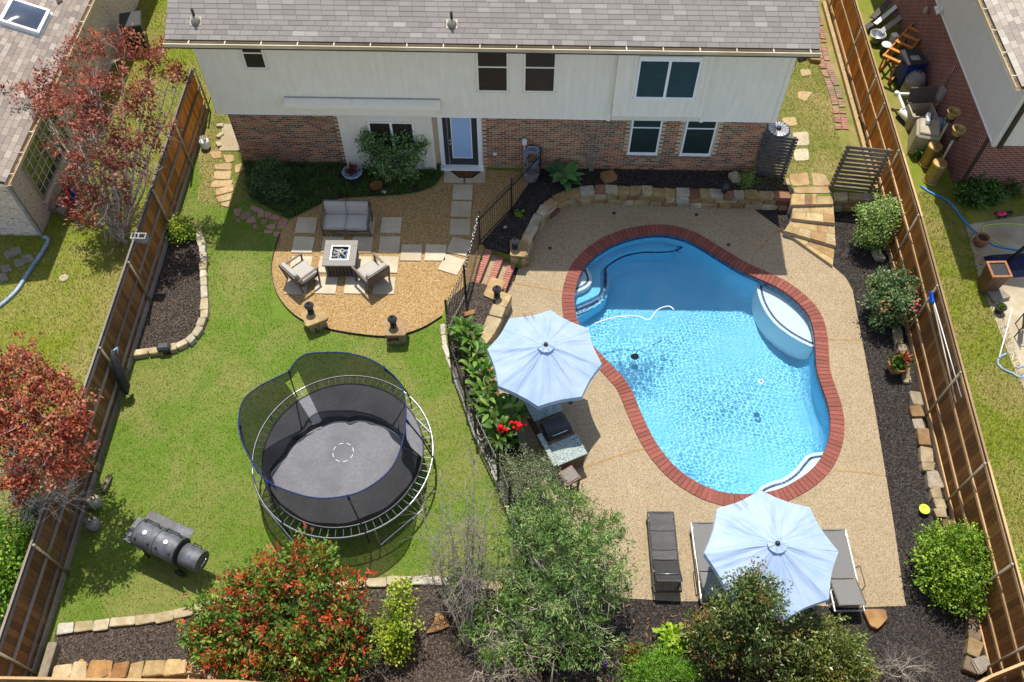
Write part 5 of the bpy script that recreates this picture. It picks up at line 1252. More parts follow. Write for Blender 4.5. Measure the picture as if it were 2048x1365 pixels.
# ------------------------------------------------------------------ left neighbour's bits
def g1(x, y, z=-.02): return at(x/3.411, y/3.411, z)
def g2_(x, y, z=-.02): return at(x/3.411, 380+y/3.411, z)
tb = thing('wheeled_bin', 'black wheeled bin half hidden behind the red leaved tree', 'bin', g1(960,310), .25)
MB().hexa([(-.27,-.3,.1),(.27,-.3,.1),(.27,.3,.1),(-.27,.3,.1),(-.33,-.37,1.0),(.33,-.37,1.0),(.33,.37,1.0),(-.33,.37,1.0)]).build('body', 'dark_plastic', tb, world=False); MB().cbox((0,0,1.03), (.72,.82,.07), .03).build('lid', 'slate_panel', tb, world=False)
dp = smooth_loop([g2_(*p, .02) for p in ((300,320),(330,345),(280,440),(190,570),(120,680),(40,760),(-40,820))], 4, False)
tag(MB().tube(dp, .06, 8).build('drain_pipe', 'hose_grey', None, True), 'pale grey drain pipe lying along the neighbour lawn edge', 'drain pipe')
tag(MB().lathe([(.13,0),(.13,.03),(.06,.035),(.05,.02),(0,.02)], g2_(437,605), 16).build('yard_drain', 'stone_pale', None, True), 'round white drain lid in the neighbour lawn', 'drain lid')
brp = thing('brick_pile', 'loose pile of red bricks at the corner of the washed brick house', 'brick pile', g2_(490,150))
for i in range(22):
    q = g2_(470+random.uniform(-15,70), 70+i*6, 0); MB().cbox((q.x,q.y,.03+.06*(i % 3)), (.2,.095,.058), .006, random.uniform(0,3)).build('brick', 'coping_brick', brp)
for x_, y_, s_, lb in ((330,110,.4,'largest grey rock at the corner of the washed brick house'),(390,95,.3,'middle grey rock beside the brick pile'),(430,140,.26,'small pinkish rock touching the brick pile')):
    tag(MB().rock(g2_(x_,y_,.08), (s_*1.2,s_,s_*.7), x_, x_, .2).build('boulder', 'boulder_grey'), lb, 'rock')
toy = thing('toy_slide', 'red and blue plastic toy by the gridded window', 'toy', g2_(470,30))
MB().cbox(g2_(455,25,.3), (.1,.8,.08), .03, .35, .5).build('bar', 'red_plastic', toy); MB().cbox(g2_(485,10,.15), (.4,.3,.28), .08, .3).build('seat', 'blue_plastic', toy); MB().cbox(g2_(475,70,.1), (.4,.2,.16), .06, .2).build('foot', 'blue_plastic', toy)
for i, (x_, y_) in enumerate(((60,440),(130,500),(40,540),(110,420),(190,470),(20,600))): flag([(x_/3.411+a_, 380+y_/3.411+b_) for a_, b_ in ((-12,-6),(8,-9),(14,5),(-6,10))], -.02, 'boulder_grey', None, .03)['kind'] = 'structure'
cb = thing('concrete_block', 'concrete block hanging over the top of the left fence', 'concrete block', (FL+.12, at(277,475,1.75).y, 1.62))
for c_, s_ in (((0,-.085,.1),(.4,.03,.2)),((0,.085,.1),(.4,.03,.2)),((-.185,0,.1),(.03,.14,.2)),((.185,0,.1),(.03,.14,.2)),((0,0,.1),(.03,.14,.2)),((0,0,.02),(.34,.14,.02))): MB().box(c_, s_).build('web', 'concrete_grey', cb, world=False)
ub = thing('utility_box', 'dark rounded utility box on the stone edging of the left bed', 'utility box', at(333,704), .15); MB().cbox((0,0,.22), (.34,.24,.2), .05).build('cover', 'slate_panel', ub, world=False); MB().box((0,0,.07), (.3,.2,.14)).build('base', 'dark_plastic', ub, world=False)
q = at_x(235,745,FL+.22); fu = thing('folded_umbrella', 'black folded umbrella and bag hanging on the left fence', 'umbrella', (FL+.2,q.y,.1))
MB().tube([(0,.3,1.35),(.02,.15,1.1),(.05,0,.75),(.08,-.15,.35),(.06,-.22,.1)], [.03,.1,.15,.14,.05], 9).build('cover', 'dark_plastic', fu, True, world=False); MB().tube([(0,.3,1.3),(.05,.42,1.25),(.08,.3,1.15)], [.02,.05,.02], 8).build('handle', 'hose_grey', fu, True, world=False)
hs = smooth_loop([(.1,-.22,.05),(.2,-.3,.02),(.05,-.35,.3),(.0,0,1.2)], 4, False); MB().tube(hs, .012, 6).build('strap', 'dark_plastic', fu, True, world=False)
tag(MB().tube([at(207,985,.06), at(214,965,.09), at(222,952,.06)], [.05,.07,.04], 8).build('log', 'bark', None, True), 'short brown log by the foot of the left fence', 'log')
# ------------------------------------------------------------------ furniture and equipment in the garden
def propane(px, py, z, label, mat, s=1.0):
    q = at(px, py, z); t = thing('propane_tank', label, 'propane tank', q, random.uniform(0,3), 'propane tanks by the fence')
    MB().lathe([(.1,0),(.1,.03),(.14,.05),(.152,.1),(.152,.26),(.14,.31),(.1,.34),(.05,.355),(0,.36)], (0,0,0), 20).build('tank', mat, t, True, world=False)
    MB().lathe([(.105,.0),(.105,.04)], (0,0,0), 18).build('foot_ring', mat, t, True, world=False)
    b = MB()
    for k in range(9):
        if k in (2,): continue
        a0, a1 = k*2*math.pi/9, (k+1)*2*math.pi/9
        b.add([(.1*math.cos(a0),.1*math.sin(a0),.33),(.1*math.cos(a1),.1*math.sin(a1),.33),(.1*math.cos(a1),.1*math.sin(a1),.44),(.1*math.cos(a0),.1*math.sin(a0),.44)], [(0,1,2,3)])
    b.build('collar', mat, t, world=False); MB().lathe([(.02,.35),(.02,.4),(.035,.4),(.035,.43),(0,.43)], (0,0,0), 10).build('valve', 'flue_brass', t, True, world=False)
propane(195,1010,0, 'silver grey propane tank by the left fence, upper of the pair', 'beige_plastic'); propane(192,1054,0, 'white scuffed propane tank by the left fence, lower of the pair', 'concrete_grey'); propane(413,296,0, 'white propane tank standing beside the flagstone side path', 'white_plastic')
# barrel smoker
a, b = at(277,1062,.95), at(360,1100,.95); d = b-a; L = d.length; an = math.atan2(d.y, d.x)
sm = thing('barrel_smoker', 'large grey steel barrel smoker with firebox on the lawn', 'smoker', ((a.x+b.x)/2,(a.y+b.y)/2,0), an)
RX = Matrix.Rotation(R(90),4,'Y')
MB().lathe([(0,-L/2),(.3,-L/2),(.31,-L/2+.02),(.31,L/2-.02),(.3,L/2),(0,L/2)], (0,0,.85), 28, RX).build('barrel', 'smoker_steel', sm, 'auto', world=False)
MB().lathe([(0,-.24),(.25,-.24),(.26,-.22),(.26,.22),(.25,.24),(0,.24)], (L/2+.27,0,.74), 26, RX).build('firebox', 'smoker_steel', sm, 'auto', world=False)
MB().tube([(L/2+.515,-.1,.74),(L/2+.55,-.1,.74),(L/2+.55,.1,.74),(L/2+.515,.1,.74)], .012, 6).build('handle', 'chrome', sm, True, world=False)
for x_ in (-L/2, 0, L/2): MB().lathe([(.314,-.012),(.314,.012)], (x_*.985,0,.85), 28, RX).build('band', 'slate_panel', sm, 'auto', world=False)
for x_ in (-L/4, L/4):
    MB().lathe([(.05,0),(.05,.03),(0,.035)], (x_,-.02,1.155), 14).build('gauge', 'white_plastic', sm, 'auto', world=False)
    MB().tube([(x_-.16,.235,1.09),(x_-.16,.27,1.13),(x_+.16,.27,1.13),(x_+.16,.235,1.09)], .014, 6).build('handle', 'black_metal', sm, True, world=False)
    for s_ in (-.2,.2): MB().cbox((x_+s_,.225,1.08), (.05,.05,.03), .006, 0, -.6).build('hinge', 'black_metal', sm, world=False)
    for s_ in (-.17,.17): MB().cbox((x_+s_,-.2,1.1), (.05,.05,.03), .006, 0, .6).build('latch', 'black_metal', sm, world=False)
MB().tube([(L/2+.2,.22,.92),(L/2+.2,.25,.97),(L/2+.4,.25,.97),(L/2+.4,.22,.92)], .012, 6).build('handle', 'black_metal', sm, True, world=False)
MB().cbox((-.05,.42,.86), (L+.1,.22,.02), .005).build('rear_shelf', 'smoker_steel', sm, world=False); MB().cbox((-L/2-.13,0,.88), (.24,.6,.02), .005).build('side_shelf', 'smoker_steel', sm, world=False)
for x_ in (-L/2+.1, L/2-.1):
    for y_ in (-.24,.24): MB().tube([(x_,y_,.65),(x_,y_*1.1,.03)], .024, 8).build('leg', 'slate_panel', sm, True, world=False)
MB().box((0,0,.2), (L,.4,.02)).build('lower_shelf', 'slate_panel', sm, world=False)
for y_ in (-.32,.32): MB().lathe([(.12,-.025),(.12,.025)], (L/2-.1,y_,.12), 16, Matrix.Rotation(R(90),4,'X')).build('wheel', 'dark_plastic', sm, world=False)
# ---- patio seats
def seat(name, label, cat, loc, rz, w, cushions):
    t = thing(name, label, cat, loc, rz); hw = w/2
    for s_ in (-1,1):
        MB().cbox((s_*hw,-.3,.3), (.045,.045,.6), .006, 0, .06).build('leg', 'frame_taupe', t, world=False)
        MB().cbox((s_*hw,.34,.36), (.045,.045,.74), .006, 0, -.16).build('leg', 'frame_taupe', t, world=False)
        MB().cbox((s_*hw,.0,.61), (.06,.74,.03), .006).build('arm', 'frame_taupe', t, world=False)
    MB().cbox((0,-.3,.27), (w-.04,.04,.06), .006).build('front_rail', 'frame_taupe', t, world=False); MB().cbox((0,.0,.26), (w-.06,.62,.03), .006).build('seat_deck', 'frame_taupe', t, world=False)
    MB().cbox((0,.4,.76), (w,.04,.05), .006).build('top_rail', 'frame_taupe', t, world=False); MB().cbox((0,.36,.5), (w-.04,.03,.45), .006, 0, -.2).build('back_panel', 'frame_taupe', t, world=False)
    cw = (w-.08)/cushions
    for k in range(cushions):
        x = -hw+.04+cw*(k+.5)
        for nm, c, sz, rx in (('seat_cushion',(x,-.03,.36),(cw-.012,.6,.14),0), ('back_cushion',(x,.27,.6),(cw-.012,.15,.42),-.22)):
            bm = bmesh.new(); bmesh.ops.create_cube(bm, size=1.0); bmesh.ops.subdivide_edges(bm, edges=bm.edges[:], cuts=5, use_grid_fill=True)
            vs = []
            for v in bm.verts:
                q = v.co*2; e = [1-abs(q[i])**6 for i in range(3)]
                p_ = Vector((v.co.x*sz[0]*(1-.05*(1-e[1])*(1-e[2])), v.co.y*sz[1]*(1-.08*(1-e[0])*(1-e[2])), v.co.z*sz[2]))
                ax = 2 if sz[2] < sz[1] else 1
                o1, o2 = [i for i in range(3) if i != ax]
                puff = (1-q[o1]**2)*(1-q[o2]**2); p_[ax] *= .72+.36*puff + .06*math.sin(5*q[o1]+2*k)*puff
                vs.append(p_)
            fs = [[v.index for v in f.verts] for f in bm.faces]; bm.free()
            M_ = Matrix.Translation(Vector(c)) @ Matrix.Rotation(rx,4,'X')
            MB().add([M_ @ v for v in vs], fs).build(nm, 'cushion', t, True, world=False)
    return t
seat('loveseat', 'two seat patio sofa with pale grey cushions in the house shade', 'sofa', at(697,458), R(0), 1.36, 2)
seat('armchair', 'pale cushioned patio armchair left of the fire table', 'armchair', at(608,562), R(137), .72, 1)
seat('armchair', 'pale cushioned patio armchair right of the fire table', 'armchair', at(746,562), R(-137), .72, 1)
fp = thing('fire_table', 'square grey fire pit table with log set in the middle', 'fire table', at(687,533), R(1))
h_ = .58
for c_, s_ in (((0,-.355,h_),(.92,.21,.05)),((0,.355,h_),(.92,.21,.05)),((-.355,0,h_),(.21,.5,.05)),((.355,0,h_),(.21,.5,.05))): MB().cbox(c_, s_, .006).build('top_slab', 'table_top', fp, world=False)
for c_, s_ in (((0,-.245,h_+.012),(.52,.035,.04)),((0,.245,h_+.012),(.52,.035,.04)),((-.245,0,h_+.012),(.035,.455,.04)),((.245,0,h_+.012),(.035,.455,.04))): MB().box(c_, s_).build('burner_frame', 'grey_metal', fp, world=False)
MB().box((0,0,h_-.1), (.5,.5,.03)).build('burner_pan', 'dark_plastic', fp, world=False)
for c_, s_ in (((0,-.37,.28),(.78,.03,.5)),((0,.37,.28),(.78,.03,.5)),((-.37,0,.28),(.03,.71,.5)),((.37,0,.28),(.03,.71,.5))): MB().box(c_, s_).build('side_panel', 'frame_taupe', fp, world=False)
for k in range(7): MB().box((-.3+k*.1,-.392,.3), (.05,.014,.3)).build('slat', 'dark_trim', fp, world=False)
for x_ in (-.37,.37):
    for y_ in (-.37,.37): MB().cbox((x_,y_,.25), (.07,.07,.5), .006).build('leg', 'frame_taupe', fp, world=False)
for i_, (a_, b_) in enumerate((((-.16,-.14,.56),(.16,.12,.56)),((-.16,.13,.6),(.16,-.13,.6)),((-.05,-.19,.55),(.02,.19,.55)),((-.18,0,.55),(.1,.0,.6)))): MB().tube([a_, Vector(a_).lerp(Vector(b_),.5)+Vector((0,.01,.01)), b_], [.026,.032,.022], 8).build('log', 'log_grey', fp, True, world=False)
b = MB(); rn = random.Random(8)
for k in range(70): b.rock((rn.uniform(-.21,.21),rn.uniform(-.21,.21),h_-.07), (.05,.04,.04), rn.uniform(0,3), k, .2)
struct(b.build('fire_gravel', 'hose_grey', fp, world=False), 'stuff')
# ---- parasols
def parasol(label, c, r, rim, apex, rz, seed, base_shift=(0,0), tiltx=0.0, tilty=0.0):
    t = thing('parasol', label, 'parasol', (c[0],c[1],DK), 0, 'pale blue parasols on the pool deck'); rn = np.random.default_rng(seed)
    NA, NR = 192, 14; V = []; ph = rn.uniform(0,6.28,24)
    tm = Matrix.Translation((0,0,rim-.1)) @ Matrix.Rotation(tiltx,4,'X') @ Matrix.Rotation(tilty,4,'Y') @ Matrix.Translation((0,0,-rim+.1))
    for i in range(NR+1):
        s_ = .1 + .9*i/NR
        for j in range(NA):
            a = 2*math.pi*j/NA; u = (a/(2*math.pi)*8) % 1.0; k = int(a/(2*math.pi)*8)
            poly = math.cos(math.pi/8)/math.cos((u-.5)*math.pi/4)          # straight edge between ribs
            rr = r*s_*(poly*(1-.035*math.sin(math.pi*u)*s_))
            z = apex-(apex-rim)*s_**1.12 - .05*math.sin(math.pi*u)*s_*(1.15-s_)*2
            wr = sum(math.sin(a*f+ph[q]) * w for q, (f, w) in enumerate(((13,.7),(19,.6),(29,.4),(41,.25))))
            z += .011*wr*s_*(1.2-s_)*2
            V.append(tm @ Vector((rr*math.cos(a+rz), rr*math.sin(a+rz), z)))
    F = [(i*NA+j, (i+1)*NA+j, (i+1)*NA+(j+1)%NA, i*NA+(j+1)%NA) for i in range(NR) for j in range(NA)]
    F = [f[::-1] for f in F]
    can = MB().add(V, F).build('canopy', 'canopy', t, True, world=False)
    top = V[NR*NA:]; VV = top + [v + Vector((v.x*.012, v.y*.012, -.13)) for v in top]
    MB().add(VV, [(j, (j+1)%NA, NA+(j+1)%NA, NA+j) for j in range(NA)]).build('valance', 'canopy', can, True, world=False)
    CV = [tm @ Vector((q*math.cos(a+rz), q*math.sin(a+rz), apex+.045-q*.2+.012*math.sin(a*8)*(q/.2))) for q in (.045,.13,.2) for a in [2*math.pi*j/48 for j in range(48)]]
    MB().add(CV, [((i+1)*48+j, (i+1)*48+(j+1)%48, i*48+(j+1)%48, i*48+j)[::-1] for i in range(2) for j in range(48)]).build('vent_cap', 'canopy', can, True, world=False)
    fin = tm @ Vector((0,0,apex+.02)); MB().lathe([(.05,0),(.055,.03),(.045,.06),(.02,.075),(0,.078)], fin, 14).build('finial', 'black_metal', t, True, world=False)
    for k in range(8):
        a = k*math.pi/4 + rz; p0 = tm @ Vector((.05*math.cos(a),.05*math.sin(a),apex-.05)); p1 = tm @ Vector((r*.99*math.cos(a), r*.99*math.sin(a), rim-.012))
        MB().tube([p0, p0.lerp(p1,.5)+Vector((0,0,.02)), p1], .01, 6).build('rib', 'aluminium', t, True, world=False)
        MB().tube([Vector((0,0,apex-.75)), p0.lerp(p1,.5)], .008, 6).build('strut', 'aluminium', t, True, world=False)
    MB().tube([(0,0,.02), fin], .024, 12).build('pole', 'aluminium', t, True, world=False)
    MB().lathe([(.26,0),(.26,.05),(.2,.08),(.06,.1),(.04,.3)], (0,0,0), 20).build('base', 'dark_plastic', t, 'auto', world=False)
    for k in range(2):
        a = rz + R(20+k*9); hs = [tm @ Vector((r*q*math.cos(a+.02*math.sin(q*9)), r*q*math.sin(a+.02*math.sin(q*9)), apex-(apex-rim)*q**1.12+.012)) for q in np.linspace(.74,.92,6)]
        MB().tube(hs, .006, 5).build('cord', 'dark_plastic', t, True, world=False)
parasol('pale blue parasol over the outdoor kitchen by the iron fence', (.52,11.62), 1.4, 2.18, 2.66, R(84), 3, tilty=R(2))
parasol('pale blue parasol over the two grey loungers at the pool foot', (5.36,6.82), 1.43, 2.12, 2.6, R(92), 4)
# ---- loungers
def lounger(name, label, foot, ang_, dark, back=R(24), w=.62, group='loungers on the pool deck'):
    t = thing(name, label, 'lounger', (foot.x, foot.y, DK), ang_, group); L = 1.95; piv = 1.2; fm = 'wicker_dark' if dark else 'white_tube'; sm_ = 'wicker_dark' if dark else 'sling'
    h = .34; bl = .72; by, bz = -piv-bl*math.cos(back), h+bl*math.sin(back)
    for s_ in (-1,1):
        MB().cbox((s_*w/2,-L/2,h-.03), (.032,L,.05), .008).build('side_rail', fm, t, world=False)
        MB().cbox((s_*(w/2-.03),-piv-bl/2*math.cos(back),h+bl/2*math.sin(back)), (.03,bl,.03), .006, 0, -back).build('back_rail', fm if dark else 'frame_taupe', t, world=False)
        for y_ in (-.15,-L+.2): MB().cbox((s_*(w/2-.01),y_,h/2), (.05,.05,h), .006).build('leg', fm, t, world=False)
        if not dark:
            MB().tube([(s_*(w/2+.03),-.95,h),(s_*(w/2+.06),-.98,h+.2),(s_*(w/2+.06),-1.45,h+.22),(s_*(w/2+.03),-1.5,h)], .013, 6).build('arm', 'frame_taupe', t, True, world=False)
    N_ = 24; V = []
    for i in range(N_+1):
        for x_ in (-1,-.5,0,.5,1): V.append((x_*(w/2-.025), -.02-(piv-.03)*i/N_, h-.004-(.022*(1-x_*x_)) + (.012*math.sin(i*.55) if dark else 0)))
    o_ = MB().add(V, [(i*5+j, (i+1)*5+j, (i+1)*5+j+1, i*5+j+1)[::-1] for i in range(N_) for j in range(4)]).build('seat_panel', sm_, t, True, world=False)
    V = []
    for i in range(9):
        for x_ in (-1,-.5,0,.5,1): V.append((x_*(w/2-.02), -piv-.02-bl*math.cos(back)*i/8, h+.012+bl*math.sin(back)*i/8-.02*(1-x_*x_)))
    MB().add(V, [(i*5+j, (i+1)*5+j, (i+1)*5+j+1, i*5+j+1)[::-1] for i in range(8) for j in range(4)]).build('back_panel', sm_, t, True, world=False)
    MB().cbox((0,by,bz), (w-.04,.03,.03), .006, 0, 0).build('head_bar', fm if dark else 'sling', t, world=False); MB().cbox((0,-.02,h-.03), (w,.04,.06), .006).build('foot_bar', fm if dark else 'sling', t, world=False); MB().cbox((0,-L+.02,h-.05), (w,.04,.04), .006).build('end_bar', fm if dark else 'grey_metal', t, world=False)
    MB().tube([(-w/2+.06,-piv-.45,h-.05),(-w/2+.06,by+.2,bz-.1),(w/2-.06,by+.2,bz-.1),(w/2-.06,-piv-.45,h-.05)], .012, 6).build('prop', 'grey_metal', t, True, world=False)
    if dark:
        for k in (.4,.8): MB().box((0,-k*1.18,h+.0), (w-.03,.012,.006)).build('seam', 'dark_plastic', t, world=False)
    return t
lounger('sun_lounger', 'dark brown wicker lounger left of the lower parasol', at(1321,1023,DK+.34), R(1), True, R(30))
lounger('sun_lounger', 'grey sling lounger with white frame on the left under the lower parasol', at(1410,1044,DK+.34), R(2), False, R(22), .66)
lounger('sun_lounger', 'grey sling lounger with white frame on the right under the lower parasol', at(1663,1058,DK+.34), R(2), False, R(20), .66)
# ---- outdoor kitchen and stool
A, B_ = at(1085,808,.28), at(1131,893,.28); d = B_-A; an = math.atan2(d.y, d.x)
kt = thing('outdoor_kitchen', 'stone outdoor kitchen with pale granite counters and black grill', 'outdoor kitchen', ((A.x+B_.x)/2,(A.y+B_.y)/2,DK), an); L = d.length
surf('kitchen_stone', lin(92,74,62), lin(120,100,84), 8, .9, .5, 14, .03)
hh = .73
MB().cbox((0,0,(hh-.06)/2), (L+.7,.74,hh-.06), .01).build('cabinet', 'kitchen_stone', kt, world=False)
MB().cbox((-L/2+.0,0,hh-.02), (.76,.82,.05), .01).build('counter', 'granite', kt, world=False); MB().cbox((L/2+.1,0,hh-.02), (.6,.82,.05), .01).build('counter', 'granite', kt, world=False)
MB().cbox((L/2-.05,-.47,hh+.1), (.95,.13,.05), .01).build('bar_ledge', 'granite', kt, world=False); MB().cbox((L/2-.05,-.45,hh-.1), (.9,.1,.34), .01).build('ledge_wall', 'kitchen_stone', kt, world=False)
gr = MB().cbox((.09,.03,hh-.02), (.52,.68,.12), .03).build('grill', 'slate_panel', kt, world=False)
MB().lathe([(0,-.3),(.22,-.3),(.24,-.26),(.24,.26),(.22,.3),(0,.3)], (.09,-.02,hh+.03), 20, Matrix.Rotation(R(90),4,'X')).build('hood', 'slate_panel', gr, 'auto', world=False)
MB().tube([(.3,-.2,hh+.12),(.34,-.2,hh+.14),(.34,.2,hh+.14),(.3,.2,hh+.12)], .012, 6).build('handle', 'chrome', gr, True, world=False)
MB().cbox((.09,.38,hh-.3), (.55,.03,.4), .008).build('door', 'slate_panel', kt, world=False)
q = at(1139,952,.25); bs = thing('bar_stool', 'square brown bar stool standing below the outdoor kitchen', 'stool', (q.x,q.y,DK), an+.15)
MB().cbox((0,0,.7), (.42,.42,.05), .02).build('seat', 'brown_ceramic', bs, world=False); MB().cbox((0,0,.735), (.34,.34,.03), .012).build('seat_pad', 'frame_taupe', bs, world=False)
for x_ in (-.17,.17):
    for y_ in (-.17,.17): MB().cbox((x_,y_,.34), (.045,.045,.68), .006).build('leg', 'dark_trim', bs, world=False)
for c_, s_ in (((0,-.17,.25),(.3,.03,.03)),((0,.17,.25),(.3,.03,.03)),((-.17,0,.25),(.03,.3,.03)),((.17,0,.25),(.03,.3,.03))): MB().box(c_, s_).build('stretcher', 'dark_trim', bs, world=False)
# ---- trampoline
tc = Vector((-4.22, 9.36, 0)); TR, TH = 2.13, .86
tr = thing('trampoline', 'large round trampoline with grey mat and black safety net', 'trampoline', tc)
RT = 1.9
circ = lambda r, z, n: [Vector((r*math.cos(2*math.pi*i/n), r*math.sin(2*math.pi*i/n), z)) for i in range(n)]
MB().tube(circ(TR,TH,72), .024, 8, closed=True).build('frame_ring', 'grey_metal', tr, True, world=False)
mv = [Vector((0,0,TH-.01))]+[v for r_ in (.6,1.2,RT) for v in circ(r_, TH-.01-.012*(1-r_/RT), 64)]
MB().add(mv, [(0,1+i,1+(i+1)%64) for i in range(64)]+[(1+k*64+i,1+(k+1)*64+i,1+(k+1)*64+(i+1)%64,1+k*64+(i+1)%64) for k in range(2) for i in range(64)]).build('mat', 'mat_grey', tr, True, world=False)
MB().tube(circ(RT,TH-.005,64), .016, 6, closed=True).build('mat_hem', 'dark_plastic', tr, True, world=False)
for k in range(8):
    a0 = 2*math.pi*(k+.15)/8; a1 = 2*math.pi*(k+.72)/8; b = MB(); n_ = 6
    V = [Vector((r_*math.cos(a0+(a1-a0)*i/n_), r_*math.sin(a0+(a1-a0)*i/n_), TH+.004)) for i in range(n_+1) for r_ in (.238,.248)]
    b.add(V, [(2*i,2*i+1,2*i+3,2*i+2) for i in range(n_)]).build('mat_mark', 'white_paint', tr, world=False)
SPR = MB().tube([(RT+.01,0,TH-.005),(RT+.04,0,TH),(TR-.05,0,TH),(TR-.005,0,TH+.02)], [.004,.008,.008,.004], 6).mesh('spring', 'hose_grey')
for k in range(72): link('spring', SPR, tr, Matrix.Rotation(2*math.pi*(k+.5)/72, 4, 'Z'), world=False)
for k in range(4):
    a = math.pi/4 + k*math.pi/2
    p0, p1 = [Vector((TR*math.cos(a+s_), TR*math.sin(a+s_), TH)) for s_ in (-.32,.32)]
    g0, g1_ = p0*1.03, p1*1.03; g0.z = g1_.z = .03
    MB().tube([p0, g0, g1_, p1], .022, 8).build('leg', 'aluminium', tr, 'auto', world=False)
ringpx = [(615,708),(655,705),(690,706),(730,715),(765,733),(795,760),(808,790),(812,830),(806,880),(790,925),(765,955),(728,980),(692,992),(640,997),(590,987),(535,963),(505,925),(483,880),(477,840),(487,800),(520,772),(560,752),(578,742),(592,722)]
NZ = 2.45
RG = [at(a_,b_,NZ)-tc for a_,b_ in ringpx]; RG = [Vector((v.x,v.y,NZ)) for v in RG]
cx_ = sum((v.x for v in RG))/len(RG); cy_ = sum((v.y for v in RG))/len(RG)
RGs = smooth_loop(RG, 4)
MB().tube(RGs, .016, 6, closed=True).build('net_hoop', 'blue_sleeve', tr, True, world=False)
# the slack lower hem lies on the mat along the far and left sides
HEM = [at(a_,b_,TH)-tc for a_,b_ in ((812,905),(798,873),(753,850),(698,846),(646,854),(611,873),(572,917),(535,958))]
HEM = sorted(((math.atan2(v.y-cy_, v.x-cx_)+math.pi/2) % (2*math.pi), math.hypot(v.x-cx_, v.y-cy_)) for v in HEM)
def foot(a, e):
    a0_ = a; a = (a+math.pi/2) % (2*math.pi)
    if a < HEM[0][0] or a > HEM[-1][0]: return e
    r_ = float(np.interp(a, [h[0] for h in HEM], [h[1] for h in HEM])); return Vector((cx_+r_*math.cos(a0_), cy_+r_*math.sin(a0_), TH+.025))
# net hangs from the hoop to the edge of the mat, gathered and slack
n_ = len(RGs); V = []; NV = 10; rn = np.random.default_rng(2)
for i, p in enumerate(RGs):
    a = math.atan2(p.y-cy_, p.x-cx_); e = Vector((RT*.985*math.cos(a), RT*.985*math.sin(a), TH+.02)); e = foot(a, e)
    for k in range(NV+1):
        t_ = k/NV; q = p.lerp(e, t_); sag = .1*math.sin(math.pi*t_)*(1+.5*math.sin(a*5+1)+.5*math.sin(a*13+t_*4))
        V.append(q - Vector((math.cos(a), math.sin(a), 0))*sag + Vector((0,0,-.05*math.sin(math.pi*t_))))
door = lambda i: 74 <= i % n_ <= 82
F = [(i*(NV+1)+k, i*(NV+1)+k+1, ((i+1)%n_)*(NV+1)+k+1, ((i+1)%n_)*(NV+1)+k) for i in range(n_) for k in range(NV) if not (84 <= i <= 90 and 1 <= k <= 8)]
net = MB().add(V, F).build('net', 'net', tr, True, world=False)
Vb = []                                           # dark skirt at the foot of the net
for i in range(n_):
    for k in (NV-1, NV-1, NV, NV): Vb.append(Vector(V[i*(NV+1)+k])*1.004)
MB().add(Vb, [(i*4+k, i*4+k+1, ((i+1)%n_)*4+k+1, ((i+1)%n_)*4+k) for i in range(n_) for k in range(3)]).build('net_skirt', 'net_dense', net, True, world=False)
for (a_, b_) in ((578,742),(768,736),(812,840),(695,992),(535,963),(479,850)):
    p = at(a_,b_,NZ)-tc; p = Vector((p.x,p.y,NZ)); an_ = math.atan2(p.y-cy_, p.x-cx_); q = Vector((TR*math.cos(an_), TR*math.sin(an_), TH))
    MB().tube([Vector((q.x,q.y,.25)), q, q.lerp(p,.5)+Vector((math.cos(an_),math.sin(an_),0))*.05, p], .019, 8).build('net_pole', 'black_metal', tr, True, world=False)
    MB().tube([q.lerp(p,.9), p+Vector((0,0,.02))], .028, 8).build('sleeve', 'blue_sleeve', tr, True, world=False)
# ---- at the house wall
dm = thing('door_mat', 'brown half octagon door mat on the pavers at the back door', 'door mat', at(930,336))
P = [at(1+840+(x-1)/4.265, 300+y/4.265) for x, y in ((255,150),(520,150),(518,195),(445,248),(330,248),(258,190))]; P = [p-at(930,336) for p in P]
MB().prism(ccw([xs(p) for p in P]), .04, .052).build('rim', 'doormat_rim', dm, world=False); c_ = sum(P, Vector())/len(P)
MB().prism(ccw([xs(c_+(p-c_)*.88) for p in P]), .045, .058).build('pile', 'doormat', dm, world=False)
hr = thing('hose_hanger', 'grey garden hose coiled on a hanger with white hose pot below', 'hose', (*xs(at(1066,350)), 0)); q = at_y(1064,318,BY-.1)
for k in range(7):
    c = [(q.x+(.26-.012*k+.02*math.sin(k*2))*math.cos(t_), BY-.1-.02*k, .62+.06*math.sin(k)+(.36-.012*k)*math.sin(t_)) for t_ in np.linspace(0,2*math.pi,28,endpoint=False)]
    MB().tube(c, .014, 6, closed=True).build('coil', 'hose_grey', hr, True)
b = MB(); b.lathe([(.22,0),(.25,.28),(.27,.28),(.27,.31),(.22,.31),(.2,.1),(0,.1)], (q.x,BY-.42,.01), 18); b.build('hose_pot', 'concrete_grey', hr, 'auto'); MB().cbox((q.x,BY-.06,.95), (.16,.1,.1), .02).build('bracket', 'dark_plastic', hr)
qq = at_y(1049,284,BY); mt = thing('meter_box', 'small pale meter box and pipe on the brick wall left of the hose', 'meter box', (qq.x,BY,0)); MB().cbox((0,-.07,1.15), (.14,.1,.2), .015).build('box', 'white_plastic', mt, world=False); MB().tube([(0,-.05,1.05),(0,-.05,0)], .018, 8).build('pipe', 'white_plastic', mt, True, world=False); MB().lathe([(.05,-.03),(.05,.04)], (.06,-.09,.85), 12, Matrix.Rotation(R(90),4,'X')).build('dial', 'concrete_grey', mt, True, world=False)
tl = thing('trellis', 'fan shaped grey metal trellis against the brick wall', 'trellis', (*xs(at(1182,345)), 0)); X_ = at(1182,345).x; Y_ = BY-.12
tops = np.linspace(-.62,.62,6)
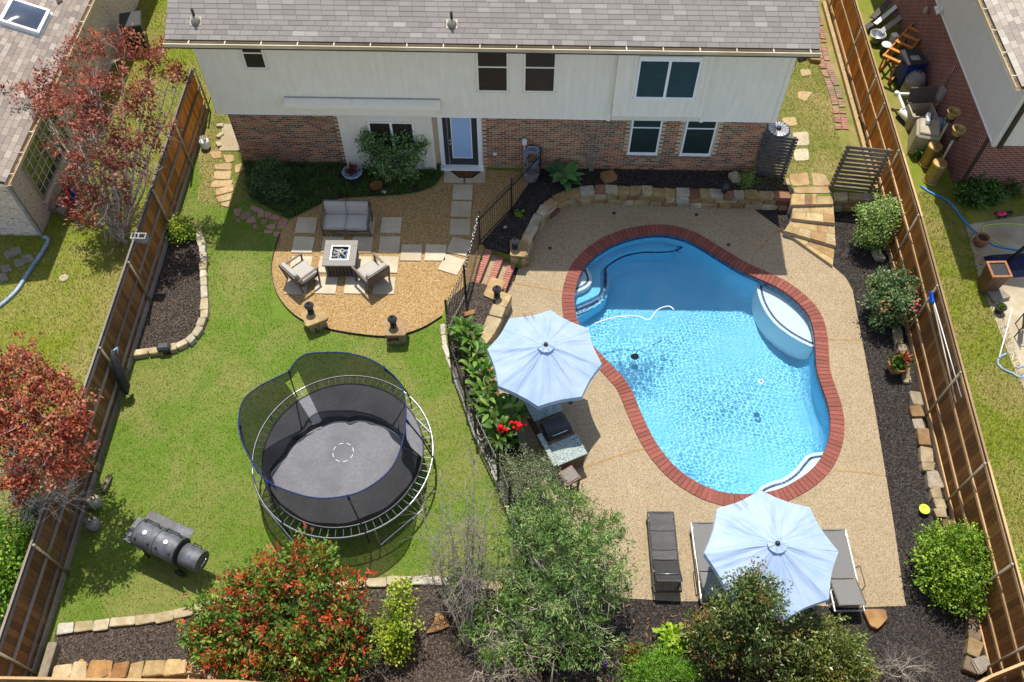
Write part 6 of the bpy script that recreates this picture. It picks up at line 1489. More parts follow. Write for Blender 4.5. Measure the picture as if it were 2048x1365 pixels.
for k, tx in enumerate(tops): MB().tube(smooth_loop([(X_+.02*(k-2.5),Y_,.02),(X_+.03*(k-2.5)+tx*.08,Y_,.5),(X_+tx*.45,Y_,1.2),(X_+tx,Y_,2.1)], 5, False), .012, 6).build('bar', 'galvanised', tl, True)
for zz, hw in ((1.15,.3),(1.6,.46),(1.95,.58),(.7,.16)): MB().tube([(X_-hw,Y_-.01,zz),(X_+hw,Y_-.01,zz)], .009, 6).build('cross_bar', 'galvanised', tl, True)
# slatted screens
def screen(label, p0, p1, z0, z1, n, rz0=None):
    d = p1-p0; L = d.length; an_ = math.atan2(d.y, d.x); t = thing('slat_screen', label, 'screen', (*xs((p0+p1)/2), z0), an_); wm = 'timber_dark' if L < 1.02 else 'timber_grey'
    for k in range(n): MB().cbox((0, random.uniform(-.004,.004), .08+(z1-z0-.1)*k/(n-1)), (L, .022, (z1-z0)/n*.74), .004 , random.uniform(-.004,.004)).build('slat', wm, t, world=False)
    for s_ in (-1,1): MB().cbox((s_*(L/2-.1),.05,(z1-z0)/2+.02), (.08,.07,z1-z0), .006).build('post', wm, t, world=False)
    return t
screen('dark grey slatted wood screen in front of the air conditioner', at(1504,350), at(1569,357), 0, 1.6, 13)
screen('weathered slatted wood screen standing beside the right fence', at(1656,377), at(1745,386), 0, 1.72, 11)
ac = thing('air_conditioner', 'round grey air conditioner unit behind the slatted screen', 'air conditioner', (*xs(at(1556,262,.7)), 0))
MB().cbox((0,0,.04), (.9,.9,.08), .01).build('pad', 'concrete_grey', ac, world=False); MB().lathe([(.4,.08),(.4,.68),(.38,.7),(.3,.78)], (0,0,0), 28).build('casing', 'hose_grey', ac, 'auto', world=False); MB().lathe([(.36,.781),(.3,.79),(.0,.79)], (0,0,0), 24).build('fan_well', 'grey_metal', ac, True, world=False)
for k in range(16): MB().tube([(.05*math.cos(k*.3927),.05*math.sin(k*.3927),.83),(.36*math.cos(k*.3927),.36*math.sin(k*.3927),.8)], .006, 5).build('grille_bar', 'dark_plastic', ac, world=False)
MB().lathe([(.07,.8),(.07,.85),(0,.855)], (0,0,0), 14).build('hub', 'dark_plastic', ac, True, world=False)
# boulders and pots in the beds
def boulder(px, py, z, sz, label, mat='boulder', rz=0.3, seed=1): tag(MB().rock(at(px,py,z+sz[2]*.35), sz, rz, seed, .22, 3).build('boulder', mat, None, 'auto'), label, 'rock')
boulder(1217,354,0,(.42,.34,.26),'rusty brown boulder under the fan trellis',rz=.4,seed=3); boulder(1468,356,0,(.26,.3,.2),'pale rounded boulder by the house below the right window','stone_pale',seed=5); boulder(1756,512,DK,(.24,.34,.2),'pale pointed boulder beside the round shrub at the right fence','stone_pale',.2,7)
tag(flag([(1722,1223),(1768,1222),(1771,1242),(1752,1262),(1738,1256)], DK, 'boulder', None, .14, 'boulder'), 'flat orange boulder in mulch below the right lounger', 'rock'); boulder(938,628,.0,(.32,.16,.1),'small tan rock in the bed by the iron fence','boulder',.3,13); boulder(1010,455,0,(.1,.06,.06),'small white stone at the foot of the iron fence','stone_pale',.3,17)
for i_, (x_, y_) in enumerate(((1572,112),(1582,124),(1600,110),(1628,118),(1562,132))): boulder(x_,y_,0,(.4,.3,.2),('largest grey boulder behind the house corner at upper right','dark boulder behind the house corner, second from left','boulder behind the house corner, third from left','tan boulder nearest the brick strip behind the house','lowest grey boulder behind the house corner')[i_],'boulder_grey' if i_ != 3 else 'boulder',i_,20+i_)
for i_, (x_, y_) in enumerate(((440,252),(440,272),(438,290))): boulder(x_,y_,0,(.22,.14,.1),('pale edging rock by the side path, farthest','pale edging rock by the side path, middle','pale edging rock by the side path, nearest')[i_],'stone_pale',i_,40+i_)
for i_, (x_, y_, s_) in enumerate(((130,1348,.36),(160,1340,.34),(205,1342,.4),(245,1350,.3))): boulder(x_,y_,.1,(s_,s_*.8,s_*.6),('leftmost orange boulder in the bottom left corner','second orange boulder in the bottom left corner','third orange boulder in the bottom left corner','rightmost orange boulder in the bottom left corner')[i_],'boulder',i_,50+i_)
boulder(10,1240,.0,(.6,.5,.4),'orange boulder beyond the left fence at the picture edge','boulder',.4,61); boulder(1962,1330,DK,(.4,.3,.25),'tan boulder in the bottom right corner by the fence','boulder_grey',.4,62)
P = [at(a_,b_,.06) for a_,b_ in ((852,1268),(880,1262),(900,1252),(896,1240),(880,1228),(872,1228),(868,1245))]; c_ = sum(P,Vector())/len(P)
m = MB(); n_ = len(P); m.add([(p.x,p.y,.0) for p in P]+[(p.x,p.y,.09+.02*(i%2)) for i, p in enumerate(P)]+[(c_.x,c_.y,.13)], [(i,(i+1)%n_,n_+(i+1)%n_,n_+i) if True else 0 for i in range(n_)][::1]+[(n_+i,n_+(i+1)%n_,2*n_) for i in range(n_)]); tag(m.build('boulder', 'boulder'), 'fin shaped tan rock in the bed below the trampoline', 'rock')
pt = thing('planter_pot', 'dark glazed round planter with spiky red plant under the window', 'planter', at(708,362)); MB().lathe([(.18,0),(.27,.3),(.3,.36),(.3,.4),(.25,.4),(.24,.34),(0,.34)], (0,0,0), 24).build('pot', 'slate_panel', pt, 'auto', world=False); MB().lathe([(.302,.37),(.31,.385),(.302,.402),(.26,.405),(.25,.39)], (0,0,0), 24).build('rim', 'hose_grey', pt, True, world=False); MB().lathe([(.245,.35),(0,.36)], (0,0,0), 20).build('soil', 'soil', pt, world=False)
n_ = 90; C_ = RNG.normal(size=(n_,3))*[.1,.1,.02]+[0,0,.38]; link('foliage', leaf_mesh('foliage', C_, rand_dirs(n_)*.8+[0,0,.5], rand_dirs(n_), .14, .05, palette(n_,[lin(60,80,46),lin(86,60,50),lin(110,40,44)]), 'leaf'), pt, world=False)
link('spike', leaf_mesh('spike', np.tile([[0,0,.4]],(9,1)), RNG.normal(size=(9,3))*.18+[0,0,1], rand_dirs(9), .42, .07, palette(9,[lin(150,44,50)]), 'leaf'), pt, world=False)
bp2 = thing('bird_dish', 'rusty red shallow dish in the bed under the rose', 'dish', at(754,378)); MB().lathe([(.05,0),(.06,.1),(.17,.16),(.2,.17),(.15,.13),(0,.11)], (0,0,0), 18).build('dish', 'rust', bp2, True, world=False)
tag(MB().cbox(at(767,384,.06), (.16,.1,.05), .015, -.4).build('white_box', 'white_plastic'), 'small white plastic box lying beside the rusty dish', 'box')
q = at(1787,742,DK); fp2 = thing('flower_pot', 'tan clay pot with variegated leaves and flowers in the right bed', 'flower pot', q); MB().lathe([(.14,0),(.24,.22),(.27,.34),(.27,.38),(.23,.38),(.22,.3),(0,.3)], (0,0,0), 22).build('pot', 'terracotta', fp2, True, world=False)
n_ = 190; C_ = RNG.normal(size=(n_,3))*[.12,.12,.04]+[0,0,.4]; link('foliage', leaf_mesh('foliage', C_, rand_dirs(n_)+[0,0,.5], rand_dirs(n_)+[0,0,1], RNG.uniform(.1,.2,n_), .06, palette(n_,[S(70,110,40),S(110,140,50),S(60,90,34)]), 'leaf'), fp2, world=False)
n_ = 26; link('bromeliad', leaf_mesh('bromeliad', np.tile([[.12,.12,.42]],(n_,1)), RNG.normal(size=(n_,3))*.6+[.1,.1,.7], rand_dirs(n_), .3, .05, palette(n_,[S(226,120,50),S(220,80,60),S(236,170,80),S(210,90,110)]), 'petal'), fp2, world=False)
gv = thing('glass_ornament', 'bright lime green bowl ornament in the right mulch bed', 'ornament', at(1845,1023,DK), 0); MB().lathe([(.04,0),(.1,.06),(.13,.14),(.11,.14),(.08,.06),(0,.05)], (0,0,0), 16).build('bowl', 'green_flower', gv, True, world=False)
gp = thing('lime_plant', 'tiny lime green plant in the bed below the iron fence', 'plant', at(1039,432)); n_ = 40
link('foliage', leaf_mesh('foliage', RNG.normal(size=(n_,3))*[.07,.07,.02]+[0,0,.05], rand_dirs(n_)+[0,0,.7], rand_dirs(n_)+[0,0,1], .1, .07, palette(n_,[S(196,226,80),S(170,210,60)]), 'leaf'), gp, world=False)
# ------------------------------------------------------------------ trees, shrubs and flowers
def crown_leaves(clumps, n, length, width, cols, wts, mat='leaf', shell=.42, up=.35, out=.9, rng=RNG, fold=.25, tuft=1, spread=.05, squash=0.0, jitter=.2, per=28, sig=.085, mixc=.75):
    """leaves through the volume of each clump (x, y, z, rx, ry, rz), denser towards its skin; tufts of several leaves share a twig end"""
    cl = np.array(clumps, float); w = (cl[:,3]*cl[:,4]*cl[:,5])**(2/3); w /= w.sum()
    m = n//tuft; i = rng.choice(len(cl), m, p=w); d = rand_dirs(m, rng); r = rng.uniform(0,1,m)**shell
    lump = 1 + .18*np.sin(d[:,0]*5+i*1.7)*np.cos(d[:,1]*6+i) + .12*np.sin(d[:,2]*9+d[:,0]*7+i*.6)
    P = cl[i,:3] + d*cl[i,3:6]*(r*lump)[:,None]
    K = max(10, n//per); ci = rng.integers(0, min(K, m), m); keep = rng.random(m) < .12          # leaves gather round shoot ends, with stragglers between
    S_ = P[:min(K, m)]; dS = d[:min(K, m)]; P = np.where(keep[:,None], P, S_[ci] + rng.normal(size=(m,3))*sig); d = np.where(keep[:,None], d, unit(dS[ci]+rng.normal(size=(m,3))*.4))
    P = np.repeat(P, tuft, 0); dd = np.repeat(d, tuft, 0); P = P + rng.normal(size=P.shape)*spread*(tuft > 1); n = len(P)
    D = dd*out + rand_dirs(n, rng)*.9 + np.array([0,0,up]); N = rand_dirs(n, rng)*.7 + np.array([0,0,1.0]) + dd*.5
    L = rng.uniform(.7,1.25,n)*length; W = rng.uniform(.75,1.2,n)*width
    t = palette(n, cols, wts, jitter, rng); ct = palette(min(K, m), cols, wts, jitter, rng)      # shoots share a colour
    cc_ = np.repeat(ci, tuft); pick = rng.random(n) < mixc; t = np.clip(np.where(pick[:,None], ct[cc_]*rng.uniform(.8,1.2,(n,1)), t)*1.45, 0, .6)
    k = P[:,2] > .02 + cl[:,2].min() - cl[:,5].max()
    return leaf_mesh('foliage', P[k], D[k], N[k], L[k], W[k], t[k], mat, fold, .15)
def stems(base, clumps, r0, mat, n_twig=0, name='stem', twl=.35, seed=1, lean=.5, kinks=4):
    rn = random.Random(seed); b = MB(); base = Vector(base)
    for c in clumps:
        e = Vector(c[:3]); mid = base.lerp(e, .5); mid.z = max(mid.z, base.z + (e.z-base.z)*lean)
        pts = [base + Vector((rn.uniform(-.03,.03), rn.uniform(-.03,.03), 0)), base.lerp(mid,.5)+Vector((rn.uniform(-.08,.08),rn.uniform(-.08,.08),.05)), mid + Vector((rn.uniform(-.12,.12),rn.uniform(-.12,.12),0)), mid.lerp(e,.6)+Vector((rn.uniform(-.1,.1),rn.uniform(-.1,.1),.02)), e]
        pts = smooth_loop(pts, 3, False); k = len(pts)
        b.tube(pts, [r0*(1-.8*i/(k-1)) for i in range(k)], 7)
        for _ in range(n_twig):
            t = rn.uniform(.35,1); p = pts[int(t*(k-1))]; d = Vector((rn.gauss(0,1), rn.gauss(0,1), rn.gauss(.35,.7))).normalized()
            R_ = (c[3]+c[5])*.5*rn.uniform(.6,1.25); q = p + d*R_; m_ = p.lerp(q,.5)+Vector((rn.uniform(-.07,.07),rn.uniform(-.07,.07),rn.uniform(-.03,.07)))
            b.tube([p, m_, q], [r0*.28, r0*.18, r0*.07], 4, False)
            for _ in range(3):
                s_ = m_.lerp(q, rn.uniform(0,1)); d2 = (d + Vector((rn.gauss(0,.7), rn.gauss(0,.7), rn.gauss(0,.5)))).normalized()
                e2 = s_ + d2*twl*rn.uniform(.5,1.2); b.tube([s_, s_.lerp(e2,.5)+Vector((0,0,rn.uniform(-.02,.03))), e2], [r0*.14, r0*.09, r0*.04], 3, False)
    return b
def clump_px(lst, sq=1.0): return [(*at(px,py,z), r, r, r*sq) for px, py, z, r in lst]
def plant(name, label, cat, base, clumps, n, length, width, cols, wts=None, mat='leaf', stem='bark', r0=.02, group=None, twigs=2, part='foliage', stemname='stem', twl=.3, seed=1, **kw):
    t = thing(name, label, cat, base, 0, group)
    link(part, crown_leaves(clumps, n, length, width, cols, wts, mat, **kw), t)
    stems(base, clumps, r0, stem, twigs, seed=seed, twl=twl).build(stemname, stem, t, True)
    return t
RED = [S(150,72,62), S(122,56,50), S(172,96,82), S(192,130,110), S(136,84,74), S(196,104,76)]
t1 = clump_px([(100,165,3.3,.75),(55,185,3.1,.55),(30,190,3.0,.35),(140,110,4.2,.65),(190,90,4.6,.65),(250,95,4.7,.65),(300,120,4.6,.55),(340,150,4.3,.4),(358,150,4.2,.3),(130,210,3.6,.65),(185,190,4.5,.75),(250,180,4.7,.7),(90,225,3.1,.45),(150,260,3.2,.65),(215,250,4.0,.75),(280,210,4.3,.55),(300,250,3.9,.55),(160,320,2.7,.6),(225,320,3.1,.75),(280,300,3.3,.55),(325,250,3.6,.4),(150,370,1.8,.55),(200,390,1.7,.6),(250,380,1.8,.6),(185,440,1.2,.5),(235,440,1.1,.4)], .8)
tb_ = at(245,482,-.02)
tt = plant('red_leaf_tree', 'large open tree with dark red leaves beyond the left fence, upper', 'tree', tb_, t1, 9000, .1, .055, RED, [4,4,4,2,2,2], 'leaf', 'bark_grey', .042, twigs=13, part='crown', stemname='trunk', twl=.5, shell=.55, tuft=4, spread=.06)
t2 = clump_px([(25,705,3.0,.45),(15,770,3.3,.75),(80,765,3.3,.7),(130,800,3.4,.55),(142,850,3.4,.5),(60,830,3.5,.8),(10,850,3.2,.75),(110,880,3.4,.6),(158,910,3.2,.38),(45,910,3.1,.65),(125,940,2.9,.45),(20,955,2.8,.5),(75,960,2.7,.45)], .8)
plant('red_leaf_tree', 'dense rusty red tree leaning over the left fence, lower', 'tree', at(30,1000,-.02), t2, 8600, .1, .055, [S(176,86,60), S(148,68,54), S(200,116,84), S(126,60,50), S(210,144,110), S(120,104,60)], [4,4,3,3,1.5,.8], 'leaf', 'bark_grey', .05, twigs=9, part='crown', stemname='trunk', twl=.5, tuft=4, shell=.5)
tw = thing('bare_shrub', 'tangle of bare grey twigs below the rusty red tree', 'shrub', at(80,1040,-.02)); stems(at(80,1040,-.02), clump_px([(60,985,2.4,.5),(110,980,2.4,.45),(140,960,2.6,.4),(150,995,2.3,.4),(90,1015,2.0,.4),(30,950,2.6,.5),(70,930,2.8,.5),(100,900,3.2,.5),(165,965,2.5,.35)]), .03, 'bark_grey', 16, twl=.45, seed=8).build('branches', 'bark_grey', tw, True)
GRN = [S(96,136,34), S(126,162,44), S(150,184,60), S(78,112,30)]
plant('hedge_shrub', 'bright green bushy shrub beyond the left fence at the picture edge', 'shrub', at(15,1110,-.02), clump_px([(10,1060,.9,.6),(50,1050,.8,.5),(15,1110,1.0,.7),(55,1100,.9,.5),(15,1170,.8,.6),(45,1150,.7,.5),(10,1215,.5,.4)]), 7000, .09, .05, GRN, None, 'leaf', 'bark', .02, tuft=3)
plant('low_shrub', 'round yellow green shrub at the head of the left mulch bed', 'shrub', at(365,468), clump_px([(362,458,.32,.28),(350,462,.28,.22),(378,460,.28,.22),(365,470,.22,.24),(355,452,.34,.2)]), 1700, .075, .045, [S(150,176,40), S(186,206,66), S(116,146,30), S(206,216,96)], None, 'leaf', 'bark', .012)
DGR = [lin(50,74,40), lin(66,92,50), lin(84,110,62), lin(40,60,34), lin(104,124,76)]
plant('boxwood_shrub', 'dense dark green rounded shrub at the left corner of the house', 'shrub', at(538,378), [(*at(535,352,.5), .5,.5,.5), (*at(520,375,.3), .45,.4,.42), (*at(560,385,.3), .42,.42,.4), (*at(545,340,.7), .45,.4,.42)], 6500, .06, .03, DGR, None, 'leaf', 'bark_dark', .02)
rs = plant('rose_bush', 'tall green rose bush before the ground floor window', 'shrub', at(785,362), clump_px([(785,330,.6,.42),(755,300,1.0,.4),(820,295,1.05,.42),(735,275,1.35,.28),(840,290,1.2,.25),(785,290,1.1,.45),(775,265,1.5,.28),(815,262,1.45,.26),(750,330,.6,.3),(820,330,.6,.32),(728,255,1.6,.16),(845,278,1.2,.15),(850,285,1.1,.15)]), 5200, .09, .055, [lin(84,112,62), lin(106,134,80), lin(66,92,50), lin(128,150,98)], None, 'leaf', 'bark', .016, tuft=3)
for a_, b_, z_ in ((748,300,1.05),(743,262,1.5)): MB().lathe([(0,-.04),(.045,-.02),(.05,.02),(0,.05)], at(a_,b_,z_), 8).build('flower', 'red_plastic', rs, True)
LI = [lin(74,100,50), lin(92,120,62), lin(116,140,80), lin(62,84,44)]
n_ = 26000; Pn = scatter(GBED, n_*2, rng=np.random.default_rng(9)); cen = Pn.mean(0)
band = np.ones(len(Pn), bool); Pn = Pn[np.sin(Pn[:,0]*7)*np.sin(Pn[:,1]*8) > -.45]; n_ = len(Pn); C_ = np.concatenate([Pn, np.full((n_,1), .005)], 1); D_ = RNG.normal(size=(n_,3))*.8; D_[:,2] = .9
tag(link('border_grass', leaf_mesh('border_grass', C_, D_, rand_dirs(n_), RNG.uniform(.12,.26,n_), .014, palette(n_, LI), 'leaf_dull', .1, .3)), 'dark tufted border grass filling the bed under the window', 'grass', kind='stuff')
def bigleaf(name, label, base, n, L, W, cols, spread=.25, up=.55, z0=.1, hgt=.3, seed=1, droop=.35, cat='plant', mat='leaf_glossy'):
    t = thing(name, label, cat, base); rn = np.random.default_rng(seed); rr = random.Random(seed)
    for k in range(n):
        a = k*2.399+rr.uniform(-.3,.3); el = up*rr.uniform(.4,1.5); l = L*rr.uniform(.7,1.1); w = W*rr.uniform(.8,1.15)
        o = Vector((math.cos(a)*spread*rr.random(), math.sin(a)*spread*rr.random(), z0+hgt*rr.random())); d = Vector((math.cos(a), math.sin(a), 0)); s = Vector((-math.sin(a), math.cos(a), 0)); V = []; NN = 7
        for i in range(NN+1):
            u = i/NN; ww = w*math.sin(math.pi*min(1, .06+u*.94)**.8)*.5; r_ = l*u; z = r_*math.tan(min(el,1.1))*(1-droop*u*1.3) ; p = o + d*r_*.9 + Vector((0,0,z*.8))
            for q_, dz in ((-1,.12),(0,0),(1,.12)): V.append(Vector(base) + p + s*ww*q_ + Vector((0,0,dz*ww*2)))
        F = [(i*3+j, (i+1)*3+j, (i+1)*3+j+1, i*3+j+1) for i in range(NN) for j in range(2)]
        m = MB(); c = cols[rr.randrange(len(cols))]; m.col = tuple(x*rr.uniform(.85,1.15) for x in c); m.add(V, F); m.build('leaf', mat, t, True)
    MB().tube([Vector(base), Vector(base)+Vector((0,0,z0+hgt))], .03, 7).build('stem', 'bark', t, True)
    return t
bigleaf('broadleaf_plant', 'large leaved green plant on the retaining wall by the iron fence', at(1130,366), 24, .62, .24, [lin(84,124,70), lin(104,146,86), lin(66,104,58)], .12, .5, .1, .3, 3)
plant('small_shrub', 'small fluffy green shrub at the foot of the dark slatted screen', 'shrub', at(1494,368), [(*at(1494,362,.18), .24,.24,.2)], 900, .09, .014, [lin(110,130,60), lin(130,150,76), lin(90,110,50)], None, 'leaf', 'bark', .01, up=.9)
VAR = [S(150,178,90), S(186,206,130), S(120,152,66), S(206,220,160), S(98,132,54)]
plant('variegated_shrub', 'rounded pale green variegated shrub against the right fence', 'shrub', at(1752,492,DK), [(*at(1762,440,.55), .48,.5,.45), (*at(1738,465,.3), .38,.36,.36), (*at(1775,415,.8), .36,.36,.32), (*at(1745,430,.6), .36,.36,.34), (*at(1755,478,.05), .32,.3,.34)], 6800, .065, .042, VAR, [3,3,3,1.5,2], 'leaf', 'bark', .022)
r2 = plant('rose_bush', 'green rose bush with pink blooms against the right fence', 'shrub', at(1780,640,DK), clump_px([(1770,575,.6,.36),(1790,600,.55,.42),(1800,565,.75,.34),(1760,600,.4,.3),(1810,600,.5,.32),(1775,625,.2,.32),(1800,632,.25,.28),(1755,565,.5,.22),(1765,640,.0,.26)]), 5400, .085, .05, [S(92,122,74), S(122,150,98), S(70,98,56), S(150,170,120), S(176,130,80)], [4,4,3,2,.5], 'leaf', 'bark', .018, tuft=3)
for i_ in range(16):
    a_, b_ = ((1832,575),(1830,610))[i_ % 2]; MB().lathe([(0,-.03),(.045,-.015),(.05,.02),(.02,.04),(0,.04)], at(a_+random.uniform(-10,8), b_+random.uniform(-12,12), .55+random.uniform(-.1,.1)), 8).build('flower', 'pink_plastic', r2, True)
RND = [S(104,142,30), S(136,172,46), S(160,192,66), S(80,112,26), S(170,190,80)]
plant('round_shrub', 'large clipped bright green ball shrub at lower right by the fence', 'shrub', at(1912,1215,DK), [(*at(1925,1120,.35), .98,.8,.72), (*at(1900,1160,.1), .8,.6,.5), (*at(1960,1110,.4), .75,.65,.55), (*at(1890,1100,.3), .6,.6,.5), (*at(1940,1180,.0), .75,.55,.45)], 19000, .07, .042, RND, None, 'leaf', 'bark', .03, tuft=3)
PHO = [S(96,130,44), S(126,158,62), S(78,108,36), S(196,84,46), S(214,112,60), S(160,70,40), S(150,172,80)]
ph = plant('photinia_shrub', 'large shrub with green and fiery red leaves below the trampoline', 'shrub', at(560,1290), clump_px([(560,1180,1.6,.7),(620,1150,1.9,.6),(660,1190,1.6,.65),(700,1220,1.3,.5),(480,1200,1.4,.65),(430,1230,1.1,.5),(400,1270,.8,.45),(530,1250,1.2,.8),(600,1250,1.3,.8),(670,1270,1.0,.7),(460,1290,.9,.65),(560,1320,.8,.8),(640,1330,.7,.7),(420,1310,.6,.45),(500,1340,.5,.6),(700,1290,.7,.5),(590,1125,2.0,.45),(645,1120,2.0,.35),(520,1150,1.7,.45)]), 15000, .125, .05, PHO, [5,5,3,2.6,1.8,1.4,2.4], 'leaf', 'bark_dark', .03, tuft=4, spread=.05, up=.6)
nt = 1500; phc = clump_px([(560,1180,1.6,.7),(620,1150,1.9,.6),(660,1190,1.6,.65),(700,1220,1.3,.5),(480,1200,1.4,.65),(530,1250,1.2,.8),(600,1250,1.3,.8),(670,1270,1.0,.7),(590,1125,2.0,.45),(460,1290,.9,.65)]); Ct = []
for _ in range(nt//6):
    c_ = random.choice(phc); d_ = Vector((random.gauss(0,.7), random.gauss(0,.7), random.uniform(.3,1.2))).normalized(); Ct.append(tuple(Vector(c_[:3])+d_*c_[3]*.98))
Ct = np.array(Ct); Ct = np.repeat(Ct, 6, 0)+RNG.normal(size=(nt//6*6,3))*.03
link('young_leaves', leaf_mesh('young_leaves', Ct, rand_dirs(len(Ct))+[0,0,.9], rand_dirs(len(Ct)), .09, .035, palette(len(Ct),[S(206,84,44),S(226,120,70),S(186,60,40)]), 'leaf_glossy'), ph)
COLS = [S(150,170,40), S(176,190,60), S(120,148,34), S(196,200,90)]
plant('columnar_shrub', 'narrow upright yellow green shrub between the photinia and the fin shaped rock', 'shrub', at(797,1310), [(*at(797,1300,.25),.34,.34,.3), (*at(790,1270,.7),.36,.36,.35), (*at(805,1240,1.0),.33,.33,.35), (*at(795,1205,1.35),.28,.28,.35), (*at(802,1170,1.6),.2,.2,.3), (*at(770,1255,.6),.22,.22,.2)], 3600, .07, .045, COLS, None, 'leaf', 'bark', .02)
plant('sapling', 'bright green leafy sapling at the foot of the bare tree', 'shrub', at(925,1230), [(*at(922,1190,.5),.26,.24,.3), (*at(918,1165,.7),.2,.2,.24), (*at(945,1215,.3),.2,.2,.2)], 900, .11, .06, [S(130,170,40), S(160,196,60), S(100,140,32)], None, 'leaf', 'bark', .012)
# bare grey tree and the vitex beside it
def bare(name, label, base, tips, r0, seed, tw_=12, mat='bark_grey', twl=.5): 
    t = thing(name, label, 'tree', base); stems(base, tips, r0, mat, tw_, twl=twl, seed=seed).build('branches', mat, t, True); return t
bt_ = bare('bare_tree', 'leafless grey tree with fine twigs right of the trampoline', at(935,1300), clump_px([(910,1080,2.2,.6),(940,1040,2.4,.6),(900,1000,2.4,.55),(960,1000,2.3,.5),(880,1120,1.8,.5),(930,960,2.4,.5),(860,1060,1.9,.4),(975,1050,2.0,.45),(930,1130,1.8,.5),(845,1010,2.0,.4),(985,980,2.2,.45),(880,940,2.4,.45),(950,910,2.3,.45)]), .034, 5, 17, 'bark_mid')
link('leaves', crown_leaves(clump_px([(910,1080,2.2,.6),(940,1040,2.4,.6),(960,1000,2.3,.5),(930,1130,1.8,.5),(975,1050,2.0,.45)]), 700, .07, .02, [S(110,128,80), S(140,152,104)], None, 'leaf_dull', per=10, sig=.12), bt_)
VIT = [S(86,118,52), S(114,146,76), S(66,98,40), S(140,164,104), S(102,126,72), S(160,174,108)]
plant('vitex_tree', 'spreading grey green tree between pool deck and lawn', 'tree', at(1120,1290,-.1), clump_px([(1140,1060,1.9,.75),(1190,1080,1.7,.7),(1100,1020,1.9,.6),(1220,1130,1.3,.55),(1150,1130,1.6,.8),(1080,1090,1.6,.6),(1200,1180,1.0,.6),(1120,1190,1.2,.7),(1060,1160,1.2,.55),(1090,1240,.9,.6),(1165,1240,.8,.6),(1040,1210,.9,.5),(1210,1060,1.5,.45),(1130,1290,.6,.6),(1050,1290,.6,.5),(1195,1290,.4,.5),(1000,1290,.6,.45),(990,1220,.9,.4),(1030,1080,1.5,.5),(1010,1130,1.2,.5),(1060,1040,1.7,.5),(1150,1010,1.6,.4),(1235,1170,.9,.4),(960,1260,.6,.4)], .85), 24000, .1, .024, VIT, None, 'leaf_dull', 'bark_grey', .055, twigs=6, part='crown', stemname='trunk', twl=.4, tuft=6, spread=.035, up=.3)
plant('lavender_shrub', 'grey green twiggy shrub below the red canna flowers', 'shrub', at(1045,1000,-.05), clump_px([(1040,930,.8,.42),(1075,940,.7,.4),(1010,935,.7,.35),(1050,970,.6,.45),(1090,975,.5,.35),(1020,980,.5,.35),(1110,960,.4,.3)]), 5200, .075, .014, [S(120,138,94), S(150,160,120), S(96,116,72), S(170,166,140)], None, 'leaf_dull', 'bark', .016, twigs=9, tuft=3, up=.8)
bare('bare_shrub', 'dry grey twig bush at the bottom centre of the picture', at(1010,1350), clump_px([(980,1310,.6,.4),(1020,1300,.7,.45),(1060,1330,.5,.4),(1000,1350,.4,.4),(950,1340,.4,.35)]), .022, 15, 14, 'bark_grey', .4)
bare('bare_shrub', 'dry grey twig bush at the bottom left of the photinia', at(745,1350), clump_px([(720,1340,.5,.35),(750,1330,.5,.35),(690,1350,.4,.35)]), .018, 16, 9, 'bark_grey', .35)
bare('bare_shrub', 'pale bare twig bush at the bottom right near the fence', at(1800,1350,DK), clump_px([(1780,1320,.1,.4),(1820,1310,.15,.45),(1850,1335,.0,.4),(1760,1350,.0,.35),(1810,1350,.0,.4)]), .014, 17, 12, 'bark_grey', .4)
# canna bed by the iron fence
CAN = [S(92,136,38), S(120,164,54), S(74,112,32), S(150,184,76)]
for i_, (a_, b_, lb) in enumerate([(945,705,'canna clump with broad green leaves, top of the row by the iron fence'),(955,742,'canna clump, second from the top beside the parasol edge'),(962,778,'canna clump, third from the top under the parasol edge'),(972,815,'canna clump beside the kitchen, fourth from the top'),(985,852,'canna clump with the left red flower head'),(1022,850,'canna clump with the right red flower head'),(1000,890,'lowest canna clump above the grey green shrub'),(930,690,'small canna clump leaning out at the fence top end')]):
    c = bigleaf('canna_plant', lb, at(a_,b_,-.02), 48, .34, .115, CAN, .3, .9, .1, .85, 30+i_, .5, mat='leaf'); c['group'] = 'cannas along the iron fence'
    if i_ in (4,5):
        q = at((1003,1037)[i_-4], (858,850)[i_-4], .95)
        for k in range(14): MB().lathe([(0,-.03),(.035,-.01),(.045,.03),(0,.05)], q+Vector((random.gauss(0,.08),random.gauss(0,.06),random.gauss(0,.05))), 7).build('flower', 'red_plastic', c, True)
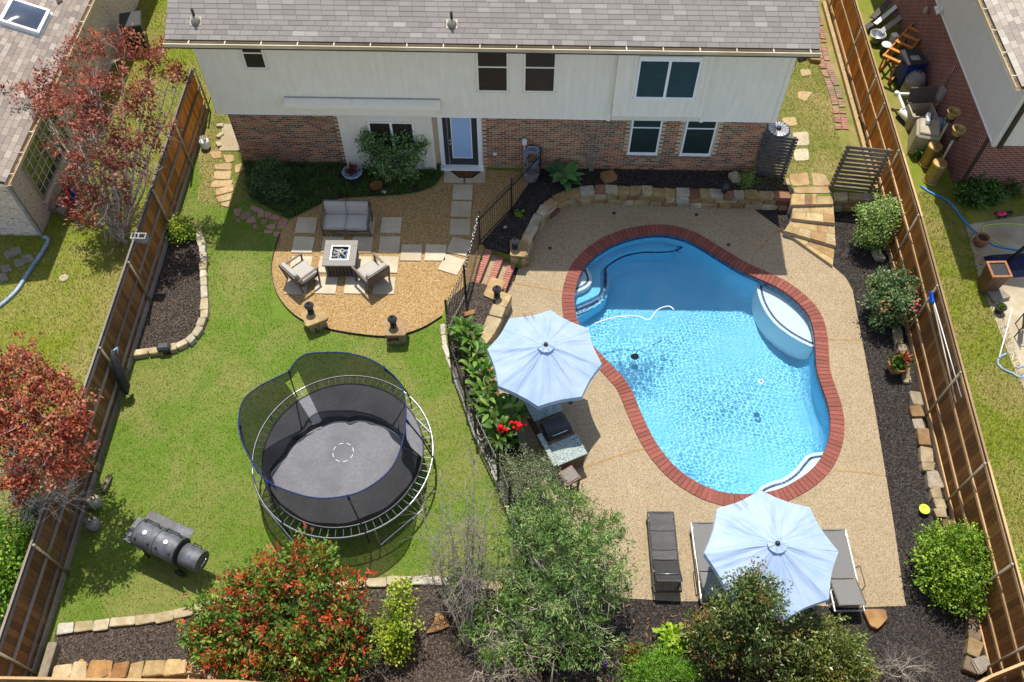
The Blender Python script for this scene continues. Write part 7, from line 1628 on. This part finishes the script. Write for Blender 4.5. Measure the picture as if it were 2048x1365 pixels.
# dark photinia by the parasol, and low green things along the bottom
DPH = [S(84,104,46), S(112,128,62), S(66,86,36), S(140,146,80), S(150,100,60), S(170,150,96)]
plant('photinia_shrub', 'dark green shrub with bronze tips overlapping the lower parasol', 'shrub', at(1490,1320,DK), clump_px([(1485,1165,2.2,.3),(1520,1155,2.2,.28),(1470,1195,2.0,.4),(1515,1195,2.05,.42),(1550,1190,1.9,.3),(1500,1225,1.7,.55),(1450,1230,1.5,.5),(1550,1225,1.5,.45),(1440,1270,.9,.6),(1510,1270,1.1,.7),(1580,1260,.8,.5),(1400,1290,.3,.5),(1470,1320,.2,.6),(1550,1320,.2,.6),(1390,1250,.5,.35)]), 12000, .09, .036, DPH, [5,5,4,2,.8,1.2], 'leaf_glossy', 'bark_dark', .028, tuft=4, up=.5)
plant('photinia_shrub', 'olive green shrub at the bottom edge right of the dark shrub', 'shrub', at(1640,1350,DK), clump_px([(1610,1270,.5,.4),(1650,1265,.5,.4),(1690,1290,.4,.4),(1630,1310,.3,.5),(1680,1330,.2,.5),(1580,1330,.2,.5),(1640,1350,.0,.5),(1710,1350,.0,.4)]), 8500, .09, .036, [S(104,118,50), S(132,144,70), S(84,98,42), S(156,160,90), S(150,110,60)], [5,5,3,2,.6], 'leaf_glossy', 'bark_dark', .025, tuft=4, up=.5)
LIM = [S(110,160,44), S(140,190,66), S(90,136,36), S(160,204,90)]
plant('feathery_shrub', 'bright green feathery shrub at the bottom edge near the centre', 'shrub', at(1325,1365,DK), clump_px([(1290,1345,-.1,.35),(1330,1335,-.05,.38),(1370,1345,-.1,.32),(1260,1360,-.2,.3)]), 4200, .1, .016, LIM, None, 'leaf', 'bark', .014, tuft=4, up=.9)
plant('broadleaf_seedling', 'lime green leafy plant left of the dark photinia', 'plant', at(1350,1300,DK), clump_px([(1345,1272,-.1,.2),(1352,1290,-.2,.2)]), 260, .16, .11, [S(166,200,50), S(186,214,76), S(140,176,40)], None, 'leaf', 'bark', .01)
plant('ground_shrub', 'small mixed green shrub left of the feathery shrub', 'shrub', at(1270,1330,DK), clump_px([(1270,1310,-.2,.25),(1300,1305,-.2,.22)]), 900, .08, .035, PHO[:3]+[S(150,100,60)], None, 'leaf', 'bark', .01)
iris = thing('purple_iris', 'single purple iris flower on the mulch at bottom centre', 'flower', at(1209,1330,DK)); n_ = 14; bq = at(1209,1325,DK+.3)
link('petals', leaf_mesh('petals', np.tile([list(bq)],(n_,1)), rand_dirs(n_)+[0,0,.3], rand_dirs(n_)+[0,0,1], .1, .06, palette(n_,[lin(120,100,200),lin(150,130,220)]), 'petal'), iris); MB().tube([at(1209,1330,DK), bq], .008, 6).build('stem', 'bark', iris)
link('leaves', leaf_mesh('leaves', np.tile([list(at(1209,1330,DK))],(9,1)), RNG.normal(size=(9,3))*.25+[0,0,1], rand_dirs(9), .35, .03, palette(9, GRN), 'leaf'), iris)
plant('weed_patch', 'leafy green weeds growing against the right neighbour brick wall', 'plant', at(1945,385,-.1), clump_px([(1930,380,.15,.3),(1955,365,.2,.35),(1980,385,.15,.35),(2010,370,.15,.35),(1945,400,.05,.25)]), 2600, .15, .06, [lin(70,100,44), lin(92,124,58), lin(56,82,36)], None, 'leaf', 'bark', .012)
plant('weed_patch', 'small green weeds at the foot of the brass heaters', 'plant', at(1838,305,-.1), clump_px([(1838,302,.1,.2),(1850,298,.12,.18)]), 500, .1, .05, GRN, None, 'leaf', 'bark', .008)
